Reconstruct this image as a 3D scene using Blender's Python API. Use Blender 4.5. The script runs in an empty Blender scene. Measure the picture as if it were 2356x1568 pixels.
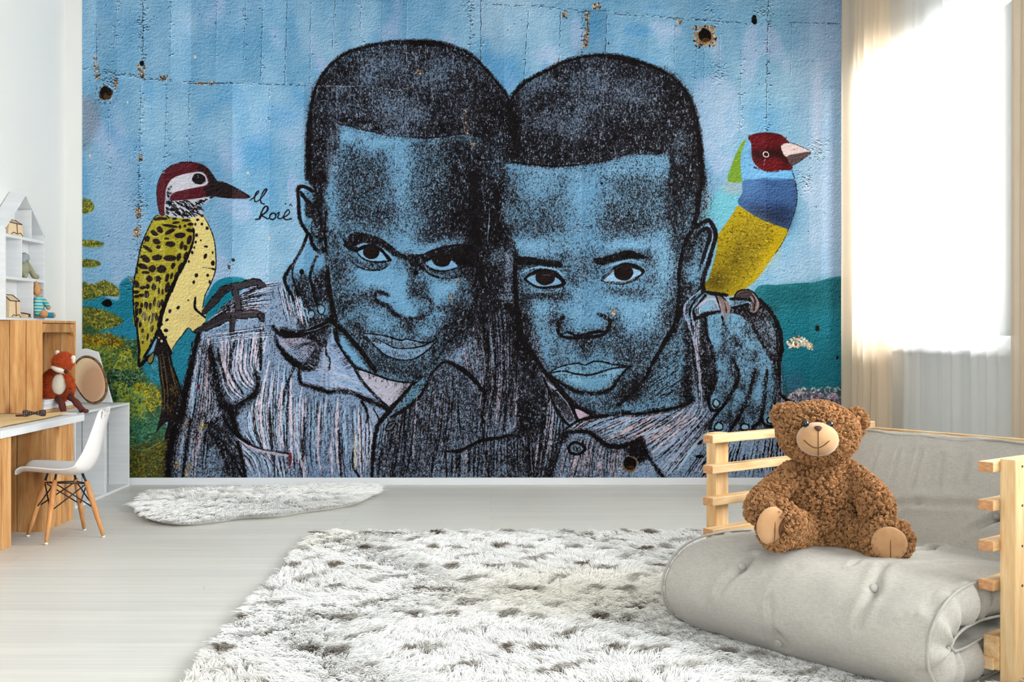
# ---------------------------------------------------------------- printed mural, painted stroke by stroke with numpy
import numpy as np, math
MX0, MY0, MX1, MY1 = 190, -60, 1962, 1098
MW, MH = MX1-MX0, MY1-MY0
rng = np.random.default_rng(7)
TILES = {'Z1':(190,350,3.92),'Z2':(190,700,3.92),'Z3':(650,80,4.2836),'Z4':(650,400,4.2836),'Z5':(650,700,3.92),
 'R1':(1130,100,4.2836),'R2':(1130,420,4.2836),'R3':(1130,700,3.92),'R4':(1580,280,3.734),'R5':(1540,620,3.564),
 'R6':(0,0,3.272),'R7':(1200,0,3.1),'P':(0,0,1.0)}
def pts(tile, s):
    ox, oy, k = TILES[tile]
    a = np.array([[float(v) for v in p.split(',')] for p in s.split()])
    return np.stack([ox+a[:,0]/k-MX0, oy+a[:,1]/k-MY0], 1)
def spline(p, closed=False, step=1.0):
    n = len(p)
    if n < 3 and not closed:
        L = max(2, int(np.hypot(*(p[-1]-p[0]))/step)+1); t = np.linspace(0,1,L)[:,None]
        return p[0]*(1-t)+p[-1]*t
    out = []
    for i in range(n if closed else n-1):
        if closed: a,b,c,d = p[(i-1)%n],p[i],p[(i+1)%n],p[(i+2)%n]
        else: a,b,c,d = p[max(i-1,0)],p[i],p[i+1],p[min(i+2,n-1)]
        L = max(2, int(np.hypot(*(c-b))/step)+1); t = np.arange(L)[:,None]/L
        out.append(.5*((2*b)+(c-a)*t+(2*a-5*b+4*c-d)*t*t+(3*b-a-3*c+d)*t**3))
    if not closed: out.append(p[-1:])
    return np.concatenate(out)
def polymask(p, smooth=True, b=0):
    # anti-aliased polygon, optionally blurred; returns the mask on its own window
    q = spline(p, True, 4.0) if smooth else p
    pad = int(3*b+3)
    X0,X1 = int(max(0,q[:,0].min()-pad)), int(min(MW,q[:,0].max()+pad)); Y0,Y1 = int(max(0,q[:,1].min()-pad)), int(min(MH,q[:,1].max()+pad))
    if X1-X0<2 or Y1-Y0<2: return None
    m = np.zeros((Y1-Y0+2*pad, X1-X0+2*pad), np.float32)     # work window padded so that edges of the canvas stay filled
    q = q-[X0-pad,Y0-pad]; H_,W_ = m.shape
    y0, y1 = max(0,int(q[:,1].min())-1), min(H_-1,int(q[:,1].max())+1)
    a = q; c = np.roll(q,-1,0)
    for y in range(y0, y1+1):
        for sub in (.25,.75):
            yy = y+sub
            k = ((a[:,1]<=yy)&(c[:,1]>yy))|((c[:,1]<=yy)&(a[:,1]>yy))
            if not k.any(): continue
            xs = np.sort(a[k,0]+(yy-a[k,1])*(c[k,0]-a[k,0])/(c[k,1]-a[k,1]))
            for i in range(0,len(xs)-1,2):
                l, r = max(0,xs[i]), min(W_-1,xs[i+1])
                if r <= l: continue
                li, ri = int(l), int(r)
                if li == ri: m[y,li] += .5*(r-l); continue
                m[y,li] += .5*(li+1-l); m[y,ri] += .5*(r-ri); m[y,li+1:ri] += .5
    m = np.minimum(m,1)
    if b:
        fy = np.fft.fftfreq(H_)[:,None]; fx = np.fft.rfftfreq(W_)[None]
        m = clip01(np.fft.irfft2(np.fft.rfft2(m)*np.exp(-2*math.pi**2*b*b*(fx*fx+fy*fy)), s=m.shape).astype(np.float32))
    return m[pad:pad+Y1-Y0, pad:pad+X1-X0], (slice(Y0,Y1),slice(X0,X1))
def strokemask(p, w, closed=False, jit=.12, sm=True):
    q = spline(p, closed, 1.0) if sm else p
    n = len(q); w = np.atleast_1d(np.array(w,float))
    r = np.interp(np.linspace(0,1,n), np.linspace(0,1,len(w)), w)/2
    if jit:
        j = np.interp(np.arange(n), np.arange(0,n+6,5), rng.normal(0,1,len(np.arange(0,n+6,5)))); r = r*(1+jit*j)
    x0 = int(max(0,q[:,0].min()-r.max()-2)); x1 = int(min(MW,q[:,0].max()+r.max()+3))
    y0 = int(max(0,q[:,1].min()-r.max()-2)); y1 = int(min(MH,q[:,1].max()+r.max()+3))
    if x1<=x0 or y1<=y0: return None
    m = np.zeros((y1-y0,x1-x0),np.float32)
    for (x,y),rr in zip(q,r):
        R = int(rr+2); xi, yi = int(x)-x0, int(y)-y0
        a,b,c,d = max(0,yi-R),min(y1-y0,yi+R+1),max(0,xi-R),min(x1-x0,xi+R+1)
        if b<=a or d<=c: continue
        gy = np.arange(a,b)[:,None]+y0+.5-y; gx = np.arange(c,d)[None]+x0+.5-x
        v = np.clip(rr+.5-np.sqrt(gx*gx+gy*gy),0,1)
        np.maximum(m[a:b,c:d], v, out=m[a:b,c:d])
    return m, (slice(y0,y1),slice(x0,x1))
_fy = np.fft.fftfreq(MH)[:,None]; _fx = np.fft.rfftfreq(MW)[None]
def blur(a, sx, sy=None):
    sy = sx if sy is None else sy
    return np.fft.irfft2(np.fft.rfft2(a)*np.exp(-2*math.pi**2*((_fx*sx)**2+(_fy*sy)**2)), s=a.shape).astype(np.float32)
def noise(sx, sy=None):
    a = blur(rng.normal(0,1,(MH,MW)).astype(np.float32), sx, sy); return (a-a.mean())/a.std()
def uni(a):                                    # normal deviate -> uniform 0..1
    return 1/(1+np.exp(-1.702*a))
def clip01(a): return np.clip(a,0,1)

COL = np.zeros((MH,MW,3),np.float32); INK = np.zeros((MH,MW),np.float32)
wob = noise(14)*.6+noise(5)*.5
def over(m, c, a=1.0, sl=None):
    c = np.array(c,np.float32)
    if sl is None: COL[:] = COL*(1-(m*a)[...,None])+c*(m*a)[...,None]
    else: COL[sl] = COL[sl]*(1-(m*a)[...,None])+c*(m*a)[...,None]
def F(tile, c, s, a=1.0, b=0, ink=True, sm=True):          # colour fill (clears ink below it)
    k = polymask(pts(tile,s), sm, b)
    if k is None: return
    m, sl = k; over(m,c,a,sl)
    if ink: INK[sl] *= (1-m*a)
def T(tile, d, b, s, sm=True):                     # soft tone of dry-brushed ink
    k = polymask(pts(tile,s), sm, b)
    if k is None: return
    m, sl = k; INK[sl] = 1-(1-INK[sl])*(1-d*m)
def X(tile, d, b, s):                              # lighten ink
    m, sl = polymask(pts(tile,s), True, b); INK[sl] *= (1-d*m)
def L(tile, w, s, d=1.0, closed=False, soft=0):
    k = strokemask(pts(tile,s), w, closed)
    if k is None: return
    m, sl = k
    INK[sl] = np.maximum(INK[sl], m*d)
    if soft:                                       # ragged dry edge
        k = strokemask(pts(tile,s), np.atleast_1d(w)+soft, closed); m, sl = k
        INK[sl] = np.maximum(INK[sl], m*.55)
def C(tile, c, w, s, a=1.0, closed=False, ink=True):           # coloured stroke
    k = strokemask(pts(tile,s), w, closed)
    if k is None: return
    m, sl = k; over(m,c,a,sl)
    if ink: INK[sl] *= (1-m*a)
def B(tile, d, spots):                             # gaussian dabs "x,y,rx,ry"
    ox, oy, k = TILES[tile]
    for q in spots.split():
        x,y,rx,ry,*dd = [float(v) for v in q.split(',')]
        x, y, rx, ry = ox+x/k-MX0, oy+y/k-MY0, rx/k, ry/k
        D = dd[0] if dd else d
        x0,x1,y0,y1 = int(max(0,x-3*rx)),int(min(MW,x+3*rx+1)),int(max(0,y-3*ry)),int(min(MH,y+3*ry+1))
        if x1<=x0 or y1<=y0: continue
        g = np.exp(-.5*(((np.arange(x0,x1)[None]-x)/rx)**2+((np.arange(y0,y1)[:,None]-y)/ry)**2))
        if D>=0: INK[y0:y1,x0:x1] = 1-(1-INK[y0:y1,x0:x1])*(1-D*g)
        else: INK[y0:y1,x0:x1] *= (1+D*g)
def E(tile, c, spots, ring=None):                # solid ellipses "x,y,rx,ry(,angle)"
    ox, oy, k = TILES[tile]
    for q in spots.split():
        x,y,rx,ry,*an = [float(v) for v in q.split(',')]; an = math.radians(an[0]) if an else 0
        t = np.linspace(0,2*math.pi,14,endpoint=False); R = 1+rng.normal(0,.06 if max(rx,ry)<60 else .015,14)
        u, v = rx*R*np.cos(t), ry*R*np.sin(t)
        p = np.stack([x+u*math.cos(an)-v*math.sin(an), y+u*math.sin(an)+v*math.cos(an)],1)
        s = ' '.join('%.1f,%.1f'%(a,b) for a,b in p)
        if c is None: T(tile,1,0,s)
        else: F(tile,c,s)
def flow(guides, n, dark=(2,6,.95), light=(3.5,8.5), lcol=((.86,.79,.85),(.64,.77,.89),(.77,.78,.87)), pl=.8, pd=1.0, la=.85):
    # striped cloth: strokes interpolated between neighbouring guide curves (target pixels)
    G = []
    for g in guides:
        q = spline(pts('P',g),False,2.0); d = np.r_[0,np.cumsum(np.hypot(*np.diff(q,axis=0).T))]
        t = np.linspace(0,d[-1],24); G.append(np.stack([np.interp(t,d,q[:,0]),np.interp(t,d,q[:,1])],1))
    for i in range(len(G)-1):
        n_ = int(n*1.7+.5)
        for j in range(n_):
            for kind in (0,1):
                if rng.random() > (pd if kind==0 else pl): continue
                u = (j+(.12 if kind==0 else .6)+rng.uniform(-.15,.15))/n_
                q = G[i]*(1-u)+G[i+1]*u; q = q+rng.normal(0,.5,q.shape)+rng.normal(0,.8,(1,2))
                a = 0 if rng.random()<.6 else rng.integers(0,8); b = 24 if rng.random()<.6 else rng.integers(15,24)
                q = q[a:b]
                w = rng.uniform(*(dark[:2] if kind==0 else light))*(.85 if kind==0 else .95); ws = w*np.array([.3,1,rng.uniform(.6,1.1),1,.3])
                k = strokemask(spline(q,False,1.0), ws, jit=.2, sm=False)
                if k is None: continue
                m, sl = k
                if kind==0: INK[sl] = np.maximum(INK[sl], m*dark[2])
                else:
                    c = lcol[rng.integers(len(lcol))]; over(m,c,la,sl); INK[sl] *= (1-m*.93)
# ---- weathered blue wall
sky = np.array((.47,.645,.77),np.float32)
n1, n2, n3 = noise(60,70), noise(22,40), noise(9,16)
COL[:] = sky+ (n1*.018+n2*.016+n3*.010)[...,None]*np.array((1.5,1.0,.7),np.float32)
pk = clip01(noise(15,26)-.8)[...,None]; COL[:] = COL*(1-pk*.5)+np.array((.66,.71,.84),np.float32)*pk*.5       # lilac scumble
pb = clip01(noise(12,24)-1.0)[...,None]; COL[:] = COL*(1-pb*.35)+np.array((.33,.58,.77),np.float32)*pb*.35       # deeper blue
PALE = (.66,.73,.85)
for s,a,b in (("1845,20 1962,0 1962,640 1900,640 1850,400 1840,200",.55,22),("1600,190 1690,195 1690,320 1610,330",.5,6),("1500,50 1560,60 1565,82 1500,80",.6,5),
  ("250,350 300,340 330,520 300,640 240,610",.45,22),("640,250 700,260 700,330 640,310",.4,10),("1620,400 1700,330 1700,470 1640,560",.3,14),("1875,150 1890,160 1885,340 1870,330",.7,4),("420,20 560,10 560,60 430,80",.2,14),
  ("1850,400 1950,380 1950,620 1780,640 1840,520",.35,20)):
    F('P',PALE,s,a,b)
for s,a,b in (("540,330 610,310 620,370 560,380",.5,14),("1110,130 1180,140 1190,200 1150,210",.5,12),("600,240 690,260 640,300",.4,10),("1440,60 1500,65 1500,80 1450,82",.5,6),("1720,240 1790,250 1780,330 1730,300",.35,12)):
    F('P',(.27,.55,.77),s,a,b)
F('P',(.45,.48,.52),"190,230 225,232 232,260 225,300 190,350",.6,7)
# ---- far hills, lake, shrubs
F('P',(.14,.42,.47),"1738,665 1790,655 1850,650 1870,650 1905,640 1935,636 1965,644 1990,660 1990,960 1700,960 1720,760",sm=True)
F('P',(.12,.46,.55),"1790,730 1962,735 1962,880 1800,890",.6,18)
F('P',(.10,.33,.38),"1740,672 1850,655 1935,640 1962,650 1962,700 1760,700",.5,10)
F('P',(.30,.38,.52),"1800,880 1830,850 1850,880 1830,910",.45,8); F('P',(.22,.40,.50),"1920,670 1960,668 1962,690 1930,690",.5,7)
F('P',(.28,.35,.39),"1795,905 1840,895 1990,888 1990,1130 1795,1130",.9,5,sm=False)
F('P',(.13,.47,.56),"272,690 276,655 295,638 320,642 335,660 340,1000 190,900 190,690 230,680",1,2)
F('P',(.10,.46,.54),"470,690 495,650 530,637 570,645 600,690 520,760 480,800 440,900 420,960 400,900 380,780 430,720",1,1)
F('P',(.14,.47,.56),"400,740 470,740 460,800 440,880 415,930 380,900 370,800")
F('P',(.16,.49,.60),"190,765 250,745 330,740 330,800 280,790 190,775",.8,4)
def dabs(poly, cols, n, ln=(4,9), w=(1.5,3.2), ang=(0,3.14), a=.9):
    P = pts('P',poly); m, sl = polymask(P,False); ys,xs = np.nonzero(m>.5); ys = ys+sl[0].start; xs = xs+sl[1].start
    if not len(xs): return
    for i in rng.integers(0,len(xs),n):
        t = rng.uniform(*ang); l = rng.uniform(*ln)/2; x,y = xs[i],ys[i]
        k = strokemask(np.array([[x-l*math.cos(t),y-l*math.sin(t)],[x,y+rng.normal(0,.8)],[x+l*math.cos(t),y+l*math.sin(t)]]), rng.uniform(*w))
        if k: over(k[0], np.array(cols[rng.integers(len(cols))])*rng.uniform(.8,1.15), a, k[1]); INK[k[1]] *= 1-k[0]*a
GR = ((.33,.38,.18),(.45,.45,.14),(.60,.56,.16),(.22,.30,.17),(.30,.26,.10),(.70,.65,.30))
for P_ in ("190,459 210,462 218,478 208,488 190,490","190,552 225,555 240,560 228,568 190,566","190,597 225,600 232,608 215,615 190,613"):
    F('P',(.40,.44,.14),P_,.9,1.2); dabs(P_,GR,90,(3,6),(1.2,2.4))
for P_,n in (("190,650 215,655 240,645 270,660 274,680 240,680 190,690",420),("190,708 230,712 262,722 284,738 262,752 190,764",560)):
    F('P',(.36,.38,.14),P_,.85,2); dabs(P_,GR,n,(3,7),(1,2.6))
F('P',(.22,.34,.22),"190,772 240,770 300,790 326,780 330,860 372,880 372,960 390,1000 386,1098 190,1098",1,3)
dabs("190,772 250,766 330,785 330,840 335,870 368,890 372,960 386,1000 386,1098 190,1098",((.24,.38,.24),(.30,.46,.32),(.16,.26,.16),(.45,.60,.48),(.36,.42,.18),(.20,.36,.30)),3400,(3,9),(1.2,3))
dabs("190,770 250,765 285,785 300,810 240,800 190,800",((.72,.60,.10),(.62,.52,.12),(.50,.42,.12),(.35,.25,.1)),420,(3,7),(1.2,3))
dabs("305,885 330,880 345,900 330,915 310,905",((.3,.42,.25),(.74,.63,.10)),160,(3,7),(1.2,3)); dabs("318,880 350,885 372,900 372,930 350,945 325,930 335,905",((.74,.63,.10),(.80,.72,.22),(.50,.50,.14),(.33,.40,.2),(.24,.36,.22)),380,(3,7),(1.2,3.2))
dabs("250,800 330,790 330,880 250,900",((.50,.62,.5),(.16,.28,.18),(.3,.42,.25),(.06,.08,.06)),500,(3,8),(1,2.4))
F('P',(.30,.27,.11),"300,1035 345,1020 390,1000 388,1098 300,1098",.8,5)
dabs("300,1035 345,1020 388,1010 386,1098 300,1098",((.42,.38,.12),(.55,.5,.14),(.22,.22,.10),(.30,.24,.1),(.2,.34,.24)),900,(3,8),(1.2,3))
C('P',(.40,.62,.52),(2,4,2),"308,1032 330,1035 355,1025 380,1008",.5)
dabs("345,820 368,810 372,890 350,880",((.14,.47,.56),(.2,.5,.55)),120,(5,10),(2,5))
# blossoms on the right
dabs("1810,915 1835,893 1880,905 1962,900 1962,925 1850,930",((.76,.60,.68),(.70,.50,.62),(.84,.80,.84),(.34,.38,.44),(.26,.30,.36),(.50,.55,.58)),330,(1.5,5),(2,5)); dabs('1815,930 1962,915 1962,975 1830,975',((.30,.36,.40),(.45,.45,.5),(.62,.5,.58),(.22,.28,.32)),420,(2,5),(2,5))
dabs("1825,893 1900,890 1962,892 1962,900 1830,905",((.85,.86,.88),(.55,.66,.70)),70,(1,2.5),(2,4))
dabs("1810,786 1825,776 1838,773 1855,782 1872,795 1868,806 1850,797 1830,800 1815,800",((.86,.82,.76),(.80,.70,.60),(.9,.88,.84),(.45,.3,.2)),170,(1,4),(2,4))

for P_,cs_,n in (("192,860 250,850 300,900 310,990 240,1000",((.14,.24,.15),(.20,.30,.18),(.10,.15,.10)),260),("250,870 330,900 340,960 300,980",((.52,.60,.30),(.60,.62,.2),(.42,.52,.28)),240),("300,960 380,970 380,1010 310,1020",((.2,.42,.34),(.3,.5,.36),(.16,.3,.2)),200),("195,790 300,800 320,850 230,850",((.58,.62,.25),(.3,.42,.2),(.65,.6,.18)),240)):
    dabs(P_,cs_,n,(4,12),(1.5,4))
# ---- left bird
RED = (.33,.12,.15); DK = (.15,.11,.12); WH = (.76,.76,.80); CREAM = (.86,.79,.52); OLV = (.62,.58,.16)
F('Z2',(.12,.09,.09),"690,230 745,300 790,430 820,560 900,780 905,900 880,1020 830,1120 760,1220 745,1180 770,1060 700,1110 660,1170 680,1090 710,960 715,800 690,600 680,470 640,450 670,330")
for q in ("720,420 750,600 770,800 765,950","770,430 810,620 860,800 870,900","700,450 715,620 740,800 740,950","800,560 850,700 880,800"):
    C('Z2',(.50,.42,.22),(1,2.2,1),q,.9)
    L('Z2',(2,3,2),' '.join('%d,%d'%(float(a.split(',')[0])+18,float(a.split(',')[1])) for a in q.split()))
dabs("362,890 415,880 412,940 380,960 370,930",((.5,.42,.24),(.1,.08,.07),(.35,.3,.18)),130,(2,7),(.8,1.8),(1.2,1.9))
F('Z1',CREAM,"970,595 1085,560 1130,640 1180,760 1200,880 1200,1050 1160,1180 1110,1280 1085,1400 1060,1420 700,1560 750,1330 850,1130 940,960 1000,800")
F('Z2',CREAM,"740,40 1080,20 1112,110 1090,180 1000,245 955,212 900,280 850,340 795,430 745,300 700,190 720,90")
F('Z2',(.80,.70,.48),"1000,20 1090,60 1105,130 1060,200 960,200 850,100",.5,8)
F('Z1',OLV,"690,565 800,585 960,600 1000,680 1000,800 940,960 850,1130 760,1330 700,1500 690,1570 480,1570 462,1400 460,1200 490,1050 530,850 590,700 650,590")
F('Z2',OLV,"480,-20 740,-20 700,170 600,370 545,480 510,540 515,400 490,200")
dabs("345,500 440,505 442,560 380,700 320,760 310,660",((.72,.68,.28),(.50,.46,.10),(.78,.74,.36)),420,(3,9),(.7,1.5))
F('Z1',RED,"700,565 676,450 672,330 705,220 775,140 880,95 980,88 1080,112 1160,180 1150,300 1110,395 900,400 790,420 755,380 745,450 745,560")
F('Z1',DK,"1070,108 1160,180 1220,262 1280,275 1400,330 1516,405 1400,420 1250,410 1190,398 1100,402 1095,330 1138,290 1138,230 1105,180 1040,170")
F('Z1',(.24,.10,.11),"1000,110 1100,120 1130,190 1060,170",.6,3); F('Z1',(.28,.12,.11),"1380,370 1500,400 1440,415 1350,400",.6,2)
F('Z1',WH,"752,345 795,255 860,215 960,190 1060,178 1108,205 1132,270 1108,300 1020,320 900,345 830,365 785,420 760,420")
F('Z1',(.68,.70,.76),"1030,180 1060,178 1108,205 1132,270 1108,300",.5,2)
F('Z1',RED,"790,425 825,368 960,345 1080,330 1112,390 1010,428 850,446")
F('Z1',(.72,.73,.78),"750,430 800,440 1000,422 1190,398 1120,450 1060,500 1090,560 970,595 860,590 750,560")
for i in range(120):
    x = rng.uniform(755,1090); y = rng.uniform(430,580)
    if x>1000 and y>500+ (1090-x): continue
    L('Z1',rng.uniform(1.5,3.4),'%f,%f %f,%f'%(x,y,x+rng.uniform(18,34),y+rng.uniform(8,26)))
for i in range(26):
    x = rng.uniform(1020,1180); L('Z1',rng.uniform(1.5,3),'%f,%f %f,%f'%(x,460-(x-1040)*.4+rng.uniform(-20,12),x+16,455-(x-1040)*.4))
B('Z1',.9,"775,330,10,8 800,310,7,6 770,365,7,12 790,370,12,7 775,395,9,12")
E('Z1',(.13,.10,.11),"1050,240,57,50"); C('Z1',(.6,.6,.62),1.2,"1040,205 1048,225 1040,235"); L('Z1',2.2,"995,235 1040,200 1090,215 1110,260 1080,285 1020,280",closed=True,d=.6)
L('Z1',(1.5,2.5),"700,565 676,450 672,330 705,220 775,140 880,95 980,88",d=.6)
L('Z1',(2,3,2),"1510,405 1400,335 1280,275 1230,262",d=.9)
SP = "650,730,36,22,35 700,700,34,24,50 790,665,72,14,8 845,635,36,11,-10 880,675,12,19 925,665,12,14 790,715,54,19,-25 880,750,50,27,-5 975,650,29,14 970,705,36,16,10 690,600,48,14,-10 740,600,31,12 830,600,24,11 935,615,41,12 585,780,26,30,30 670,805,36,24,15 760,780,24,9 795,830,46,24,5 895,840,17,35,10 965,790,22,43,15 590,870,54,16,35 685,855,22,16,-20 930,860,17,27 570,960,48,27,35 675,950,48,27,-5 790,955,60,27 870,945,19,38,15 930,930,14,38,20 545,1030,48,24,20 630,1050,34,32 715,1055,43,35 820,1020,17,35,20 885,1030,17,43,30 490,1070,12,27 570,1085,36,14 605,1140,29,30 680,1140,31,27 765,1130,17,40,15 805,1115,12,30,20 845,1110,14,35,25 490,1190,24,35,-30 545,1220,29,16 590,1210,19,22 645,1215,22,35 700,1170,10,11 765,1220,22,49,15 725,1260,10,27 485,1260,29,16 535,1290,31,14 580,1280,24,35 490,1300,24,16 690,1250,10,30 650,1350,12,46,8 490,1370,22,24 535,1380,14,24 575,1375,19,30 615,1390,14,35 690,1370,17,35 720,1360,14,38 495,1440,19,30 530,1430,10,27 560,1480,22,40 625,1500,17,51,15 670,1490,12,38 500,1520,17,32"
E('Z1',DK,SP)
E('Z2',DK,"550,105,16,26 612,130,18,34,10 660,95,12,26 520,180,16,26 545,240,14,24 520,60,14,30 575,20,14,24 630,220,14,34,10 590,290,10,34,10 550,290,12,20 545,340,10,16 620,330,8,24 690,130,8,26")
for i in range(34):
    x = rng.uniform(500,720); y = rng.uniform(1080,1500)
    C('Z1',(.80,.76,.5),(.8,1.3,.6),'%f,%f %f,%f'%(x,y,x+rng.uniform(-22,4),y+rng.uniform(50,110)),.8)
for i in range(26):
    x = rng.uniform(505,690); y = rng.uniform(0,300); C('Z2',(.82,.78,.5),(.8,1.4,.6),'%f,%f %f,%f'%(x,y,x-(x-540)*.15,y+90),.8)
for q in ("600,740 660,760 720,740 740,720","640,860 700,880 760,870","620,980 700,1000 790,990 850,1000","850,860 880,900 930,900","560,1000 600,1010","700,800 740,780"): C('Z1',(.82,.79,.52),(1,1.8,1),q,.9)
L('Z1',(4,6,9,9,8),"1003,690 1000,800 940,960 850,1130 760,1330 705,1500 690,1568"); L('Z2',(8,7,6),"715,60 700,180 640,330 560,470")
L('Z2',(3,4,6,9),"480,0 492,200 512,400 512,530 525,545 600,470"); L('Z1',(2,3,3,3),"690,570 650,590 590,700 530,850 490,1050 460,1200 462,1400 480,1568")
C('Z2',OLV,(3,6,2),"520,480 560,420 600,385",.9)
F('Z2',(.50,.44,.22),"585,500 610,460 645,430 640,500 610,535"); L('Z2',2.5,"585,500 610,460 645,430 640,500 610,535",closed=True)
for q in ("670,300 700,320 690,350","700,330 730,320 725,350 705,350"): L('Z2',5,q)
E('Z2',(.80,.74,.62),"715,330,12,14 690,300,8,8")
L('Z2',(5,4,5,8),"690,210 740,300 775,380 800,440"); L('Z2',(1.5,2.5,2),"795,430 850,340 900,280 955,212 1000,245 1060,235")
L('Z1',(1.5,2.5,2.5,2),"1085,560 1130,640 1180,760 1200,880 1202,1050 1160,1180 1110,1280 1085,1400")
E('Z1',DK,"1040,610,14,12 1020,650,10,14 1078,648,12,14 1125,685,14,16 1030,748,14,16 1068,795,7,9 1022,810,10,14 1115,850,20,10,10 1010,860,8,12 992,905,12,16 1175,905,8,14 1110,938,14,26,20 1178,1000,18,24 960,985,10,12 1185,1055,24,9,20 1028,1110,16,20,20 1130,1110,14,14,-30 1148,1170,10,18 1005,1172,12,16,15 955,1335,8,8 865,1400,14,18,40 790,1430,12,14,30 765,1510,14,10,-30 1080,575,14,10")
E('Z2',DK,"790,60,14,18,20 862,30,14,14 762,140,16,12,-30 755,235,20,18 755,295,10,14 720,180,8,10")
L('Z1',(1.2,1.6),"1085,1040 1140,1045 1195,1060",d=.9); L('Z1',(5,6,5,4),"1020,1310 1015,1400 1060,1450 1110,1490")
# writing by the beak
L('Z1',(2,3.2,2.6,3.4,2.4),"1512,435 1550,405 1580,375 1590,352 1572,362 1552,410 1558,445 1585,440 1625,400 1660,345 1655,330 1635,352 1608,410 1612,455 1640,468")
L('Z1',(2.4,4,2.6),"1560,608 1600,595 1612,550 1635,505 1655,488 1672,500 1665,530 1630,560 1618,570 1650,590 1672,600 1690,585")
L('Z1',(4,3),"1598,600 1615,545 1630,510"); L('Z1',3,"1720,550 1695,565 1690,595 1715,608 1740,590 1742,560",closed=True)
L('Z1',3,"1742,565 1775,545 1762,590 1790,600 1810,585"); L('Z1',3,"1805,590 1840,575 1868,545 1855,520 1830,545 1815,585 1835,608 1885,600")
E('Z1',None,"1832,465,7,7"); L('Z1',2,"1868,485 1878,468 1890,485")

# ---- right bird
F('R4',(.40,.68,.76),"375,500 480,500 480,600 440,700 380,800 340,850 260,960 220,900 130,830 190,700 280,580",.9,2)
F('R4',(.66,.70,.78),"90,600 190,640 150,800 110,860",.5,6); F('R4',(.58,.62,.66),"350,500 490,510 480,620 400,620 310,590",.75,5)
F('R4',(.42,.56,.20),"520,150 480,170 430,260 385,370 350,500 440,525 490,490 470,330 500,200")
F('R4',(.40,.62,.80),"520,150 555,170 560,330 640,400 720,430 905,410 915,480 700,500 500,520 465,430 465,290 490,210")
F('R4',(.22,.34,.52),"485,510 600,495 700,480 860,490 925,500 942,620 935,720 900,830 870,925 780,900 640,840 510,765 437,690 475,610")
F('R4',(.34,.52,.72),"490,500 640,490 620,560 560,620 500,660 470,620",.5,10); F('R4',(.13,.16,.26),"520,740 700,720 900,740 890,860 860,925 700,870",.8,10)
F('R4',(.40,.64,.84),"680,430 905,412 915,480 700,492",.8,3)
F('R4',(.62,.55,.10),"440,722 520,770 640,840 770,890 868,930 850,990 780,1100 720,1180 640,1300 560,1390 470,1450 380,1495 280,1475 140,1420 150,1320 200,1180 215,1060 260,980 340,870 400,780")
F('R4',(.40,.34,.08),"540,850 700,900 720,1000 640,1200 480,1330 330,1480 150,1420 170,1300 300,1150 400,1000",.65,18)
F('R4',(.25,.20,.09),"170,1330 300,1290 350,1350 300,1440 160,1420",.6,9); F('R4',(.32,.27,.07),"380,1130 500,1100 460,1200 350,1250",.5,10)
F('R4',(.72,.62,.10),"700,1080 800,1060 700,1200 560,1380 600,1280",.6,6)
dabs("1625,640 1640,560 1700,480 1790,520 1760,600 1700,670",((.55,.5,.14),(.32,.28,.08),(.66,.6,.2),(.45,.38,.08)),700,(2,5),(1,2.2),(0,1))
F('R4',(.34,.08,.11),"525,140 580,105 690,92 800,110 850,150 880,185 820,210 830,290 880,310 905,370 895,415 800,415 680,425 610,390 565,330 555,240 550,180")
F('R4',(.14,.06,.07),"560,250 650,240 760,235 810,215 830,290 880,320 850,400 820,330 720,310 640,330 570,310",.85,5)
F('R4',(.42,.10,.14),"700,330 780,320 800,400 700,400",.5,5)
F('R4',(.78,.72,.74),"808,205 840,185 900,185 980,215 1062,262 960,275 880,295 850,300 820,260"); F('R4',(.33,.28,.30),"862,300 960,272 1062,262 1000,320 905,375")
L('R4',1.4,"808,205 840,185 900,185 980,215 1062,262 1000,320 905,375",d=.7)
C('R4',(.85,.85,.88),2,"665,262 690,262 702,285 690,303 665,298 655,280",closed=True); C('R4',(.8,.7,.7),1.5,"672,320 660,370",.7)
L('R4',(2,2.5,2),"895,385 905,430 930,510 945,620 938,720 905,830 870,930",d=.8); L('R4',2,"868,930 820,1040 760,1130",d=.6)
for i in range(70):
    t = rng.uniform(0,1); x = 530+t*330; y = 110+abs(t-.4)*60+rng.uniform(-8,4); C('R4',(.28,.07,.1),1.3,'%f,%f %f,%f'%(x,y,x+rng.uniform(-8,8),y-rng.uniform(6,14)))
for i in range(60):
    t = rng.uniform(0,1); x = 575+t*300; y = 385+math.sin(t*3.1)*36; C('R4',(.28,.07,.1),1.3,'%f,%f %f,%f'%(x,y,x+rng.uniform(-4,8),y+rng.uniform(6,14)))
# ---- the two boys: blue ground, then ink
BL = (.44,.63,.77)
HA = "285,1456 262,1330 250,1150 255,950 275,780 300,620 340,500 420,370 510,270 620,190 760,140 960,95 1200,78 1410,75 1560,90 1720,140 1850,200 1960,300 2060,410 2150,520 2220,630 2260,760"
HB = "185,580 230,500 320,400 430,330 560,265 700,195 880,140 1060,120 1200,122 1350,155 1500,200 1650,260 1780,330 1880,430 1960,560 2010,720 2040,900 2055,1050 2070,1250 2085,1400"
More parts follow.
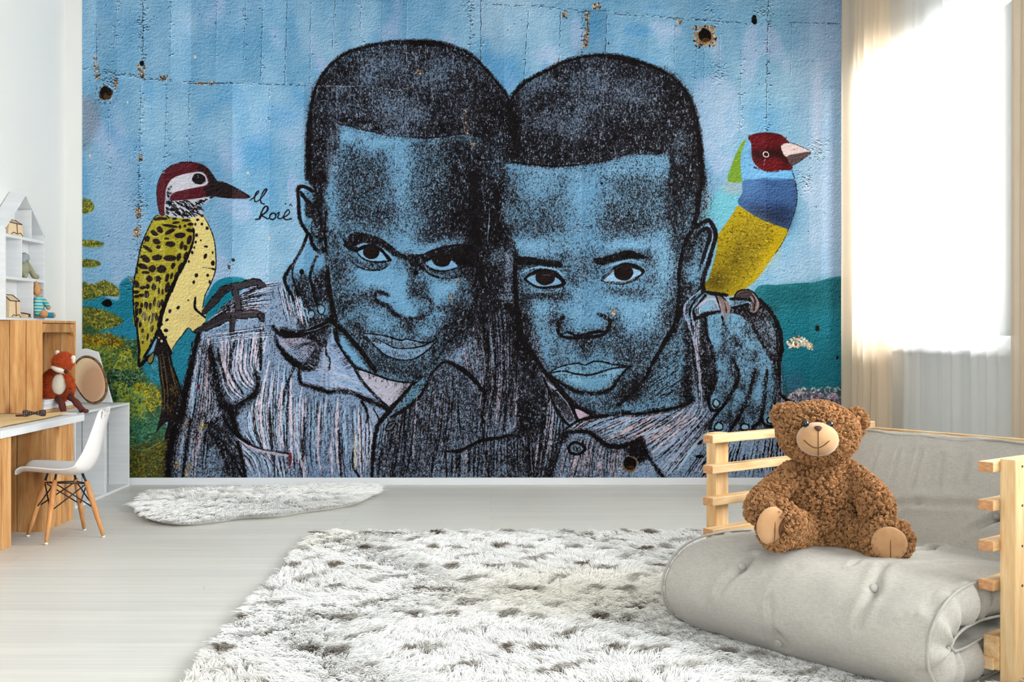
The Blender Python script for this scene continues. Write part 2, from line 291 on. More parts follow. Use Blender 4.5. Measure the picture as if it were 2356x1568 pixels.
# shirts
SH = (.54,.64,.77)
F('P',SH,"458,768 480,735 520,700 560,665 600,650 650,643 670,660 740,720 800,830 850,890 900,940 1000,850 1100,740 1150,560 1180,560 1200,700 1280,900 1330,945 1500,950 1590,900 1600,780 1640,700 1700,680 1760,700 1795,800 1800,900 1815,930 1815,1110 380,1110 392,1030 420,950 440,860",1,1,sm=False)
T('P',.13,3,"458,768 520,700 600,650 660,650 740,720 800,830 850,890 900,940 1000,850 1100,740 1150,560 1180,560 1200,700 1280,900 1330,945 1500,950 1590,900 1600,780 1640,700 1790,700 1795,800 1815,930 1815,1110 380,1110 392,1030 420,950 440,860",sm=False)
F('P',BL,"735,440 690,440 690,500 712,540 690,600 655,640 670,700 740,735 762,735 800,830 900,880 950,880 1040,800 1100,700 1150,420 1170,250 1100,130 1000,100 820,115 740,200 712,360",1,1)
F('P',BL,"1160,380 1180,240 1300,140 1400,128 1540,170 1610,300 1618,470 1600,520 1640,500 1650,560 1630,640 1615,660 1600,780 1580,860 1590,930 1400,955 1320,900 1250,800 1190,650 1165,500",1,1)
# striped cloth of boy A
flow(["462,770 452,811 440,863 430,917 422,955 405,1000 397,1030 392,1098","483,768 476,830 470,900 462,960 450,1020 445,1098","490,780 500,860 510,930 500,990 495,1040 490,1098"],4,(2,5,.95),(3,7))
flow(["500,765 503,815 508,866 522,905 545,930","540,760 535,800 532,850 545,885 572,905","580,760 578,800 575,840 588,870 600,880","625,740 612,790 600,830 592,860"],3,(2,4.5,.9),(3.5,8))
flow(["470,770 520,745 560,735 610,735","480,745 520,720 560,705 620,700","500,715 540,690 590,672 640,660","555,668 600,655 650,648"],4,(2,4,.95),(2,4))
flow(["575,930 570,970 580,1010 600,1040","600,900 592,960 600,1000 612,1040","625,850 615,930 620,1000 630,1040","650,830 648,920 645,1000 650,1040","690,890 682,950 680,1020 685,1098","745,905 738,960 735,1030 745,1098","810,920 812,970 818,1030 822,1098","855,975 858,1010 852,1060 850,1098"],3,(1.6,4.5,.85),(4,8),pl=.9)
flow(["500,1000 520,1030 545,1060 575,1098","520,960 560,1010 600,1050 610,1098","640,1045 645,1070 650,1098","700,1045 700,1098"],3,(2,5,.95),(2.5,5))
flow(["868,990 862,1030 858,1060 852,1098","920,930 912,990 905,1040 895,1098","985,860 978,940 968,1030 955,1098","1050,845 1052,920 1040,1010 1020,1098"],4,(2.5,7,.95),(2,5),((.72,.68,.74),(.55,.66,.78)),pl=.75)
T('P',.35,6,"960,860 1060,850 1120,930 1110,1010 1030,1030 960,1098 880,1098 900,960")
flow(["1060,810 1070,860 1085,900","1085,780 1095,840 1105,895","1108,700 1120,800 1125,880 1112,950 1100,1000","1140,690 1150,780 1150,880 1140,960 1130,1000","1180,720 1178,800 1175,900 1170,1000","1200,760 1195,860 1190,940 1185,1000"],3,(3,8,.95),(2,5),((.70,.66,.74),(.60,.68,.80)),pl=.85)
flow(["1030,1050 1028,1098","1080,1025 1078,1098","1130,1010 1130,1098","1190,1000 1192,1098","1230,1010 1235,1098"],3,(3,8,.95),(2,5),((.62,.6,.68),(.52,.62,.74)),pl=.6)
T('P',.55,8,"1195,600 1240,800 1260,900 1250,1000 1240,1098 1190,1098 1185,900 1180,700"); T('P',.6,6,"1080,760 1100,720 1130,560 1170,560 1150,700 1120,800")
# cloth of boy B
flow(["1240,900 1245,960 1235,1020 1225,1098","1262,850 1270,930 1262,1000 1245,1098","1280,900 1300,970 1295,1030 1268,1098"],3,(3,8,.95),(2,5),((.7,.66,.74),(.55,.66,.78)),pl=.7)
flow(["1320,1010 1300,1040 1285,1098","1345,1005 1335,1050 1320,1098","1375,1010 1365,1050 1362,1098","1410,1020 1405,1060 1405,1098","1440,1030 1432,1060 1435,1098"],3,(2,5,.9),(5,10),((.80,.72,.78),(.62,.70,.82),(.72,.70,.78)),pl=1)
flow(["1305,990 1330,970 1360,962","1335,995 1370,975 1420,958 1450,952","1375,1005 1420,985 1470,960 1500,948","1410,1020 1460,1000 1520,965 1560,945","1470,1020 1520,990 1570,955 1590,930","1495,1040 1550,1000 1600,960 1615,930","1520,1085 1570,1030 1610,980 1635,950","1540,1098 1590,1040 1625,1000 1650,970"],3,(2,5,.95),(3,7),((.82,.72,.76),(.66,.70,.82),(.60,.70,.82)),pl=1)
flow(["1570,1098 1620,1030 1650,1000","1620,1098 1650,1050 1670,1010","1690,1098 1700,1050 1710,1010","1760,1098 1765,1050 1770,1010","1815,1098 1815,1050 1815,1000"],4,(2.5,7,.95),(3,6),((.70,.68,.76),(.56,.66,.78)),pl=.8)
flow(["1590,700 1592,780 1600,860 1605,940","1618,690 1612,780 1620,860 1622,940"],3,(3,8,.95),(2,4),pl=.9)
# ---- boy A, hair and head
T('Z3',.76,2,HA+" 2260,1020 1920,1010 1820,990 1690,985 1550,1005 1400,1010 1250,1005 1110,995 1000,980 880,950 760,925 640,890 560,880 560,1040 520,1150 470,1200 440,1456")
T('Z3',.35,8,"250,1456 262,700 420,380 620,230 560,420 420,560 380,800 520,900 540,1100 440,1300 430,1456")
L('Z3',(9,9,8,7,6,8,10,9,6,6,7),HA,soft=5)
L('Z3',(14,11,8),"262,1400 262,1100 285,800",soft=6); L('Z3',(7,9,9,9,6),"1240,95 1410,95 1560,115 1700,165 1850,230",soft=3)
B('Z3',.6,"590,385,45,40 740,400,30,90 840,620,35,60 700,720,90,25,.7 650,840,110,25,.7 1380,330,170,45,.4 1500,720,120,60,.3 1450,800,50,60,.5 1530,910,120,30,.5 1260,280,60,60,.5 1720,250,120,50,.5 1330,170,250,25,.5 1720,460,60,60,.3 460,440,40,40,.6 440,900,70,120,.5 430,1150,80,150,.5 1560,900,60,40,.6")
B('Z3',-.5,"1100,280,110,90 1600,290,140,70 880,300,80,80 1420,420,120,60 620,720,120,30 1300,780,120,80 1050,700,150,90 840,440,90,60 600,540,60,30")
L('Z3',(3,4,4,3),"560,880 640,890 760,925 880,950 1000,980 1110,997 1250,1007 1400,1012 1550,1007 1690,985 1800,975",soft=3)
L('Z3',(4,5),"650,820 760,850 880,870",.9,soft=4); L('Z3',(3,4,2),"620,700 720,720 830,770",.9,soft=3)
T('Z3',.90,5,"1940,700 2260,640 2356,900 2200,1200 2180,1456 1900,1456 1850,1380 1960,1040 1930,1010")
T('Z3',.6,14,"1700,1050 1960,1000 1960,1456 1800,1456 1680,1250"); T('Z3',.35,10,"1850,400 2100,520 2220,800 1940,760")
# forehead
T('P',.30,10,"770,320 1080,330 1110,560 960,560 900,575 830,540 745,540 748,380")
B('P',0,"812,345,14,40,.25 840,390,22,24,.40 815,430,22,26,.35 868,410,22,34,.45 830,480,34,26,.45 880,500,30,18,.45 790,440,16,40,.2 1000,400,40,50,.35 1000,470,34,40,.45 1050,400,22,60,.6 1060,470,30,50,.75 1050,530,34,22,.85 1090,560,22,40,.95 1085,450,26,60,.9 1110,640,22,90,.95 985,545,30,12,.55 985,340,60,12,.25 1030,345,40,20,.25")
B('P',0,"918,350,20,40,-.75 925,430,14,50,-.6 760,400,7,90,-.6 800,315,20,10,-.9 870,330,40,12,-.9 935,560,24,26,-.7 1040,560,30,8,-.4 770,480,10,40,-.5")
T('Z4',.88,6,"1850,0 2170,0 2160,300 2190,480 2240,650 2180,700 2080,760 2010,840 1990,1000 1970,1250 1960,1456 1820,1456 1870,1250 1840,1080 1760,980 1740,800 1860,640 1820,520 1640,440 1660,330 1860,320")
T('Z4',.35,16,"1450,350 1800,330 1850,620 1600,620 1420,560")
# brows, eyes
T('Z4',.97,.8,"645,640 665,595 740,570 840,590 950,625 1060,695 1150,770 1250,810 1310,800 1300,880 1230,850 1150,825 1080,800 1000,735 900,692 780,685 700,720 650,690",)
for i in range(26):
    t=i/25.; x=600+t*330; y=660-80*math.sin(min(1,t*1.6)*1.5)+t*60; L('Z4',(2,.8),'%f,%f %f,%f'%(x+20,y+30,x-8,y-14))
L('Z4',(5,7,6,5),"600,640 650,700 740,740 700,700",.9); L('Z4',(5,9,8,6),"610,700 680,745 740,755 800,722 880,705 960,740 1020,800 1065,850")
C('Z4',(.60,.70,.80),(1.4,2.2,1.2),"720,715 800,685 900,700 980,745 1080,815",.8)
F('Z4',(.50,.68,.82),"728,768 790,745 870,725 950,760 1000,810 1028,856 960,862 880,856 800,830"); E('Z4',(.12,.08,.08),"875,768,82,72"); L('Z4',(6,8,7),"735,760 800,722 880,705 960,740 1020,800 1050,850")
L('Z4',(3,4,4,5),"735,775 800,838 880,864 960,868 1045,858"); L('Z4',(2,4,4,2),"680,858 740,910 820,940 920,948 1000,930 1055,880",.95)
T('Z4',.5,2,"700,840 800,860 1040,870 1040,900 920,945 800,930"); B('Z4',0,"680,830,50,50,.5 560,760,60,160,.35 620,930,60,50,.4 830,900,90,14,.2")
T('Z4',.96,2,"1370,800 1500,748 1640,712 1850,690 1880,900 1740,900 1660,850 1560,820 1480,850 1420,900 1400,960 1330,920 1260,880 1240,800 1300,795")
F('Z4',(.44,.62,.78),"1408,892 1465,846 1540,820 1660,850 1722,910 1690,936 1600,943 1500,938"); E('Z4',(.10,.07,.07),"1570,830,98,86"); T('Z4',.95,1,"1380,880 1465,840 1560,760 1680,840 1740,905 1800,850 1700,720 1500,740")
F('Z4',(.48,.66,.80),"1408,892 1462,848 1480,888 1530,915 1590,922 1640,895 1664,855 1722,910 1690,936 1600,943 1500,938",1)
L('Z4',(3,5,5,4),"1395,885 1480,943 1600,958 1725,925"); L('Z4',(3,5,5,5),"1400,950 1480,1000 1600,1028 1760,1010"); T('Z4',.6,3,"1400,930 1600,960 1780,920 1800,1000 1600,1020 1480,1000")
B('Z4',0,"1320,900,60,60,.8 1290,960,30,40,.6 1250,850,30,60,.6 1180,800,50,30,.4"); X('Z4',.6,6,"1480,700 1600,650 1780,630 1700,690 1560,720 1420,770")
L('Z4',(3,5,6,5),"1240,810 1310,800 1390,795 1500,748 1640,714 1800,690")
# nose and cheeks
B('Z4',0,"1150,900,60,60,.2 1360,1120,60,90,.4 1300,1180,40,60,.4 1400,1230,50,40,.45 1290,1050,25,60,.35")
T('Z4',.30,6,"1250,1040 1420,1080 1440,1220 1300,1220 1230,1200"); T('Z4',.7,9,"470,1240 650,1195 800,1165 930,1180 960,1290 880,1330 780,1280 690,1360 600,1410 500,1440")
L('Z4',(5,7,10,9,7,8,10,9,7,7,5),"1040,1190 960,1165 915,1190 915,1235 960,1275 1030,1305 1085,1360 1150,1405 1235,1440 1340,1425 1425,1390 1472,1340 1478,1280 1440,1232 1385,1215",soft=5)
B('Z4',0,"1560,1330,60,30,.5 1530,1310,60,14,.7 1700,1250,90,60,.4 1650,1040,90,30,.45 1780,1150,60,80,.6 1750,1320,80,60,.7 1450,1400,20,40,-.5 820,1130,140,26,.2 560,1040,80,110,.45 500,900,50,180,.5 480,620,40,70,.45 650,1060,60,30,.35 560,1200,60,60,.35 850,1180,80,20,.5 1620,1180,50,80,-.3 1620,1120,120,70,-.35")
L('Z4',(4,5,5,6,9,12,13),"440,330 425,450 420,600 425,720 445,900 465,1150 520,1456",soft=8)
# ear and hand at left
L('Z4',(7,9,8,7,7,8,10),"300,170 210,125 155,150 160,260 165,370 180,470 240,570 275,610 300,700 350,760 400,760",soft=2)
T('Z4',.95,1.5,"235,290 320,280 330,340 310,430 270,440 225,400"); L('Z4',(8,9,6),"180,180 240,260 330,330"); L('Z4',(5,6),"300,400 330,500 370,560 340,620 290,560 300,470",.8)
B('Z4',0,"360,430,30,90,.8 340,350,30,40,.7 380,640,30,70,.9 300,600,20,30,.4 250,500,20,30,.3"); T('Z4',.9,3,"300,0 430,0 410,250 370,330 330,330 300,170")
T('Z4',.5,5,"380,300 440,300 440,760 380,740"); C('Z4',(.55,.68,.78),(2,3,2),"205,300 200,380 225,460",.8)
L('Z4',(7,6,7,8,5,6),"245,600 200,720 130,850 80,920 30,1000 25,1060 70,1160 150,1290 200,1370 250,1456",soft=1)
L('Z4',(7,6,7,6),"370,770 320,850 285,950 275,1030 300,1130 330,1250 360,1300",soft=1); L('Z4',(3,4,3),"130,860 100,950 110,1050 150,1180")
B('Z4',0,"180,1160,60,90,.6 330,1050,30,70,.7 400,950,30,60,.5 230,1300,60,40,.8 360,1180,30,30,.6 140,1180,26,80,.7 300,1400,60,50,.6 190,960,30,30,.1")
E('Z4',(.06,.04,.05),"192,965,24,28"); C('Z4',(.5,.2,.15),2,"180,1025 215,1040",.8)
for q in ("170,1350 200,1340 230,1370 225,1405 190,1405","260,1350 300,1345 320,1380 300,1420 260,1415","345,1300 380,1290 420,1320 400,1380 360,1370"):
    F('Z4',(.52,.66,.76),q); L('Z4',3,q,closed=True)
# mouth, jaw, collar
T('Z5',.60,10,"520,180 700,120 720,30 900,10 1050,110 1150,160 1300,120 1350,60 1450,100 1480,250 1400,340 1260,460 1100,505 950,480 850,380 720,270 640,330")
X('Z5',.75,12,"720,60 880,20 1000,120 1100,180 1350,130 1430,60 1400,250 1250,320 1000,290 760,250")
T('Z5',.72,10,"560,250 640,300 760,290 850,400 950,480 1100,510 1230,480 1330,400 1420,260 1500,120 1760,0 1740,160 1650,340 1450,510 1330,610 1200,700 1080,695 900,640 780,520 650,360")
T('Z5',.6,10,"1500,100 1760,40 1720,250 1560,400 1450,420")
B('Z5',0,"1140,190,60,35,.75 1150,240,40,25,.5 700,260,50,20,.6 1390,40,25,50,-.5 1560,40,50,40,.4 660,200,60,80,.4 1350,90,40,40,-.5 1260,60,40,30,.4")
F('Z5',(.52,.65,.78),"740,268 850,275 960,295 1040,320 1080,324 1120,314 1200,332 1280,347 1350,340 1300,420 1210,480 1120,498 1010,488 920,450 840,380",.9)
T('Z5',.38,3,"850,285 1040,325 1280,350 1200,385 1060,395 940,350"); B('Z5',0,"830,320,40,20,.6 1320,350,40,16,.5 1100,470,90,10,.2")
L('Z5',(2.5,3,4,4,3,4,5),"730,262 850,270 960,290 1040,318 1080,322 1120,312 1200,330 1280,345 1350,335 1392,298")
L('Z5',(2,3.5,3,4,3),"845,308 930,350 1000,385 1070,397 1180,390 1280,368 1372,318"); L('Z5',(3,3.5,4,4,3),"755,285 830,370 920,450 1010,490 1120,502 1210,480 1300,420 1392,330")
for i in range(40):
    x=rng.uniform(860,1300); L('Z5',(1.2,.6),'%f,%f %f,%f'%(x,478-abs(x-1090)*.32,x+rng.uniform(-4,4),450-abs(x-1090)*.36),.7)
L('Z5',(10,11,11,12,10),"440,100 470,170 560,250 650,350 720,430 770,510 840,600",soft=8); L('Z5',(12,10,7,5,6,9),"480,230 505,380 590,490 650,560 720,595 830,630 950,675 1080,705 1190,712",soft=5)
C('Z5',(.44,.63,.78),(6,9,5),"530,300 590,400 650,450",.8); F('Z5',(.71,.70,.77),"690,600 800,628 950,682 1080,707 1165,718 1090,800 1025,880 990,930 930,890 850,820 760,720")
for i in range(90):
    t=rng.uniform(0,1); x=720+t*400; L('Z5',.9,'%f,%f %f,%f'%(x,615+t*95+rng.exponential(25),x+3,618+t*95),.8)
T('Z5',.5,5,"960,900 1090,780 1160,715 1110,720 1010,850"); E('Z5',DK,"897,690,7,6 935,745,5,5 965,855,5,4")
F('Z5',(.56,.66,.80),"350,420 440,255 475,330 560,465 650,590 760,730 860,840 975,955 800,855 640,800 480,775 330,745 200,715 160,650 170,600 300,590 330,500")
for i in range(30):
    t=i/29.; C('Z5',[(.76,.72,.80),(.66,.76,.88),(.48,.64,.78)][i%3],rng.uniform(2,4.5),'%f,%f %f,%f %f,%f'%(390+t*60,330+t*200,370+t*240,560+t*90,340+t*480,740+t*110) if t<.5 else '%f,%f %f,%f'%(420+rng.uniform(0,90),480+t*230,700+rng.uniform(-60,60),600+t*190),.8)
for i in range(20):
    t=rng.uniform(0,1); L('Z5',(1.6,.8),'%f,%f %f,%f'%(470+t*170,330+t*250,430+t*150,350+t*260),.9)
L('Z5',(5,7,9,8,8,10,9,9),"150,560 160,690 230,735 330,760 420,790 500,775 640,800 740,850 850,890 965,955",soft=5); L('Z5',(4,6,6,7),"650,580 720,690 830,815 960,935",soft=2)
L('Z5',(4,5,4),"395,330 395,440 430,500 420,590",.9); L('Z5',(5,4,4),"110,560 60,680 20,800 0,900",.9,soft=3)
F('Z5',(.42,.62,.74),"1030,965 1100,850 1190,725 1320,640 1285,740 1200,850 1100,940 1000,1005")
L('Z5',(9,10,8,6),"880,1060 960,960 1060,850 1180,705",soft=3); L('Z5',(6,8,8,6,4),"980,1015 1100,945 1220,850 1290,740 1330,640",soft=5); C('Z5',(.5,.64,.74),(1,2,1),"1060,900 1150,790 1240,700",.6)
L('Z5',(4,5,8,9,8,8),"1330,640 1440,525 1520,530 1640,600 1740,690 1825,800",soft=4); L('Z5',(8,8,7),"1760,100 1850,300 1850,500 1830,800 1810,900",soft=6)
X('Z5',.5,4,"1480,500 1640,400 1720,350 1830,480 1820,760 1740,670 1640,580")
L('Z5',(7,8,7,7,6),"975,960 880,1060 845,1150 830,1250 815,1400 805,1568",soft=4); L('Z5',(6,5),"720,880 770,980 760,1060",soft=3); F('Z5',(.62,.66,.76),"770,960 800,930 860,1000 880,1050 850,1100 800,1050",.8); L('Z5',(3,3),"820,940 870,1040 850,1150")
F('Z5',(.46,.48,.52),"930,1130 960,1070 1010,1050 1015,1090 970,1135"); L('Z5',3.5,"930,1130 960,1070 1010,1050 1015,1090 970,1135",closed=True); L('Z5',3,"950,1110 1000,1070")
L('Z5',(5,7,8,7,6),"1465,1325 1600,1315 1700,1270 1800,1225 1950,1200 2060,1178 2130,1185",soft=3); L('Z5',(3,3),"1470,1330 1478,1450 1480,1568"); X('Z5',.7,10,"1880,1050 2100,1060 2110,1160 1900,1180")
for q in ("1105,960 1100,1100 1110,1250 1095,1400","960,1330 980,1200 1000,1120","990,1568 1010,1400 1030,1250","700,1568 640,1450 640,1300"): L('Z5',(4,7,6,3),q,.95)
C('Z5',(.84,.80,.74),(4,9,6),"655,1150 660,1300 655,1480",.9); C('Z5',(.40,.12,.14),(7,4,2),"60,1345 70,1400 60,1480",.9)
F('Z5',(.62,.60,.68),"0,285 200,300 120,380 0,400",.8)
# shoulder, arm, fist folds of boy A
L('Z2',(9,11,14,14,16,13,10),"1052,262 1010,420 965,640 925,800 895,1000 830,1150 790,1300 770,1568",soft=6)
T('Z2',.8,8,"880,780 930,760 900,1000 880,1150 840,1400 840,1568 770,1568 790,1280 850,1130"); T('Z2',.6,10,"1080,400 1180,350 1240,640 1260,900 1150,700 1110,640")
L('Z2',(8,12,14,12,18,14),"1150,400 1180,560 1220,760 1270,900 1370,960",soft=12); T('Z2',.93,5,"1240,880 1340,900 1500,860 1580,780 1500,900 1420,960 1370,1040 1290,1000")
L('Z2',(16,12,12,10,6,4),"1340,960 1380,1120 1430,1200 1500,1240",soft=8); L('Z2',(8,7,6,5,4),"1270,1010 1330,1110 1420,1200 1560,1290 1700,1328 1850,1345",soft=5)
C('Z2',(.72,.66,.74),(2,4,5,4),"1400,1210 1500,1275 1640,1325 1850,1360",.85); C('Z2',(.42,.12,.15),(8,5,3),"1870,1345 1880,1400 1865,1470",.9); L('Z2',(3,3),"1730,1350 1735,1568"); L('Z2',(4,4),"1845,1350 1850,1450",.8)
T('Z2',.75,9,"1180,1000 1290,1020 1400,1300 1440,1568 1300,1568 1240,1350 1130,1200 1120,1060"); T('Z2',.35,12,"1000,900 1150,800 1250,1100 1000,1300")
L('Z2',(4,8,10,9),"1100,1000 1160,1150 1270,1350 1330,1568",.95,soft=8); L('Z2',(5,7,5),"1560,620 1580,720 1520,830 1400,900",soft=10); L('Z2',(8,8,6),"1400,1240 1440,1400 1470,1568",soft=5)
for i in range(60):
    x=rng.uniform(1120,1260); y=rng.uniform(560,1100); C('Z2',(.68,.70,.78),(1.2,2.2,.8),'%f,%f %f,%f'%(x,y,x+rng.uniform(25,50),y-rng.uniform(40,70)),.8)
F('Z2',(.55,.40,.25),"910,1030 980,1035 1000,1080 940,1110",.5,3); dabs("460,975 478,975 478,985 460,990",((.72,.66,.1),(.6,.55,.2)),26,(2,5),(1.5,3)); F('Z2',(.50,.50,.40),"880,1100 960,1090 950,1190 890,1190",.5,4)
dabs("402,1065 412,1062 414,1075 404,1078",((.85,.78,.62),(.76,.66,.5)),26,(2,5),(2,4)); dabs("425,1078 440,1062 436,1092 424,1095",((.85,.78,.62),(.76,.66,.5)),34,(2,5),(2,4)); E('Z2',(.42,.12,.2),"1048,745,12,24,15 992,838,12,14")
# collar strap under the fist
L('Z2',(6,10,12,10),"1720,200 1760,250 1850,285 1960,290",soft=5); L('Z5',(10,12,12,14),"0,240 120,270 230,250 330,200 430,140",soft=10); L('Z2',(5,7,8,9),"1740,290 1770,380 1850,460 1960,540",soft=5)
T('Z5',.7,4,"130,290 330,200 440,150 440,250 400,330 330,480 280,580 200,560 260,400 200,330"); T('Z5',.85,4,"160,540 330,470 310,580 180,590"); L('Z5',(8,9,10),"0,430 60,500 150,560 250,575",soft=5)
for i in range(16):
    t=i/15.; C('Z5',(.66,.64,.74),(1,2.4,.7),'%f,%f %f,%f'%(10+t*170,310+t*230 if t>.5 else 310+t*120,250+t*70,300+t*60),.8)
    L('Z5',(1.5,2.5,3),'%f,%f %f,%f'%(20+t*170,330+t*215,290+t*60,290+t*50),.95)
# perch branch of the left bird
GY = (.20,.18,.20)
for w_,q in (((10,15,16,15,14,11),"1100,1440 1180,1350 1290,1235 1420,1205 1560,1170 1630,1200"),((12,14,12),"1370,1240 1400,1340 1410,1440"),((12,10,7),"1250,1240 1320,1220 1350,1225")): L('Z1',np.array(w_)+3,q); C('Z1',GY,np.array(w_)-1,q)
for w_,q in (((3,14,19,16,15,17,16,12),"1010,248 1120,200 1240,140 1330,105 1430,90 1530,85 1600,90 1620,130"),((12,11,4),"1360,130 1350,200 1350,290"),((9,3),"1600,100 1632,150")): L('Z2',np.array(w_)+3,q); C('Z2',GY,np.array(w_)-1,q)
C('Z2',(.45,.44,.48),(1,2,1),"1440,75 1530,68 1600,75",.8); C('Z2',(.42,.42,.46),(1,2,1),"1130,215 1230,160 1300,130",.6)

# ---- boy B, hair and head
T('R1',.80,2,HB+" 2090,1456 1760,1456 1755,1120 1600,1100 1400,1095 1250,1130 1050,1170 830,1195 650,1205 480,1200 300,1180 120,1160 200,900")
T('R1',.42,14,"300,950 700,930 1100,960 1300,780 1700,740 1900,820 1960,1050 1500,1050 1200,1120 800,1150 300,1150")
T('R1',.6,8,"1650,250 1800,330 1960,560 2030,900 2080,1400 1960,1456 1960,900 1850,700 1720,520")
B('R1',0,"700,360,60,60,.5 410,640,50,50,.8 560,640,60,30,.7 1250,290,130,30,.5 870,300,20,130,.5 650,350,20,90,.5 1250,850,90,70,.6 930,1010,40,60,.7 1650,340,60,50,.5 1800,560,90,90,.5 450,910,110,20,.5 1600,870,160,60,.3 1850,1150,50,120,.2")
B('R1',0,"980,380,160,100,-.45 520,390,110,50,-.5 560,770,120,60,-.4 1400,500,160,90,-.35 950,640,160,100,-.3 350,520,60,120,-.3 800,850,100,80,-.4 1850,980,60,90,-.3")
L('R1',(7,8,8,7,6,7,8,8,7,8,10,12,13,13),HB,soft=6); L('R1',(6,9,10,8),"1060,130 1200,140 1350,180 1470,230",soft=6); L('R1',(3,4,4,3),"120,1160 300,1182 480,1200 650,1207 830,1195 1050,1170 1200,1140",soft=4)
C('R1',(.5,.26,.14),3,"330,1165 400,1175 490,1172",.4,ink=False)
T('R1',.95,4,"0,560 180,580 200,640 290,800 290,1140 110,1170 110,1456 0,1456"); B('R1',0,"60,1000,60,200,-.25 20,1300,60,100,-.3")
T('R2',.92,5,"0,0 90,0 100,300 170,480 240,700 230,800 150,640 60,620 0,700"); L('R2',(9,10,11,12,14),"190,560 240,720 235,950 250,1200 290,1456",soft=8)
T('R2',.35,14,"0,640 190,640 230,900 240,1200 100,1250 0,1100"); B('R2',0,"160,60,70,120,.6 190,450,50,60,.8 60,950,60,120,.3 230,200,80,90,.4 90,720,80,50,-.4 60,1200,70,120,.6")
# face tones
T('P',.20,10,"1180,390 1600,360 1610,640 1590,780 1480,880 1300,870 1200,650")
B('R2',0,"500,300,200,120,.25 420,430,110,60,.40 600,450,90,50,.3 640,150,80,110,.15 1250,400,110,60,.6 1180,270,60,60,.55 1400,330,140,110,.45 1340,50,150,90,.3 1560,60,140,80,.35 1500,450,100,50,.4 1800,150,90,130,.6 1820,400,60,140,.5 1700,300,120,120,.3 1160,520,90,50,.35 1880,650,40,100,.5")
B('R2',0,"900,200,90,170,-.7 1000,560,150,50,-.6 400,620,120,40,-.8 1350,610,150,40,-.8 1700,520,60,60,-.5 950,80,100,80,-.7 450,60,100,60,-.5 1050,1150,200,120,-.6 1400,1250,160,120,-.75 700,1250,120,120,-.3 1650,1150,60,100,-.4 960,1350,140,90,-.7 450,1250,60,90,-.6 1700,800,40,120,-.6")
B('R2',0,"940,800,150,60,.35 880,900,120,40,.3 720,720,40,20,.5 800,970,60,30,.3 480,1110,130,30,.6 340,1150,60,60,.5 600,1110,90,40,.5 1300,1070,130,26,.5 1450,1100,110,40,.35 1580,960,40,40,.4 1560,780,60,60,.3 680,1400,60,60,.5 1150,1400,40,60,.4 620,1340,60,60,.35 330,1380,40,120,.5 700,1100,40,60,.4")
T('R2',.55,12,"1740,100 2080,100 2060,380 1920,500 1880,900 1870,1456 1700,1456 1760,1100 1800,800 1780,500"); L('R2',(13,12,9,8,9,11),"2040,100 2030,300 1980,450 1930,560 1880,700 1850,900 1850,1100 1810,1456",soft=14)
for q in ("250,745 350,728 430,740 560,765 690,782 690,840 600,830 450,815 340,812 250,805","1005,750 1130,725 1250,690 1350,668 1450,690 1555,742 1500,752 1380,752 1250,770 1130,808 1050,805"): T('R2',.98,.7,q); 
for i in range(34):
    t=i/33.; L('R2',(2,.7),'%f,%f %f,%f'%(1010+t*530,760-80*math.sin(t*2.4)+14,1010+t*530+14,735-80*math.sin(t*2.4)-14)); L('R2',(2,.7),'%f,%f %f,%f'%(260+t*430,750+t*20,266+t*430,722+t*34))
B('R2',0,"330,830,80,20,.5 600,800,90,40,.3 1440,740,100,20,.4")
C('R2',(.52,.69,.82),(3,4,3),"310,890 400,845 520,835 640,860 720,920",.9); T('R2',.98,.6,"325,950 400,885 500,858 620,878 700,945 732,1000 690,1030 580,1048 450,1038 380,1000")
WHT=(.46,.61,.74)
F('R2',WHT,"352,942 440,905 540,895 640,935 694,985 640,1008 540,1022 460,1018 400,990"); E('R2',(.11,.07,.07),"533,935,96,76"); L('R2',(4,6,7,6,5),"330,945 400,890 500,862 620,882 700,948 730,990"); C('R2',(.55,.70,.82),(2,3,2),"380,1060 500,1080 620,1070 700,1040",.7)
C('R2',(.52,.69,.82),(2,5,2),"1130,840 1250,790 1380,765 1500,790",.8); T('R2',.98,.6,"1088,962 1170,885 1250,815 1350,800 1450,825 1508,870 1470,925 1400,975 1300,1005 1200,998")
F('R2',(.54,.69,.82),"1104,960 1180,892 1250,850 1350,835 1476,876 1430,925 1350,968 1260,978 1180,972"); E('R2',(.11,.07,.07),"1305,885,95,80"); L('R2',(4,6,7,5),"1088,962 1170,885 1250,822 1350,803 1450,828 1505,872"); C('R2',(.72,.74,.78),1.6,"1110,965 1200,985 1300,985 1390,960 1480,890",.8); C('R2',(.66,.70,.76),1.5,"1100,955 1160,892 1210,858",.8)
C('R2',(.6,.7,.8),1.2,"510,915 545,908 575,914",.6)
L('R2',(1.5,4,5,3),"1120,990 1180,1050 1280,1095 1420,1105",.5,soft=3)
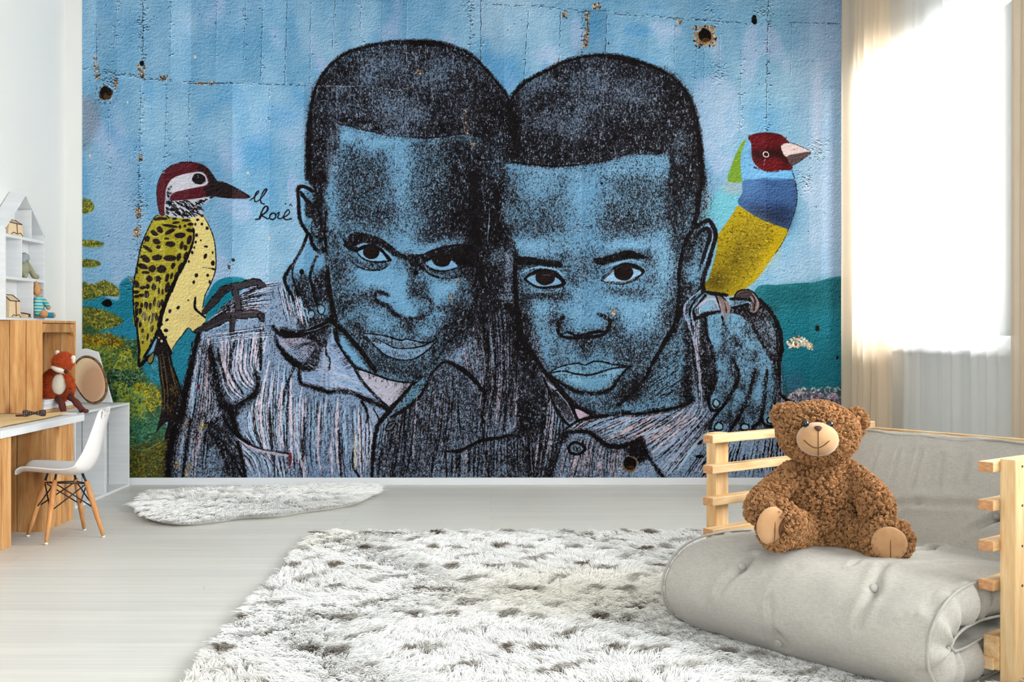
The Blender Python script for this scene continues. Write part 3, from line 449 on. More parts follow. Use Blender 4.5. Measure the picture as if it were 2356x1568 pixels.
# nose, lips, chin
L('R3',(8,10,8,7,8,9,9,8,8,10,9,5),"650,115 605,165 600,235 645,288 740,302 830,300 930,290 1010,272 1058,215 1070,150 1030,112 975,90",soft=4)
L('R3',(4,7,7,7,5),"640,272 690,248 760,280 830,275 925,250 1030,245",soft=2); T('R3',.6,7,"700,310 960,305 900,400 830,470 780,400"); B('R3',0,"560,160,30,50,.4 1110,160,40,70,.4 1140,250,50,60,.35 850,380,50,60,.4 1000,370,80,50,.3 640,400,60,50,.2 900,230,80,20,.4")
T('R3',.42,16,"1050,330 1300,350 1500,300 1450,500 1380,640 1250,660 1150,480"); B('R3',0,"1250,430,120,80,.3 1320,600,90,90,.4 620,500,60,60,.3 560,560,40,40,.4 330,200,40,120,.3 380,400,50,50,.3 1560,120,40,120,.4 1480,350,60,90,.4")
F('R3',(.47,.66,.78),"535,612 600,572 680,547 780,532 850,547 920,517 1000,517 1100,542 1240,556 1160,660 1100,740 1020,788 900,798 780,778 650,718",.85)
T('R3',.16,3,"540,612 680,550 780,535 850,550 920,520 1000,520 1240,556 1000,605 880,632 760,622 650,598"); T('R3',.6,6,"540,640 620,650 700,720 800,770 900,790 1020,770 1100,700 1160,640 1220,590 1160,700 1080,770 960,810 850,810 700,760 600,700")
for i in range(46):
    x=rng.uniform(620,1100); L('R3',(1.2,.6),'%f,%f %f,%f'%(x,640+abs(x-880)*-.05,x+rng.uniform(-4,4),655+rng.uniform(0,20)),.8)
L('R3',(3,4,4,4,4,4,4),"530,610 600,570 680,545 780,530 850,545 920,515 1000,515 1100,540 1255,556"); L('R3',(4,4,5,5,4,6),"525,618 650,600 760,625 880,635 1000,605 1100,575 1260,558"); L('R3',(6,7,8,8,9,7,4),"530,640 650,722 780,785 900,803 1020,790 1105,735 1150,665 1230,572",soft=5)
T('R3',.62,10,"560,700 700,790 900,830 1080,790 1180,690 1300,680 1380,700 1280,830 1150,920 1000,975 850,960 760,880 640,800"); B('R3',0,"900,850,120,25,-.25 1290,760,60,60,.95 1230,820,60,50,.9 1350,700,40,40,.9")
L('R3',(14,15,14,12,11,10,11,12,10),"150,0 205,110 265,260 340,410 430,525 500,630 610,745 700,850 790,935 900,985",soft=14)
T('R3',.95,3,"780,900 900,950 1050,985 1200,950 1350,980 1450,965 1180,1000 1000,1005 860,995"); T('R3',.9,7,"150,0 240,0 300,200 330,380 440,560 400,640 300,560 200,380"); T('R3',.8,8,"0,0 150,0 280,500 400,600 470,800 420,900 300,560 160,380 120,100")
L('R3',(14,12,10,9,8,9),"1710,40 1650,200 1570,330 1500,455 1440,560 1400,650 1320,740 1230,830 1150,905",soft=10); L('R3',(5,7,8,8,8,10),"1200,985 1350,985 1450,968 1600,945 1750,900 1810,860",soft=6)
for i in range(44):
    t=rng.uniform(0,1); x=1450+t*260; y=450+t*-80+rng.uniform(0,380); l=rng.uniform(60,150); L('R3',(1,rng.uniform(1.5,4),1),'%f,%f %f,%f'%(x,y,x-l,y+l*.7),.75)
T('R3',.3,10,"1500,480 1700,200 1740,400 1740,800 1600,930 1300,960 1250,880 1400,720"); T('R3',.9,5,"1740,180 1790,250 1810,600 1800,840 1740,880 1700,760 1740,560"); T('R3',.5,8,"1680,720 1760,700 1790,860 1650,920")
F('R3',(.74,.66,.74),"750,940 800,945 880,990 890,1010 800,1035 775,1010"); L('R3',3,"750,940 800,945 880,990 890,1010 800,1035 775,1010",closed=True)
F('R3',(.60,.62,.72),"470,680 590,760 680,860 740,960 775,1050 720,1080 640,980 560,820",.9)
for i in range(9):
    t=i/8.; L('R3',(1,2.2,1),'%f,%f %f,%f %f,%f'%(490+t*90,710+t*70,590+t*90,880+t*20,700+t*50,1060-t*20))
L('R3',(5,6,7,6),"470,660 530,800 580,930 640,1030 700,1090",soft=3); L('R3',(6,7,7,6,5),"560,680 620,780 690,860 740,960 780,1050",soft=3); L('R3',(3,4),"540,800 590,770")
L('R3',(6,5,5,7,8,9,8),"690,1110 780,1050 900,1020 1050,1000",soft=3); L('R3',(5,8,9,10,9,8),"640,1160 760,1145 880,1150 960,1210 1050,1270 1170,1280 1270,1250 1350,1225",soft=5)
T('R3',.92,5,"1190,1260 1350,1215 1400,1300 1430,1380 1300,1420 1220,1330"); L('R3',(9,7,7,6),"1350,1225 1390,1320 1450,1420 1560,1568",soft=5); T('R3',.9,5,"620,1120 700,1120 720,1190 640,1260 600,1300 560,1568 480,1568 560,1300")
F('R3',(.52,.64,.74),"700,1290 720,1255 770,1250 830,1280 830,1320 770,1345 715,1335"); L('R3',7,"700,1290 725,1252 770,1245 830,1275 840,1315 775,1348 712,1335",closed=True); L('R3',2.5,"745,1300 760,1275 775,1310 790,1285 805,1315 760,1320",closed=True)
T('R3',.85,6,"240,880 330,820 400,900 420,1100 360,1300 420,1568 340,1568 300,1300 230,1180"); L('R3',(4,5),"440,1080 480,960 530,840",.8); E('R3',(.5,.6,.68),"437,1015,14,14")
for q in ("180,1568 150,1400 160,1210","240,900 290,700 300,500","220,1568 200,1350"): L('R3',(5,9,6),q,.9,soft=4)
# ear of boy B
T('R2',.30,4,"1900,650 2000,480 2130,400 2200,520 2150,760 2060,1000 1900,1000"); L('R2',(9,9,10,9,9,9,10,11),"2025,440 2080,395 2140,375 2185,430 2210,530 2175,660 2140,790 2100,900 2080,1000 2090,1060",soft=2)
C('R2',(.52,.66,.78),(2,4,4,3,3),"1920,680 1980,570 2060,480 2130,420 2170,480 2180,540 2140,680 2100,800",.9); L('R2',(8,9,9,8,6),"2010,540 2070,475 2130,455 2155,520 2120,640 2080,760 2050,860",soft=2)
B('R2',0,"1990,620,50,60,.8 1940,720,40,60,.6 2060,580,30,60,.5 1900,950,40,60,.7 1950,1050,60,40,.7 1900,1150,50,90,.7 1960,800,50,30,.3"); B('R2',0,"1990,860,50,50,-.6 1960,950,40,30,-.7 2020,680,20,60,-.5")
# right boy's shoulder, hand, claws
for q,w_ in (("2050,1040 2000,1120 1930,1180 1910,1260 1930,1400 1940,1456",(5,4,4)),("2080,1090 2010,1160 1960,1240 1960,1300 2000,1350",(4,5,6)),("2110,1110 2040,1200 1990,1270 2030,1330 2110,1290 2230,1275",(5,5,6,6))): L('R2',w_,q,soft=3)
C('R5',(.66,.66,.78),(2,5,5,4,4),"255,170 170,240 130,290 125,360 170,480 210,640 240,860",.9); C('R5',(.62,.66,.78),(2,4,3),"200,290 180,370 210,470",.8)
for i in range(14):
    t=i/13.; C('R5',(.68,.66,.76),(1,2.4,1),'%f,%f %f,%f %f,%f'%(200+t*90,330-t*50,290+t*60,250-t*20,400,235+t*70),.8)
L('R5',(8,9,8),"210,400 280,380 350,360 415,350",soft=3); F('R5',(.46,.64,.76),"495,250 640,255 640,280 500,310")
for i in range(30): L('R5',1.3,'%f,%f %f,%f'%(rng.uniform(495,640),rng.uniform(245,300),rng.uniform(495,640),rng.uniform(245,300)),.6)
L('R5',(5,8,9,8),"500,240 640,240 660,250"); L('R5',(5,6),"500,315 640,285")
T('R5',.9,2,"500,310 650,285 760,280 860,400 905,520 915,640 890,775 850,770 760,650 700,540 640,440 560,370 500,365")
X('R5',.45,6,"700,420 860,400 890,560 870,700 800,680 760,540"); L('R5',(8,9,10,10,9,8,7),"740,250 840,360 900,500 918,640 900,760 895,900 900,1000 940,1050 990,1090",soft=2); L('R5',(4,4),"790,300 860,420 880,560 890,700",.9)
C('R5',(.6,.68,.74),(1,2,1),"780,320 840,400 850,440",.6); T('R5',.55,4,"800,820 850,780 900,800 890,1100 780,1270 760,1100"); 
for c,w_ in (("380,200 450,240 500,330 490,390 440,450 420,330",1),("560,180 640,165 700,200 745,290 700,360 650,340 680,280 640,220 540,230",1)): F('R5',(.40,.35,.36),c); L('R5',3.5,c,closed=True)
C('R5',(.62,.55,.56),(2,5,3),"405,240 425,320 445,400",.9); C('R5',(.58,.5,.5),(3,5,3),"450,250 480,320 470,380",.9); L('R5',(3,3),"440,250 465,330 460,390"); C('R5',(.56,.5,.52),(2,4,2),"640,200 680,250 665,320",.9); C('R5',(.56,.5,.52),(2,4,2),"690,200 725,270 705,345",.9); L('R5',3,"665,195 700,250 690,330"); L('R5',(5,2),"440,400 445,450")
F('R5',(.22,.18,.19),"540,220 620,170 680,180 640,230",.9); L('R5',(6,8,6),"270,170 330,190 400,200 470,210",soft=2)
F('R5',BL,"300,390 420,355 560,370 650,450 720,560 800,700 850,775 885,800 890,1000 880,1180 870,1260 800,1290 740,1230 680,1280 600,1310 540,1240 470,1310 380,1330 330,1300 350,1220 430,1130 360,1150 320,1080 370,960 375,860 350,740 345,640 310,560 295,450",1,1)
T('R5',.14,8,"290,390 560,370 700,540 860,780 880,1200 340,1280 370,960 350,650")
L('R5',(6,7,8,9,9,8),"295,395 305,540 345,640 360,740 375,860 370,960",soft=4); T('R5',.92,3,"250,420 290,430 300,600 345,740 365,880 360,980 310,1060 280,1120 270,900 250,700")
T('R5',.85,5,"505,700 550,820 565,920 520,1010 450,1100 430,1120 420,1080 490,980 530,900 490,800"); L('R5',(5,8,9,8,6),"510,720 560,840 550,930 490,1040 430,1130",soft=4)
T('R5',.75,5,"700,830 720,850 700,960 640,1100 560,1250 500,1300 480,1270 560,1150 620,1050 660,950"); L('R5',(7,8,9,9,8,7),"705,825 680,920 655,1000 620,1100 560,1220 500,1310",soft=4)
L('R5',(4,6,8,9,9,7),"800,825 785,950 775,1060 755,1180 745,1240 680,1290",soft=4); T('R5',.5,5,"770,900 800,900 790,1150 760,1220 740,1150")
T('R5',.85,4,"850,780 900,790 900,1050 880,1200 850,1080 850,900"); L('R5',(5,6,7),"745,1190 780,1270 870,1285",soft=3)
T('R5',.7,5,"425,430 470,460 465,600 490,680 420,660 440,560"); T('R5',.8,4,"500,530 550,540 600,610 570,640 520,590"); T('R5',.6,6,"620,430 670,500 640,590 600,500"); T('R5',.45,8,"480,560 560,600 620,700 560,720 500,680")
T('R5',.45,6,"560,380 640,440 720,540 760,640 700,600 620,480"); T('R5',.7,4,"715,640 720,730 660,760 690,700"); T('R5',.75,4,"690,800 740,850 710,930 680,900")
L('R5',(8,8,7),"370,960 330,1030 320,1080 350,1150 420,1140",soft=3); L('R5',(5,6,5),"430,840 380,850 400,830 450,850",.8); L('R5',(7,7,8),"420,1140 350,1230 330,1300",soft=3)
B('R5',0,"410,700,50,40,.4 400,1000,40,30,.4 500,1080,30,50,.35 480,1200,50,40,.6 420,1240,40,20,.5 600,960,24,50,.35 650,1130,50,30,.55 690,1200,40,30,.5 590,1240,26,30,.7 830,1000,20,60,.35 840,1150,40,30,.5 640,700,30,40,.3 470,900,26,60,.5")
B('R5',0,"450,880,30,40,-.6 600,1040,30,50,-.5 730,1000,30,80,-.6 840,950,24,60,-.5 560,450,60,40,-.6 380,560,30,60,-.5 640,640,50,50,-.4 420,780,50,30,-.5 370,1030,20,20,-.6")
for i in range(7): L('R5',(1.5,2.5,1.5),'%f,%f %f,%f'%(560+i*6,930+i*13,630,950+i*12),.9); L('R5',(1.5,2,1),'%f,%f %f,%f'%(690,1130+i*9,755,1120+i*8),.8)
for i in range(60):
    x=rng.uniform(380,800); y=rng.uniform(400,800)
    if y<400+abs(x-500)*.9: continue
    L('R5',(1.6,.7),'%f,%f %f,%f'%(x,y,x+rng.uniform(8,22),y+rng.uniform(14,34)),.8)
T('R5',.9,6,"330,1310 400,1335 480,1320 600,1320 680,1300 760,1290 880,1290 880,1330 700,1350 340,1380 290,1400 250,1340 300,1230"); T('R5',.7,7,"120,420 150,520 200,760 200,1000 150,1060 130,900 150,700")
NL=(.52,.67,.76)
for q in ("355,1095 375,1060 405,1080 412,1105 380,1130","370,1280 400,1250 435,1270 430,1310 375,1310","585,1280 610,1262 650,1275 640,1310 590,1310","800,1225 830,1200 860,1210 860,1255 810,1255"): F('R5',NL,q); L('R5',3.5,q,closed=True)
E('R5',(.06,.05,.06),"235,1290,14,14 235,1415,32,20 245,1530,34,14"); C('R5',(.5,.7,.74),2,"215,1290 235,1310 255,1290",.8); C('R5',(.6,.45,.25),2,"215,1425 250,1438 270,1425",.8)

# second pass: ground under the ink greyer in the hair, pale scumbles on the faces, loose brush marks
def scum(poly, cols, n, ln, w, ang, a=.5, keep=.6):
    P = pts('P',poly); m, sl = polymask(P,False); ys,xs = np.nonzero(m>.5); ys = ys+sl[0].start; xs = xs+sl[1].start
    for i in rng.integers(0,len(xs),n):
        t = rng.normal(*ang); l = rng.uniform(*ln)/2; x,y = xs[i],ys[i]
        k = strokemask(np.array([[x-l*math.cos(t),y-l*math.sin(t)],[x+l*math.cos(t),y+l*math.sin(t)]]), rng.uniform(*w)*np.array([.4,1,.4]))
        if k: over(k[0], cols[rng.integers(len(cols))], a*rng.uniform(.4,1), k[1]); INK[k[1]] *= 1-k[0]*a*(1-keep)
HAIRA = "720,330 725,250 760,180 830,130 930,105 1010,105 1090,140 1150,200 1165,300 1090,312 980,315 880,305 800,290 780,300 760,420 725,420"
HAIRB = "1180,240 1240,180 1320,145 1400,132 1480,150 1560,190 1600,270 1612,400 1560,355 1460,355 1380,372 1290,382 1200,372"
GRY = ((.54,.60,.70),(.62,.66,.74),(.44,.53,.65))
for P_ in (HAIRA,HAIRB):
    k = polymask(pts('P',P_),True,4); over(k[0],(.46,.53,.64),.8,k[1])
    scum(P_, GRY, 1100, (2,7), (.6,1.4), (1.57,.4), .7, .45)
    scum(P_, ((.1,.08,.09),), 900, (3,10), (.8,1.6), (1.57,.3), .8, 1)
for q in ("1,0",):
    C('Z3',(.72,.74,.78),(1,1.6,1),"1350,200 1330,250 1300,330",.8); C('Z3',(.72,.74,.78),1.3,"1220,120 1225,240 1240,330 1210,340",.8); C('Z3',(.72,.74,.78),1.2,"1410,100 1408,350",.7); C('Z3',(.7,.72,.78),1.4,"980,170 985,300 975,450",.6); C('Z3',(.72,.74,.78),1.4,"350,505 500,507 700,510",.9); C('Z3',(.72,.7,.66),1.6,"980,530 1090,545 1150,550 1250,520",.8)
    C('Z3',(.66,.68,.76),1.3,"535,520 540,1450",.7); C('Z3',(.6,.68,.78),1.2,"890,520 885,900",.6); C('Z3',(.6,.68,.78),1.2,"1115,560 1110,990",.6); C('Z3',(.7,.7,.74),1.6,"750,150 745,480",.6)
    C('R1',(.74,.74,.78),1.5,"1130,140 1115,370",.8); C('R1',(.7,.7,.76),1.2,"1115,380 1240,460 1400,540 1520,560 1610,740",.7); C('R1',(.7,.7,.76),1.3,"1100,400 1110,700 1070,950 1065,1170",.6); C('R1',(.62,.66,.74),1.2,"870,260 868,900",.5); C('R1',(.66,.68,.74),1.2,"340,560 310,700 300,900",.5)
    C('Z4',(.7,.72,.76),(1,2,1),"2040,340 2035,480 2020,660",.85); C('Z4',(.5,.56,.66),1.2,"535,0 540,300",.6)
LB = ((.60,.75,.86),(.66,.78,.88),(.54,.71,.83))
for P_,n in (("905,320 940,320 950,560 905,540",240),("780,300 880,318 930,330 800,345",120),("800,640 940,640 930,700 860,690",150),("930,570 1010,600 960,640 940,620",80),("750,350 775,350 770,560 752,540",120),("1000,650 1060,640 1050,680 1010,680",90),
   ("830,720 900,730 980,760 1000,740 1000,770 860,770",160),("1320,400 1390,390 1390,540 1340,560",300),("1180,560 1330,560 1480,545 1500,570 1380,570 1200,590",240),("1330,640 1400,640 1400,760 1320,740",240),("1420,700 1530,690 1540,760 1440,760",220),("1220,700 1290,700 1290,780 1230,760",120),("1200,385 1300,395 1400,385 1500,370 1500,390 1300,410 1200,400",160),("1500,560 1560,560 1550,640 1510,640",120),("1250,840 1420,840 1400,880 1300,880",80),
   ("1560,720 1640,780 1560,920 1500,930",60),("1640,740 1720,740 1740,820 1660,810",120)):
    scum(P_, LB, n, (4,12), (1,2.4), (1.5,.5), .45, .3)
# hatching that follows the forms of the faces
for P_,n,an in (("790,340 900,370 905,500 800,540",500,1.5),("960,380 1080,350 1080,560 980,560",600,1.5),("1100,330 1170,400 1160,650 1110,600",300,1.4),("760,650 850,680 860,780 770,760",260,.9),("1000,720 1110,640 1100,760 1020,860",300,1.9),("1180,480 1300,480 1300,540 1190,550",260,1.5),("1370,440 1500,440 1510,540 1390,560",420,1.4),("1520,380 1600,380 1600,560 1540,600",320,1.5),("1380,780 1500,740 1480,850 1440,860",260,1.9),("1290,880 1420,900 1440,940 1320,930",220,1.5),("830,800 1040,800 980,880 880,860",300,1.5),("1200,700 1240,700 1280,840 1250,860",160,1.2)):
    scum(P_, ((.09,.07,.08),), n, (3,9), (.7,1.5), (an,.3), .75, 1)
    scum(P_, ((.58,.70,.82),), n//2, (3,9), (.6,1.3), (an,.3), .75, .2)
# fist at the left boy's cheek
T('Z4',.6,5,"100,1180 180,1000 260,1020 330,1250 300,1330 200,1330"); T('Z4',.75,4,"300,1060 420,930 470,1200 430,1300 340,1240"); T('Z4',.35,5,"30,1000 100,920 150,1100 200,1280 120,1200")
X('Z4',.7,5,"330,780 400,800 420,900 330,980"); X('Z4',.6,5,"130,900 240,700 250,900 180,960")
for i in range(24): L('Z4',(1,2,.8),'%f,%f %f,%f'%(150+i*7,1180+rng.uniform(-60,60),170+i*9,1290+rng.uniform(-30,30)),.9)
T('Z5',.8,5,"150,120 220,140 300,110 440,120 440,170 330,210 230,245 120,250 170,180"); C('Z5',(.6,.62,.72),(1,2,1),"150,230 260,200 380,150",.8); C('Z5',(.55,.66,.76),(1,2,1),"200,250 320,220 420,170",.7)
for i in range(10): L('Z5',(2,1),'%f,%f %f,%f'%(140+i*6,130+i*4,130+i*8,210+i*2),.9)
# extra dark folds and bright stripes on the cloth
for w_,q in (((5,9,5),"1120,860 1110,960 1125,1098"),((4,8,4),"1010,960 1000,1040 990,1098"),((3,6,3),"880,1020 870,1098"),((4,7,3),"700,960 695,1098"),((3,6,3),"620,940 628,1060"),((3,7,3),"545,770 530,850 560,905"),((4,7,4),"600,760 600,850"),((3,6,3),"500,800 520,880"),((4,8,4),"440,960 420,1098"),((4,9,5),"510,1010 560,1098"),((3,7,3),"1165,880 1160,990"),((3,6,3),"780,990 785,1098"),((3,5,3),"1050,900 1060,1000")): L('P',w_,q,.97,soft=3)
for w_,q in (((3,7,4),"480,780 490,860 510,930"),((3,8,5),"510,770 516,840 540,890"),((3,8,4),"560,770 552,840 570,880"),((3,6,3),"585,770 590,850"),((3,8,4),"620,830 600,930 608,1030"),((4,8,4),"650,880 645,980 652,1030"),((3,7,4),"670,870 668,960 670,1020"),((3,6,3),"720,940 725,1060"),((3,7,3),"760,1000 765,1090"),((3,6,3),"690,1040 700,1098"),((2,5,3),"960,900 950,1050"),((2,5,2),"1075,1000 1070,1080"),((3,5,2),"1128,760 1138,860"),((3,6,3),"1150,860 1140,980"),((3,8,5),"450,860 440,960"),((3,6,3),"425,980 415,1070"),((3,7,3),"470,960 450,1070"),
   ((4,9,5),"1385,1040 1378,1098"),((4,9,5),"1330,1040 1315,1098"),((4,8,4),"1420,1040 1425,1090"),((3,8,4),"1390,1010 1430,985 1450,965"),((3,6,3),"1500,1040 1560,990 1600,960"),((3,7,3),"1560,1080 1600,1020 1630,990"),((3,6,3),"1480,1000 1530,980"),((2,5,2),"1240,1000 1230,1080"),((3,5,3),"1190,880 1185,980"),((3,5,3),"1270,960 1265,1050")):
    C('P',(.86,.80,.86) if rng.random()<.55 else (.66,.79,.90),w_,q,.85)
# more stripes on the shoulder, sleeve and chest
flow(["640,655 648,690 660,740","670,662 680,700 690,745","700,690 708,720 716,750"],4,(1.5,3,.9),(2.5,5))
flow(["480,770 560,760 625,748","486,790 560,780 630,775"],3,(1.5,3,.8),(2,4),pl=.6)
flow(["640,905 636,960 640,1000","700,905 700,960 700,1010","770,930 768,980 770,1030"],5,(1.2,2.6,.8),(2,4),pl=.9)
flow(["1000,880 990,1000 985,1098","1060,870 1060,980 1050,1098"],5,(1.5,3,.9),(1.2,2.6),((.66,.64,.72),(.56,.66,.78)),pl=.9)
flow(["1090,940 1085,1010 1080,1098","1160,1000 1160,1050 1160,1098","1225,1000 1225,1050 1230,1098"],5,(2,4.5,.95),(1.2,2.8),((.60,.6,.68),(.52,.62,.74)),pl=.8)
for P_,n,an in (("460,780 640,760 620,920 560,960 520,930 480,960 430,1000",500,1.6),("600,880 860,940 850,1098 590,1098",900,1.57),("880,1000 1180,900 1190,1098 860,1098",1100,1.57),("1060,760 1190,720 1190,980 1100,990",500,1.6),("1290,1010 1450,1020 1430,1098 1270,1098",350,1.6),("1330,990 1600,940 1640,990 1520,1090",500,2.4)):
    scum(P_, ((.09,.07,.08),), n, (5,16), (.7,1.6), (an,.14), .85, 1)
    scum(P_, ((.80,.78,.86),(.60,.74,.86)), n//2, (6,20), (.8,1.8), (an,.12), .7, .15)
# collar weave
scum("700,800 750,770 800,830 880,900 880,930 780,900 700,885",((.80,.78,.86),(.50,.66,.80),(.86,.80,.86)),260,(8,22),(1,2.4),(.45,.2),.6,.3)
scum("700,800 750,770 800,830 880,900 880,930 780,900 700,885",((.09,.07,.08),),170,(5,14),(.7,1.3),(.45,.25),.75,1)
# shade and lights on the hand
for P_,n,an in (("1640,790 1700,740 1740,800 1760,850 1700,870",260,1.1),("1640,860 1690,840 1690,920 1650,930",160,1.3),("1700,880 1740,870 1730,980 1700,960",120,1.5)):
    scum(P_, ((.09,.07,.08),), n, (3,9), (.8,1.6), (an,.3), .75, 1); scum(P_, LB, n//2, (3,9), (.8,1.8), (an,.3), .6, .2)
L('R5',(5,6,5),"430,385 445,430 440,455"); C('R5',(.50,.44,.45),(6,7,5,2),"430,250 445,310 455,370 445,430"); C('R5',(.52,.46,.46),(5,6,3),"470,260 490,330 470,385")
T('P',.30,12,"960,850 1060,830 1190,700 1250,900 1260,1098 870,1098 890,990"); T('P',.25,10,"420,950 480,960 520,1030 560,1098 390,1098"); T('P',.22,10,"1290,1020 1420,1000 1440,1098 1260,1098")
L('Z5',(5,7,8,7,6),"1465,1325 1600,1315 1700,1270 1800,1225 1950,1200 2060,1178 2130,1185",soft=3); L('Z5',(4,4),"1470,1330 1478,1450 1480,1568")
L('Z5',(5,6,9,10,9,9),"1330,640 1440,525 1520,530 1640,600 1740,690 1825,800",soft=4); L('Z5',(8,9,8,8,7),"975,960 880,1060 845,1150 830,1250 815,1400 805,1568",soft=4)
L('Z2',(8,7,6,5,4),"1270,1010 1330,1110 1420,1200 1560,1290 1700,1328 1850,1345",soft=5); C('Z2',(.74,.68,.76),(2,5,6,5),"1400,1210 1500,1275 1640,1325 1850,1360",.9)
L('Z2',(10,14,16,14,18,14),"1150,400 1180,560 1220,760 1270,900 1370,960",.97,soft=10); L('Z2',(5,9,12,10),"1560,620 1585,720 1530,830 1400,910",.97,soft=8)
L('R3',(5,8,9,10,9,8),"640,1160 760,1145 880,1150 960,1210 1050,1270 1170,1280 1270,1250 1350,1225",soft=5); T('R3',.7,5,"1190,1260 1350,1215 1400,1300 1430,1380 1300,1420 1220,1330"); L('R3',7,"700,1290 725,1252 770,1245 830,1275 840,1315 775,1348 712,1335",closed=True)
B('Z4',0,"350,430,20,80,.6 300,330,40,60,.6 250,250,20,40,.5"); L('Z4',(6,7,6),"330,280 370,400 390,560",soft=4)
# ---- boards, cracks, holes: the relief that the print shows
REL = np.zeros((MH,MW),np.float32)
def crack(x0,y0,x1,y1,w=1.2,d=.55,rough=0,lt=.5):
    n = int(math.hypot(x1-x0,y1-y0)/6)+2; t = np.linspace(0,1,n)
    p = np.stack([x0+(x1-x0)*t-MX0+rng.normal(0,.7,n), y0+(y1-y0)*t-MY0],1)
    gate = rng.random(n)
    for i in range(n-1):
        if gate[i] > .78: continue
        for off,sg in ((0,-d),(1.6,lt*.5)):
            k = strokemask(np.array([p[i]+[off,0],p[i+1]+[off,0]]), w*rng.uniform(.5,1.3))
            if k: REL[k[1]] += k[0]*sg
    for _ in range(int(rough*n)):
        i = rng.integers(n); q = p[i]+rng.normal(0,[4,2]); l = rng.uniform(1.5,4)
        for off,sg in ((0,-.55),(1.8,.35)):
            k = strokemask(np.array([q+[0,off],q+[l,off+rng.normal(0,1)]]), rng.uniform(1,2.4))
            if k: REL[k[1]] += k[0]*sg
for a in ((330,-60,330,185,1.5,.6,2.2),(325,200,318,560,1.3,.4,1.8),(275,-60,262,130,1,.35,.9),(222,50,225,180,1.2,.5,.3),(395,0,392,130,1,.4,.8),(500,0,497,130,1,.4,.4),(566,0,560,140,1,.5,.5),(606,0,600,185,1.1,.45,.5),(661,0,656,190,1.3,.75,.1),(716,0,713,190,1.2,.5,.1),(772,0,765,110,1.2,.5,.1),
  (830,0,825,320,1.2,.5,.3),(880,-30,878,300,1,.45,0),(936,0,930,310,1,.4,0),(1107,-60,1106,150,1.6,.75,.2),(1085,0,1078,300,1,.4,1.6),(1216,20,1205,190,1.4,.7,.1),(1290,25,1285,165,1.4,.7,.1),(1340,30,1338,130,1.2,.4,1.2),(1396,35,1393,130,1.4,.7,.1),(1393,130,1378,380,1.4,.35,.1),(1553,50,1549,180,1.1,.5,.2),
  (1605,70,1597,180,1,.45,.7),(1620,110,1619,200,1,.5,0),(1655,50,1655,190,.9,.35,.3),(1705,120,1702,300,1,.35,1.3),(1768,-40,1762,300,1.6,.5,1.4),(1822,55,1818,180,1,.45,0),(1900,55,1899,90,.9,.4,0),(1925,0,1924,40,1,.4,0),(437,200,432,380,1.2,.45,.7),(385,200,378,400,1,.4,.7),(250,230,252,400,.9,.3,.5),(620,200,618,300,.9,.35,.4),(857,310,852,560,1.1,.5,0),(909,310,905,500,1,.4,0),(1030,400,1026,560,1,.3,0),(535,540,530,640,1,.3,.3),(615,560,612,640,1,.3,.1)): crack(*a)
for a in ((190,157,330,180,1.2,.5,2.2),(330,182,440,188,1.2,.45,1.6),(435,192,560,192,1.8,.85,1.0),(560,192,780,200,1.4,.7,.5),(780,200,900,207,1.5,.6,.2),(1110,10,1230,14,1.5,.7,.2),(1230,14,1330,24,1.3,.5,1.0),(1330,28,1400,25,1.6,.85,.2),(1400,32,1600,45,1.4,.6,.8),(1550,45,1590,47,1.8,.8,0),(1600,45,1730,55,1.4,.7,.9),(1815,52,1962,56,1.4,.75,.3)): crack(*a)
for x,y,n in ((250,190,60),(328,60,60),(245,175,40),(1080,20,50),(1750,20,60),(1650,165,50),(1880,340,80),(1850,420,60),(322,470,90),(318,580,60),(300,645,30),(1090,260,80),(1075,200,60),(1640,30,30)):
    for _ in range(n):
        q = np.array([x-MX0+rng.normal(0,11),y-MY0+rng.normal(0,16)]); l = rng.uniform(1.5,4.5)
        for off,sg in ((0,-.5),(1.8,.4)):
            k = strokemask(np.array([q+[0,off],q+[l,off+rng.normal(0,1.2)]]), rng.uniform(1,2.3))
            if k: REL[k[1]] += k[0]*sg
OR_ = ((.62,.45,.30),(.80,.70,.55),(.45,.30,.2),(.7,.6,.5),(.15,.1,.1))
for P_,n in (("315,150 335,150 335,185 322,180",60),("216,130 226,130 232,190 218,180",50),("262,180 272,185 268,210 258,200",30),("368,172 388,175 385,185 370,185",30),("450,190 495,188 492,196 455,198",40),("313,480 325,480 325,505 313,500",60),("310,525 325,520 322,550 308,545",60),("320,355 328,355 328,370 320,368",24),("1294,26 1306,26 1303,45 1296,42",40),("1345,30 1358,28 1352,110 1340,112 1348,60",130),("1365,10 1380,8 1385,20 1362,22",40),("1555,48 1570,48 1566,56 1556,54",20),
  ("958,160 975,165 968,172 958,170",24),("1062,250 1076,255 1080,320 1094,330 1088,342 1070,310",50),("1398,100 1402,100 1400,112",4),("1407,712 1420,716 1418,724 1408,722",18),("1032,675 1040,675 1042,690 1032,695",22),("1048,645 1056,645 1058,652 1050,653",10),("300,640 310,642 308,650 300,650",14),("522,610 530,612 528,620",12)):
    dabs(P_,OR_,n,(1,3),(1.4,2.8))
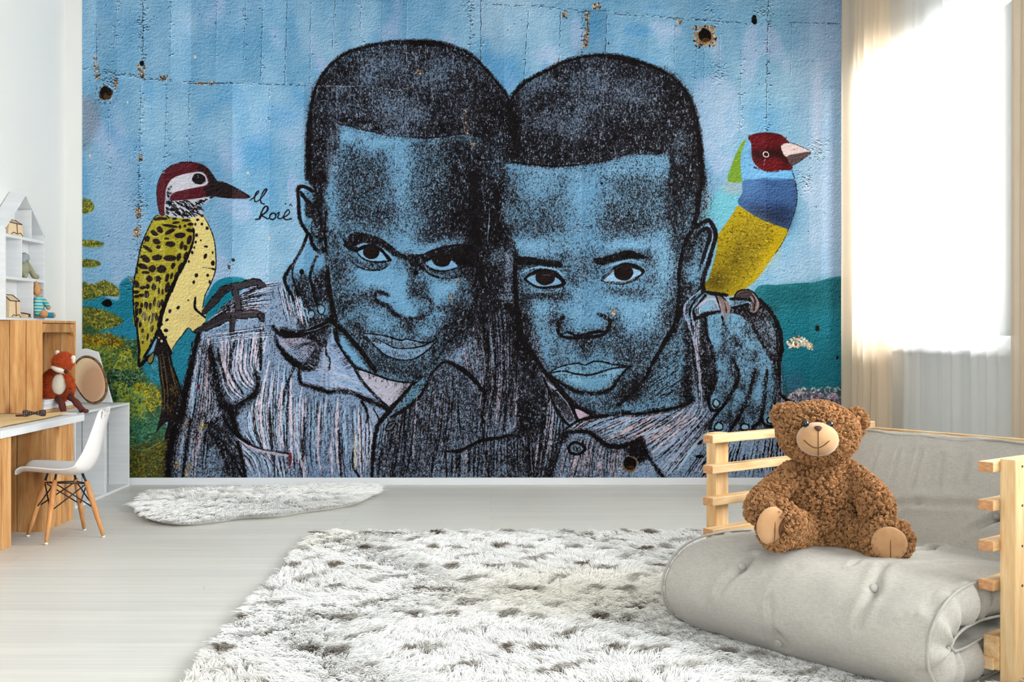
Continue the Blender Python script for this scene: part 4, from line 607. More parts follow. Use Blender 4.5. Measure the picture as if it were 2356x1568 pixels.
# ring-shaped pipes in the wall
for x,y,r in ((244,216,17),(1621,84,19)):
    dabs('%d,%d %d,%d %d,%d %d,%d'%(x-r-8,y-r-3,x+r+6,y-r-5,x+r+9,y+r+4,x-r-5,y+r+8),OR_ if r==19 else ((.5,.62,.72),(.4,.3,.2),(.3,.45,.6)),190 if r==19 else 60,(1,4),(2,4))
    E('P',(.55,.42,.30) if r==19 else (.28,.2,.12),'%d,%d,%d,%d'%(x,y,r-1,r-1)); E('P',(.07,.04,.03),'%f,%f,%d,%d'%(x,y-2,r-4,r-3)); E('P',(.30,.20,.10),'%d,%d,%d,%d'%(x+2,y+r*.45,r*.5,r*.3))
E('P',(.04,.03,.03),"247,697,12,9 327,146,5,6 1735,46,6,11 385,680,4,3 957,627,6,6 1384,422,3,3"); E('P',(.48,.36,.26),"1450,1067,18,18"); E('P',(.05,.03,.03),"1449,1065,15,15")
E('P',(.25,.14,.08),"1452,1074,8,4"); E('P',(.15,.12,.1),"1880,755,5,7 1926,822,3,5 537,598,4,4")
E('P',(.82,.78,.70),"208,359,3,4 571,398,3,3 449,131,3,4 294,236,2,4 620,548,2,5")
# ---- lay the ink down through the grain of the wall
gr = noise(.55,.75)*1.0+noise(1.2,2.0)*.38+noise(5,9)*.14; gr /= gr.std()
U = uni(gr)
D = clip01(INK)
m = clip01((D*1.04-U)*3.2+.5)*clip01(D*12)
m = m*.66+D*.34
solid = clip01((INK-.92)*13); m = np.maximum(m, solid*.985)
inkc = np.array((.085,.065,.075),np.float32)+(noise(3)*.015)[...,None]
grey = COL.mean(2,keepdims=True)
base = COL*(1-.22*D[...,None])+grey*.22*D[...,None]
base = base*(1-.10*D[...,None])
IMG = base*(1-m[...,None])+inkc*m[...,None]
gt = noise(.6,1.0)*.8+noise(1.2,3.0)*.45; gt /= gt.std()
spk = clip01((gt-.95)*1.5)*clip01((D-.22)*2.4)*(1-.80*clip01((INK-.965)*40))
IMG = IMG*(1-.72*spk[...,None])+np.array((.62,.69,.79),np.float32)*.72*spk[...,None]
emb = noise(.9,.8); emb = emb-np.roll(emb,(1,1),(0,1)); pl = noise(2.2,1.3); pl = pl-np.roll(pl,(2,1),(0,1)); hz = noise(7,.7)
IMG += (emb*.040+pl*.014+hz*.010)[...,None]*(1-.55*m[...,None])
dots = clip01(noise(1.1)-2.6)*1.1
IMG -= dots[...,None]*.5*(1-m[...,None])
R_ = REL*1.0
IMG = IMG*(1+np.clip(R_,-.85,.0)[...,None])+np.clip(R_,0,.13)[...,None]*(1-m[...,None]*.4)
bt_ = np.zeros((MH,MW),np.float32); yy_ = np.arange(MH)[:,None]+MY0; xx_ = np.arange(MW)[None]+MX0
for band,(y0_,y1_),xs_ in ((0,(-60,190),[190,222,270,328,393,440,498,563,603,659,714,769,827,879,933,1020,1080,1107]),(1,(190,1098),[190,252,325,380,435,535,620,700,762]),(2,(20,1098),[1107,1160,1210,1288,1339,1395,1490,1551,1600,1655,1703,1762,1820,1862,1900,1962])):
    v_ = np.interp(np.broadcast_to(xx_,(1,MW))[0], np.repeat(xs_,2)[1:-1], np.repeat(rng.normal(0,.022,len(xs_)-1),2)); k_ = (yy_>=y0_)&(yy_<y1_)&(xx_>=xs_[0])&(xx_<xs_[-1]); bt_ += k_*v_[None]
IMG += (bt_*(1-clip01(INK*2)))[...,None]
IMG = np.clip(.5+(IMG*.95-.5)*1.05,.03,.95)
LP = (140, 160, 120); EXPO = 0.16
import bpy, bmesh, math, random
import numpy as np
from mathutils import Vector, Matrix, Quaternion, noise as mnoise
from mathutils.bvhtree import BVHTree
sc = bpy.context.scene
COLL = sc.collection
R = random.Random(11)
PI = math.pi
# ------------------------------------------------------------------ helpers
def srgb(c):
    return tuple(((v/12.92) if v <= .04045 else ((v+.055)/1.055)**2.4) for v in c)
def tag(o, label=None, cat=None, group=None, kind=None):
    if label: o['label'] = label
    if cat: o['category'] = cat
    if group: o['group'] = group
    if kind: o['kind'] = kind
    return o
def empty(name, loc=(0,0,0), rz=0, **k):
    o = bpy.data.objects.new(name, None); COLL.objects.link(o); o.location = loc; o.rotation_euler = (0,0,rz)
    o.empty_display_size = .05
    return tag(o, **k)
def link(name, me, mat, parent=None, smooth=False, bevel=0, **k):
    o = bpy.data.objects.new(name, me); COLL.objects.link(o)
    if mat is not None: me.materials.append(mat)
    if parent is not None: o.parent = parent
    if smooth: me.polygons.foreach_set('use_smooth', [True]*len(me.polygons))
    if bevel:
        b = o.modifiers.new('bevel','BEVEL'); b.width = bevel; b.segments = 2; b.limit_method = 'ANGLE'; b.angle_limit = .6
    return tag(o, **k)
class MB:
    """collects shapes into one mesh"""
    def __init__(s): s.v = []; s.f = []
    def add(s, v, f):
        n = len(s.v); s.v += [tuple(p) for p in v]; s.f += [tuple(i+n for i in q) for q in f]; return s
    def box(s, x0,x1,y0,y1,z0,z1, M=None):
        v = [Vector(p) for p in ((x0,y0,z0),(x1,y0,z0),(x1,y1,z0),(x0,y1,z0),(x0,y0,z1),(x1,y0,z1),(x1,y1,z1),(x0,y1,z1))]
        if M: v = [M@p for p in v]
        return s.add(v, [(0,3,2,1),(4,5,6,7),(0,1,5,4),(1,2,6,5),(2,3,7,6),(3,0,4,7)])
    def prism(s, poly, axis, a, b):
        n = len(poly); pl = []
        for h in (a,b):
            for (u,w) in poly: pl.append({'x':(h,u,w),'y':(u,h,w),'z':(u,w,h)}[axis])
        return s.add(pl, [tuple(range(n))[::-1], tuple(range(n,2*n))]+[(i,(i+1)%n,n+(i+1)%n,n+i) for i in range(n)])
    def tube(s, p, r, seg=10, closed=False, cap=True):
        p = [Vector(q) for q in p]; n = len(p); r = r if hasattr(r,'__len__') else [r]*n
        rings = []; up = None
        for i in range(n):
            if closed: d = p[(i+1)%n]-p[i-1]
            else: d = p[min(i+1,n-1)]-p[max(i-1,0)]
            d = d.normalized()
            if up is None: up = d.orthogonal().normalized()
            else: up = (up-d*up.dot(d)).normalized()
            w = d.cross(up)
            rings.append([p[i]+(up*math.cos(2*PI*k/seg)+w*math.sin(2*PI*k/seg))*r[i] for k in range(seg)])
        v = [q for rg in rings for q in rg]; f = []
        for i in range(n if closed else n-1):
            j = (i+1)%n
            for k in range(seg): f.append((i*seg+k, i*seg+(k+1)%seg, j*seg+(k+1)%seg, j*seg+k))
        if cap and not closed: f += [tuple(range(seg))[::-1], tuple((n-1)*seg+k for k in range(seg))]
        return s.add(v,f)
    def ball(s, c, r, M=None, sub=(20,12)):
        nu, nv = sub; v = []; f = []
        r = Vector(r if hasattr(r,'__len__') else (r,r,r)); c = Vector(c)
        for j in range(1,nv):
            for i in range(nu):
                q = Vector((math.sin(PI*j/nv)*math.cos(2*PI*i/nu), math.sin(PI*j/nv)*math.sin(2*PI*i/nu), math.cos(PI*j/nv)))
                q = Vector((q.x*r.x,q.y*r.y,q.z*r.z)); v.append(c+((M@q) if M else q))
        t = Vector((0,0,r.z)); v += [c+((M@t) if M else t), c-((M@t) if M else t)]
        for j in range(nv-2):
            for i in range(nu): a=j*nu+i; b=j*nu+(i+1)%nu; f.append((a,a+nu,b+nu,b))
        T,Bq = len(v)-2, len(v)-1
        for i in range(nu): f.append((T,i,(i+1)%nu)); f.append((Bq,(nv-2)*nu+(i+1)%nu,(nv-2)*nu+i))
        return s.add(v,f)
    def mesh(s, name='m'):
        me = bpy.data.meshes.new(name); me.from_pydata(s.v,[],s.f); me.update()
        bm = bmesh.new(); bm.from_mesh(me); bmesh.ops.recalc_face_normals(bm, faces=bm.faces); bm.to_mesh(me); bm.free()
        return me
    def build(s, name, mat, parent=None, **k): return link(name, s.mesh(name), mat, parent, **k)
F_, VX, HY = 2500.0, 1130.0, 765.0
def P(px, py, Y): return Vector(((px-VX)/F_*Y, Y, 1-(py-HY)/F_*Y))
def catmull(p, n=8):
    p = [Vector(q) for q in p]; out = []
    for i in range(len(p)-1):
        a,b,c,d = p[max(i-1,0)],p[i],p[i+1],p[min(i+2,len(p)-1)]
        for k in range(n):
            t = k/n; out.append(.5*((2*b)+(c-a)*t+(2*a-5*b+4*c-d)*t*t+(3*b-a-3*c+d)*t**3))
    return out+[p[-1]]
def blob_mesh(balls, voxel=.007, smooth=6, name='body'):
    """ellipsoids fused into one continuous skin"""
    m = MB()
    for c, r, M in balls: m.ball(c, r, M, (28,18))
    o = bpy.data.objects.new('tmp', m.mesh('tmp')); COLL.objects.link(o)
    r = o.modifiers.new('r','REMESH'); r.mode = 'VOXEL'; r.voxel_size = voxel
    s = o.modifiers.new('s','SMOOTH'); s.iterations = smooth; s.factor = .6
    dg = bpy.context.evaluated_depsgraph_get(); dg.update()
    me = bpy.data.meshes.new_from_object(o.evaluated_get(dg)); me.name = name
    bpy.data.objects.remove(o); return me
def cap_balls(p, r, n=8):
    """a chain of balls along a path gives a limb"""
    q = catmull(p, n); out = []
    for i,c in enumerate(q):
        t = i/(len(q)-1)*(len(r)-1); k = min(int(t),len(r)-2); rr = r[k]+(r[k+1]-r[k])*(t-k); out.append((c,(rr,rr,rr),None))
    return out
# ------------------------------------------------------------------ materials
def nt(m): return m.node_tree.nodes, m.node_tree.links
def mat(name, col, rough=.6, noise=None, bump=None, spec=.4, sheen=0, col2=None, coat=0):
    """noise=(scale xyz, detail, contrast) mixes col->col2 ; bump=(scale, strength)"""
    m = bpy.data.materials.new(name); m.use_nodes = True; N, L_ = nt(m); b = N['Principled BSDF']
    b.inputs['Base Color'].default_value = (*srgb(col),1); b.inputs['Roughness'].default_value = rough
    b.inputs['Specular IOR Level'].default_value = spec
    if sheen: b.inputs['Sheen Weight'].default_value = sheen
    if coat: b.inputs['Coat Weight'].default_value = coat
    tc = N.new('ShaderNodeTexCoord')
    if noise:
        mp = N.new('ShaderNodeMapping'); mp.inputs['Scale'].default_value = noise[0]; L_.new(tc.outputs['Object'], mp.inputs['Vector'])
        n = N.new('ShaderNodeTexNoise'); n.inputs['Scale'].default_value = 1; n.inputs['Detail'].default_value = noise[1]; L_.new(mp.outputs[0], n.inputs['Vector'])
        r = N.new('ShaderNodeValToRGB'); c = noise[2]; r.color_ramp.elements[0].position = .5-c; r.color_ramp.elements[1].position = .5+c
        r.color_ramp.elements[0].color = (*srgb(col2 or col),1); r.color_ramp.elements[1].color = (*srgb(col),1)
        L_.new(n.outputs['Fac'], r.inputs['Fac']); L_.new(r.outputs['Color'], b.inputs['Base Color'])
    if bump:
        n2 = N.new('ShaderNodeTexNoise'); n2.inputs['Scale'].default_value = bump[0]; n2.inputs['Detail'].default_value = 3; L_.new(tc.outputs['Object'], n2.inputs['Vector'])
        bp = N.new('ShaderNodeBump'); bp.inputs['Strength'].default_value = bump[1]; bp.inputs['Distance'].default_value = .004; L_.new(n2.outputs['Fac'], bp.inputs['Height']); L_.new(bp.outputs[0], b.inputs['Normal'])
    return m
def wood(name, light, dark, axis='z', s=1.0, rough=.55, knots=True, knotcol=None):
    """grain runs along axis (object space)"""
    m = bpy.data.materials.new(name); m.use_nodes = True; N, L_ = nt(m); b = N['Principled BSDF']; b.inputs['Roughness'].default_value = rough; b.inputs['Specular IOR Level'].default_value = .3
    tc = N.new('ShaderNodeTexCoord'); mp = N.new('ShaderNodeMapping'); sc_ = {'x':(2.2,26,26),'y':(26,2.2,26),'z':(26,26,2.2)}[axis]
    mp.inputs['Scale'].default_value = tuple(v*s for v in sc_); L_.new(tc.outputs['Object'], mp.inputs['Vector'])
    n = N.new('ShaderNodeTexNoise'); n.inputs['Scale'].default_value = 1; n.inputs['Detail'].default_value = 5; n.inputs['Distortion'].default_value = 1.1; L_.new(mp.outputs[0], n.inputs['Vector'])
    mp2 = N.new('ShaderNodeMapping'); mp2.inputs['Scale'].default_value = tuple(v*s*7 for v in sc_); L_.new(tc.outputs['Object'], mp2.inputs['Vector'])
    n2 = N.new('ShaderNodeTexNoise'); n2.inputs['Scale'].default_value = 1; n2.inputs['Detail'].default_value = 2; L_.new(mp2.outputs[0], n2.inputs['Vector'])
    ad = N.new('ShaderNodeMath'); ad.operation = 'MULTIPLY_ADD'; ad.inputs[1].default_value = .35; L_.new(n2.outputs['Fac'], ad.inputs[0]); L_.new(n.outputs['Fac'], ad.inputs[2])
    r = N.new('ShaderNodeValToRGB'); r.color_ramp.elements[0].position = .48; r.color_ramp.elements[1].position = .86
    r.color_ramp.elements[0].color = (*srgb(light),1); r.color_ramp.elements[1].color = (*srgb(dark),1); L_.new(ad.outputs[0], r.inputs['Fac'])
    gi = N.new('ShaderNodeNewGeometry'); hv = N.new('ShaderNodeHueSaturation'); vr = N.new('ShaderNodeMapRange'); vr.inputs[3].default_value = .84; vr.inputs[4].default_value = 1.10; L_.new(gi.outputs['Random Per Island'], vr.inputs[0]); L_.new(vr.outputs[0], hv.inputs['Value']); L_.new(r.outputs['Color'], hv.inputs['Color'])
    out = hv.outputs['Color']
    if knots:
        mp3 = N.new('ShaderNodeMapping'); ks = {'x':(3.2,9,9),'y':(9,3.2,9),'z':(9,9,3.2)}[axis]; mp3.inputs['Scale'].default_value = tuple(v*s for v in ks); L_.new(tc.outputs['Object'], mp3.inputs['Vector'])
        v = N.new('ShaderNodeTexVoronoi'); v.inputs['Scale'].default_value = 1; L_.new(mp3.outputs[0], v.inputs['Vector'])
        kr = N.new('ShaderNodeValToRGB'); kr.color_ramp.elements[0].position = .04; kr.color_ramp.elements[0].color = (1,1,1,1); kr.color_ramp.elements[1].position = .26; kr.color_ramp.elements[1].color = (0,0,0,1); L_.new(v.outputs['Distance'], kr.inputs['Fac'])
        mx = N.new('ShaderNodeMix'); mx.data_type = 'RGBA'; L_.new(kr.outputs['Color'], mx.inputs[0]); L_.new(out, mx.inputs[6]); mx.inputs[7].default_value = (*srgb(knotcol or tuple(c*.62 for c in dark)),1); out = mx.outputs[2]
    L_.new(out, b.inputs['Base Color'])
    bp = N.new('ShaderNodeBump'); bp.inputs['Strength'].default_value = .25; bp.inputs['Distance'].default_value = .002; L_.new(n2.outputs['Fac'], bp.inputs['Height']); L_.new(bp.outputs[0], b.inputs['Normal'])
    return m
def attr_mat(name, rough=.8, spec=.15, bright=1.0):
    m = bpy.data.materials.new(name); m.use_nodes = True; N, L_ = nt(m); b = N['Principled BSDF']; b.inputs['Roughness'].default_value = rough; b.inputs['Specular IOR Level'].default_value = spec
    a = N.new('ShaderNodeAttribute'); a.attribute_name = 'tint'; L_.new(a.outputs['Color'], b.inputs['Base Color']); return m
def fabric(name, a, b_, scale=420, strength=.35, rough=.95):
    m = bpy.data.materials.new(name); m.use_nodes = True; N, L_ = nt(m); p = N['Principled BSDF']; p.inputs['Roughness'].default_value = rough; p.inputs['Specular IOR Level'].default_value = .15; p.inputs['Sheen Weight'].default_value = .15
    tc = N.new('ShaderNodeTexCoord'); outs = []
    for s in ((scale,scale*.10,scale*.10),(scale*.10,scale,scale),(scale*.1,scale*.1,scale)):
        mp = N.new('ShaderNodeMapping'); mp.inputs['Scale'].default_value = s; L_.new(tc.outputs['Object'], mp.inputs['Vector'])
        n = N.new('ShaderNodeTexNoise'); n.inputs['Scale'].default_value = 1; n.inputs['Detail'].default_value = 2; L_.new(mp.outputs[0], n.inputs['Vector']); outs.append(n.outputs['Fac'])
    ad = N.new('ShaderNodeMath'); ad.operation = 'ADD'; L_.new(outs[0], ad.inputs[0]); L_.new(outs[1], ad.inputs[1])
    a2 = N.new('ShaderNodeMath'); a2.operation = 'ADD'; L_.new(ad.outputs[0], a2.inputs[0]); L_.new(outs[2], a2.inputs[1])
    mr = N.new('ShaderNodeMapRange'); mr.inputs[1].default_value = 1.1; mr.inputs[2].default_value = 1.9; L_.new(a2.outputs[0], mr.inputs[0])
    r = N.new('ShaderNodeMix'); r.data_type = 'RGBA'; r.inputs[6].default_value = (*srgb(b_),1); r.inputs[7].default_value = (*srgb(a),1); L_.new(mr.outputs[0], r.inputs[0]); L_.new(r.outputs[2], p.inputs['Base Color'])
    bp = N.new('ShaderNodeBump'); bp.inputs['Strength'].default_value = strength; bp.inputs['Distance'].default_value = .001; L_.new(mr.outputs[0], bp.inputs['Height']); L_.new(bp.outputs[0], p.inputs['Normal'])
    return m
def cloth_sheer(name, col, transp, rough=.9):
    m = bpy.data.materials.new(name); m.use_nodes = True; N, L_ = nt(m); N.remove(N['Principled BSDF']); o = N['Material Output']
    d = N.new('ShaderNodeBsdfDiffuse'); d.inputs[0].default_value = (*srgb(col),1); t = N.new('ShaderNodeBsdfTranslucent'); t.inputs[0].default_value = (*srgb(col),1)
    tr = N.new('ShaderNodeBsdfTransparent'); m1 = N.new('ShaderNodeMixShader'); m1.inputs[0].default_value = .5; L_.new(d.outputs[0], m1.inputs[1]); L_.new(t.outputs[0], m1.inputs[2])
    m2 = N.new('ShaderNodeMixShader'); m2.inputs[0].default_value = transp; L_.new(m1.outputs[0], m2.inputs[1]); L_.new(tr.outputs[0], m2.inputs[2]); L_.new(m2.outputs[0], o.inputs[0]); return m
def hair(name, pts, rad, tint, material, parent=None, **k):
    """pts (n,k,3) strand points, rad (n,k), tint (n,3) linear"""
    n, kk, _ = pts.shape
    cu = bpy.data.hair_curves.new(name); cu.add_curves([kk]*n)
    cu.attributes['position'].data.foreach_set('vector', pts.astype(np.float32).ravel())
    ra = cu.attributes.get('radius') or cu.attributes.new('radius','FLOAT','POINT'); ra.data.foreach_set('value', rad.astype(np.float32).ravel())
    ca = cu.attributes.new('tint','FLOAT_COLOR','CURVE'); ca.data.foreach_set('color', np.concatenate([tint,np.ones((n,1))],1).astype(np.float32).ravel())
    cu.materials.append(material); o = bpy.data.objects.new(name, cu); COLL.objects.link(o)
    if parent is not None: o.parent = parent
    return tag(o, **k)
def sample_mesh(me, n, seed):
    g = np.random.default_rng(seed); me.calc_loop_triangles()
    T = np.empty(len(me.loop_triangles)*3, np.int32); me.loop_triangles.foreach_get('vertices', T); T = T.reshape(-1,3)
    V = np.empty(len(me.vertices)*3, np.float32); me.vertices.foreach_get('co', V); V = V.reshape(-1,3)
    NV = np.empty(len(me.vertices)*3, np.float32); me.vertices.foreach_get('normal', NV); NV = NV.reshape(-1,3)
    A = np.linalg.norm(np.cross(V[T[:,1]]-V[T[:,0]], V[T[:,2]]-V[T[:,0]]),axis=1); c = np.cumsum(A)/A.sum()
    i = np.searchsorted(c, g.random(n)); u, v = g.random(n), g.random(n); f = u+v>1; u[f] = 1-u[f]; v[f] = 1-v[f]
    w = np.stack([1-u-v,u,v],1)[...,None]
    p = (V[T[i]]*w).sum(1); nn = (NV[T[i]]*w).sum(1); nn /= np.linalg.norm(nn,axis=1,keepdims=True)+1e-9
    return p, nn, g
def lin(c): return np.array(srgb(c))

M_WALL = mat('white_wall_paint',(.90,.90,.89),.7,bump=(220,.05)); M_CEIL = mat('ceiling_paint',(.93,.93,.93),.8)
M_TRIM = mat('white_trim_gloss',(.90,.91,.93),.35); M_WHITE = mat('white_painted_wood',(.91,.92,.93),.45,noise=((3,3,40),3,.35),col2=(.84,.85,.86),bump=(90,.08))
M_PLASTIC = mat('white_plastic_shell',(.90,.89,.89),.32,spec=.5); M_BLACK = mat('black_painted_wire',(.07,.07,.07),.4,spec=.5)
M_PINE = wood('pale_pine_x',(.93,.82,.64),(.82,.63,.41),'y',1.0); M_PINEX = wood('pale_pine_across',(.93,.82,.64),(.82,.63,.41),'x',1.0); M_PINEZ = wood('pale_pine_upright',(.93,.82,.64),(.84,.66,.44),'z',1.0)
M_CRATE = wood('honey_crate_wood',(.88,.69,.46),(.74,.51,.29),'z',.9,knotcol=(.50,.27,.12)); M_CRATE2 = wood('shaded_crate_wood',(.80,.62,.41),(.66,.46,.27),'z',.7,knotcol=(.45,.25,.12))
M_BEECH = wood('beech_leg',(.85,.62,.40),(.72,.48,.28),'z',1.0,knots=False)

# ------------------------------------------------------------------ room
XL, XR, YB, YF, H = -2.80, 2.42, 7.14, -3.2, 3.35
def struct(name, mb, m, **k): return mb.build(name, m, kind='structure', **k)
def floor_mat():
    m = bpy.data.materials.new('whitewashed_floorboards'); m.use_nodes = True; N, L_ = nt(m); b = N['Principled BSDF']
    tc = N.new('ShaderNodeTexCoord')
    mp = N.new('ShaderNodeMapping'); mp.inputs['Scale'].default_value = (1,1,1); L_.new(tc.outputs['Object'], mp.inputs['Vector'])
    br = N.new('ShaderNodeTexBrick'); br.inputs['Scale'].default_value = 1; br.inputs['Brick Width'].default_value = 2.1; br.inputs['Row Height'].default_value = .135; br.inputs['Mortar Size'].default_value = .0016; br.offset = .37
    br.inputs['Color1'].default_value = (*srgb((.845,.84,.815)),1); br.inputs['Color2'].default_value = (*srgb((.815,.81,.79)),1); br.inputs['Mortar'].default_value = (*srgb((.76,.755,.74)),1); L_.new(mp.outputs[0], br.inputs['Vector'])
    m2 = N.new('ShaderNodeMapping'); m2.inputs['Scale'].default_value = (1.6,38,1); L_.new(tc.outputs['Object'], m2.inputs['Vector'])
    n = N.new('ShaderNodeTexNoise'); n.inputs['Scale'].default_value = 1; n.inputs['Detail'].default_value = 6; L_.new(m2.outputs[0], n.inputs['Vector'])
    mr = N.new('ShaderNodeMapRange'); mr.inputs[1].default_value = .3; mr.inputs[2].default_value = .7; mr.inputs[3].default_value = .93; mr.inputs[4].default_value = 1.05; L_.new(n.outputs['Fac'], mr.inputs[0])
    mx = N.new('ShaderNodeMix'); mx.data_type = 'RGBA'; mx.blend_type = 'MULTIPLY'; mx.inputs[0].default_value = 1; L_.new(br.outputs['Color'], mx.inputs[6]); L_.new(mr.outputs[0], mx.inputs[7])
    L_.new(mx.outputs[2], b.inputs['Base Color']); b.inputs['Roughness'].default_value = .42; b.inputs['Specular IOR Level'].default_value = .35
    bp = N.new('ShaderNodeBump'); bp.inputs['Strength'].default_value = .06; bp.inputs['Distance'].default_value = .002; L_.new(n.outputs['Fac'], bp.inputs['Height']); L_.new(bp.outputs[0], b.inputs['Normal'])
    return m
struct('floor', MB().box(XL-.1,XR+.1,YF-.1,YB+.1,-.1,0), floor_mat())
struct('ceiling', MB().box(XL-.1,XR+.1,YF-.1,YB+.1,H,H+.1), M_CEIL)
struct('wall_left', MB().box(XL-.1,XL,YF,YB,0,H), M_WALL)
struct('wall_back', MB().box(XL-.1,XR+.1,YB,YB+.1,0,H), M_WALL)
# right wall: window plus added one; behind the camera: wide one added for light
def wall_with_holes(name, axis, c0, c1, a0, a1, holes):
    m = MB(); xs = sorted({a0,a1,*[h[0] for h in holes],*[h[1] for h in holes]})
    for i in range(len(xs)-1):
        h = [q for q in holes if q[0]<=xs[i]+1e-6 and q[1]>=xs[i+1]-1e-6]
        segs = [(0,H)] if not h else [(0,h[0][2]),(h[0][3],H)]
        for z0,z1 in segs:
            if z1-z0 < 1e-4: continue
            if axis == 'x': m.box(c0,c1,xs[i],xs[i+1],z0,z1)
            else: m.box(xs[i],xs[i+1],c0,c1,z0,z1)
    return struct(name, m, M_WALL)
W1, W2 = (4.97,6.93,.925,2.70), (1.6,4.1,.925,2.70); W3 = (-2.2,1.9,.35,3.0)
wall_with_holes('wall_right','x',XR,XR+.14,YF,YB,[W1,W2]); wall_with_holes('wall_front','y',YF-.14,YF,XL,XR,[W3])
def window(name, axis, c, w, n):
    t = empty(name, kind='structure'); a0,a1,z0,z1 = w; fr = MB(); g = MB()
    def bx(m,u0,u1,v0,v1,d=.03):
        if axis=='x': m.box(c-d,c+d,u0,u1,v0,v1)
        else: m.box(u0,u1,c-d,c+d,v0,v1)
    bx(fr,a0,a1,z0,z0+.06); bx(fr,a0,a1,z1-.09,z1); bx(fr,a0,a0+.06,z0,z1); bx(fr,a1-.06,a1,z0,z1)
    for i in range(1,n): u = a0+(a1-a0)*i/n; bx(fr,u-.04,u+.04,z0,z1)
    fr.build('window_frame', M_TRIM, t); bx(g,a0+.05,a1-.05,z0+.05,z1-.08,.004)
    gm = bpy.data.materials.get('window_glass')
    if not gm:
        gm = bpy.data.materials.new('window_glass'); gm.use_nodes = True; N, L_ = nt(gm); N.remove(N['Principled BSDF'])
        tr = N.new('ShaderNodeBsdfTransparent'); tr.inputs[0].default_value = (.97,.98,.98,1); gl = N.new('ShaderNodeBsdfGlossy'); gl.inputs['Roughness'].default_value = .02; fz = N.new('ShaderNodeFresnel'); fz.inputs[0].default_value = 1.25
        mx = N.new('ShaderNodeMixShader'); L_.new(fz.outputs[0], mx.inputs[0]); L_.new(tr.outputs[0], mx.inputs[1]); L_.new(gl.outputs[0], mx.inputs[2]); L_.new(mx.outputs[0], N['Material Output'].inputs[0])
    g.build('glass', gm, t)
    return t
w1 = window('window_1','x',XR+.09,W1,2)
MB().box(XR-.05,XR+.06,W1[0]-.04,W1[1]+.04,W1[2]-.035,W1[2]).build('window_sill', M_TRIM, w1, bevel=.004)
window('added_window_right','x',XR+.09,W2,2); window('added_window_rear','y',YF-.09,W3,3)  # both out of view, added to let more light into the room
struct('baseboard_back', MB().box(XL+.012,XR,YB-.014,YB,0,.049), M_TRIM, bevel=.003)
struct('baseboard_left', MB().box(XL,XL+.014,YF,YB,0,.049), M_TRIM, bevel=.003)
struct('baseboard_right', MB().box(XR-.014,XR,YF,YB-.014,0,.049), M_TRIM, bevel=.003)

# ------------------------------------------------------------------ mural print on the back wall
def mural_object():
    x0, x1 = (MX0-VX)/350., (MX1-VX)/350.; z0, z1 = 1-(MY1-HY)/350.+.0, 1-(MY0-HY)/350.
    im = bpy.data.images.new('mural_print', MW, MH); buf = np.ones((MH,MW,4),np.float32); buf[...,:3] = IMG[::-1]
    im.pixels.foreach_set(buf.ravel()); im.update(); im.pack()
    me = MB().box(x0,x1,YB-.003,YB,z0+.001,z1).mesh('mural'); uv = me.uv_layers.new(name='UVMap')
    for lp in me.loops:
        co = me.vertices[lp.vertex_index].co; uv.data[lp.index].uv = ((co.x-x0)/(x1-x0),(co.z-z0)/(z1-z0))
    m = bpy.data.materials.new('printed_mural_paper'); m.use_nodes = True; N, L_ = nt(m); b = N['Principled BSDF']
    t = N.new('ShaderNodeTexImage'); t.image = im; t.interpolation = 'Linear'; u = N.new('ShaderNodeUVMap'); u.uv_map = 'UVMap'; L_.new(u.outputs[0], t.inputs[0])
    L_.new(t.outputs['Color'], b.inputs['Base Color']); b.inputs['Roughness'].default_value = .85; b.inputs['Specular IOR Level'].default_value = .1
    link('wall_mural', me, m, label='wall-wide blue mural of two striped-shirted boys and two perched birds', cat='mural')
mural_object()

# ------------------------------------------------------------------ curtains along the window wall
def curtain(name, y0, y1, x, z0, z1, amp, waves, m, seed, flare=0, thick=.0, **k):
    g = random.Random(seed); ny, nz = int(abs(y1-y0)/.011)+1, 40; v = []; f = []; ph = g.uniform(0,6)
    for j in range(nz+1):
        t = j/nz; z = z0+(z1-z0)*t
        for i in range(ny+1):
            u = i/ny; uu = u+ .25/waves*math.sin(u*waves*2.3+ph)
            a = amp*(1-.35*t)*(.75+.35*math.sin(u*9+ph+t))
            yy = y0+(y1-y0)*u + flare*(1-t)**1.6*u
            xx = x + a*math.sin(2*PI*uu*waves+ph+.5*math.sin(t*3+u*4)) + a*.35*math.sin(2*PI*uu*waves*2.4+1+t*2)
            v.append((xx,yy,z))
    for j in range(nz):
        for i in range(ny): a = j*(ny+1)+i; f.append((a,a+1,a+ny+2,a+ny+1))
    me = bpy.data.meshes.new(name); me.from_pydata(v,[],f); me.update()
    o = link(name, me, m, smooth=True, **k)
    if thick: s = o.modifiers.new('t','SOLIDIFY'); s.thickness = thick
    return o
M_BEIGE = cloth_sheer('beige_curtain_cloth',(.965,.89,.79),.16); M_SHEER = cloth_sheer('white_sheer_cloth',(.97,.97,.96),.40)
curtain('beige_curtain', 7.04, 6.20, XR-.135, .02, 3.2, .034, 6.5, M_BEIGE, 4, label='beige curtain panel hanging in the corner beside the mural', cat='curtain')
curtain('sheer_curtain', 6.42, 4.70, XR-.075, .02, 3.2, .016, 10, M_SHEER, 8, label='white sheer curtain drawn across the bright window', cat='curtain')
curtain('beige_curtain', 4.78, 4.2, XR-.13, .02, 3.2, .035, 5, M_BEIGE, 5, flare=0, label='beige curtain edge at the far right of the window, behind the bench', cat='curtain')
rod = MB().tube([(XR-.11,4.2,3.23),(XR-.11,7.10,3.23)],.012,12); t_ = empty('curtain_rod',(XR-.11,5.6,3.23),label='curtain rod above the bright window carrying sheer and beige curtains',cat='curtain rod')
o = rod.build('rod', M_TRIM, None); o.parent = t_; o.matrix_parent_inverse = Matrix.Translation((-(XR-.11),-5.6,-3.23))
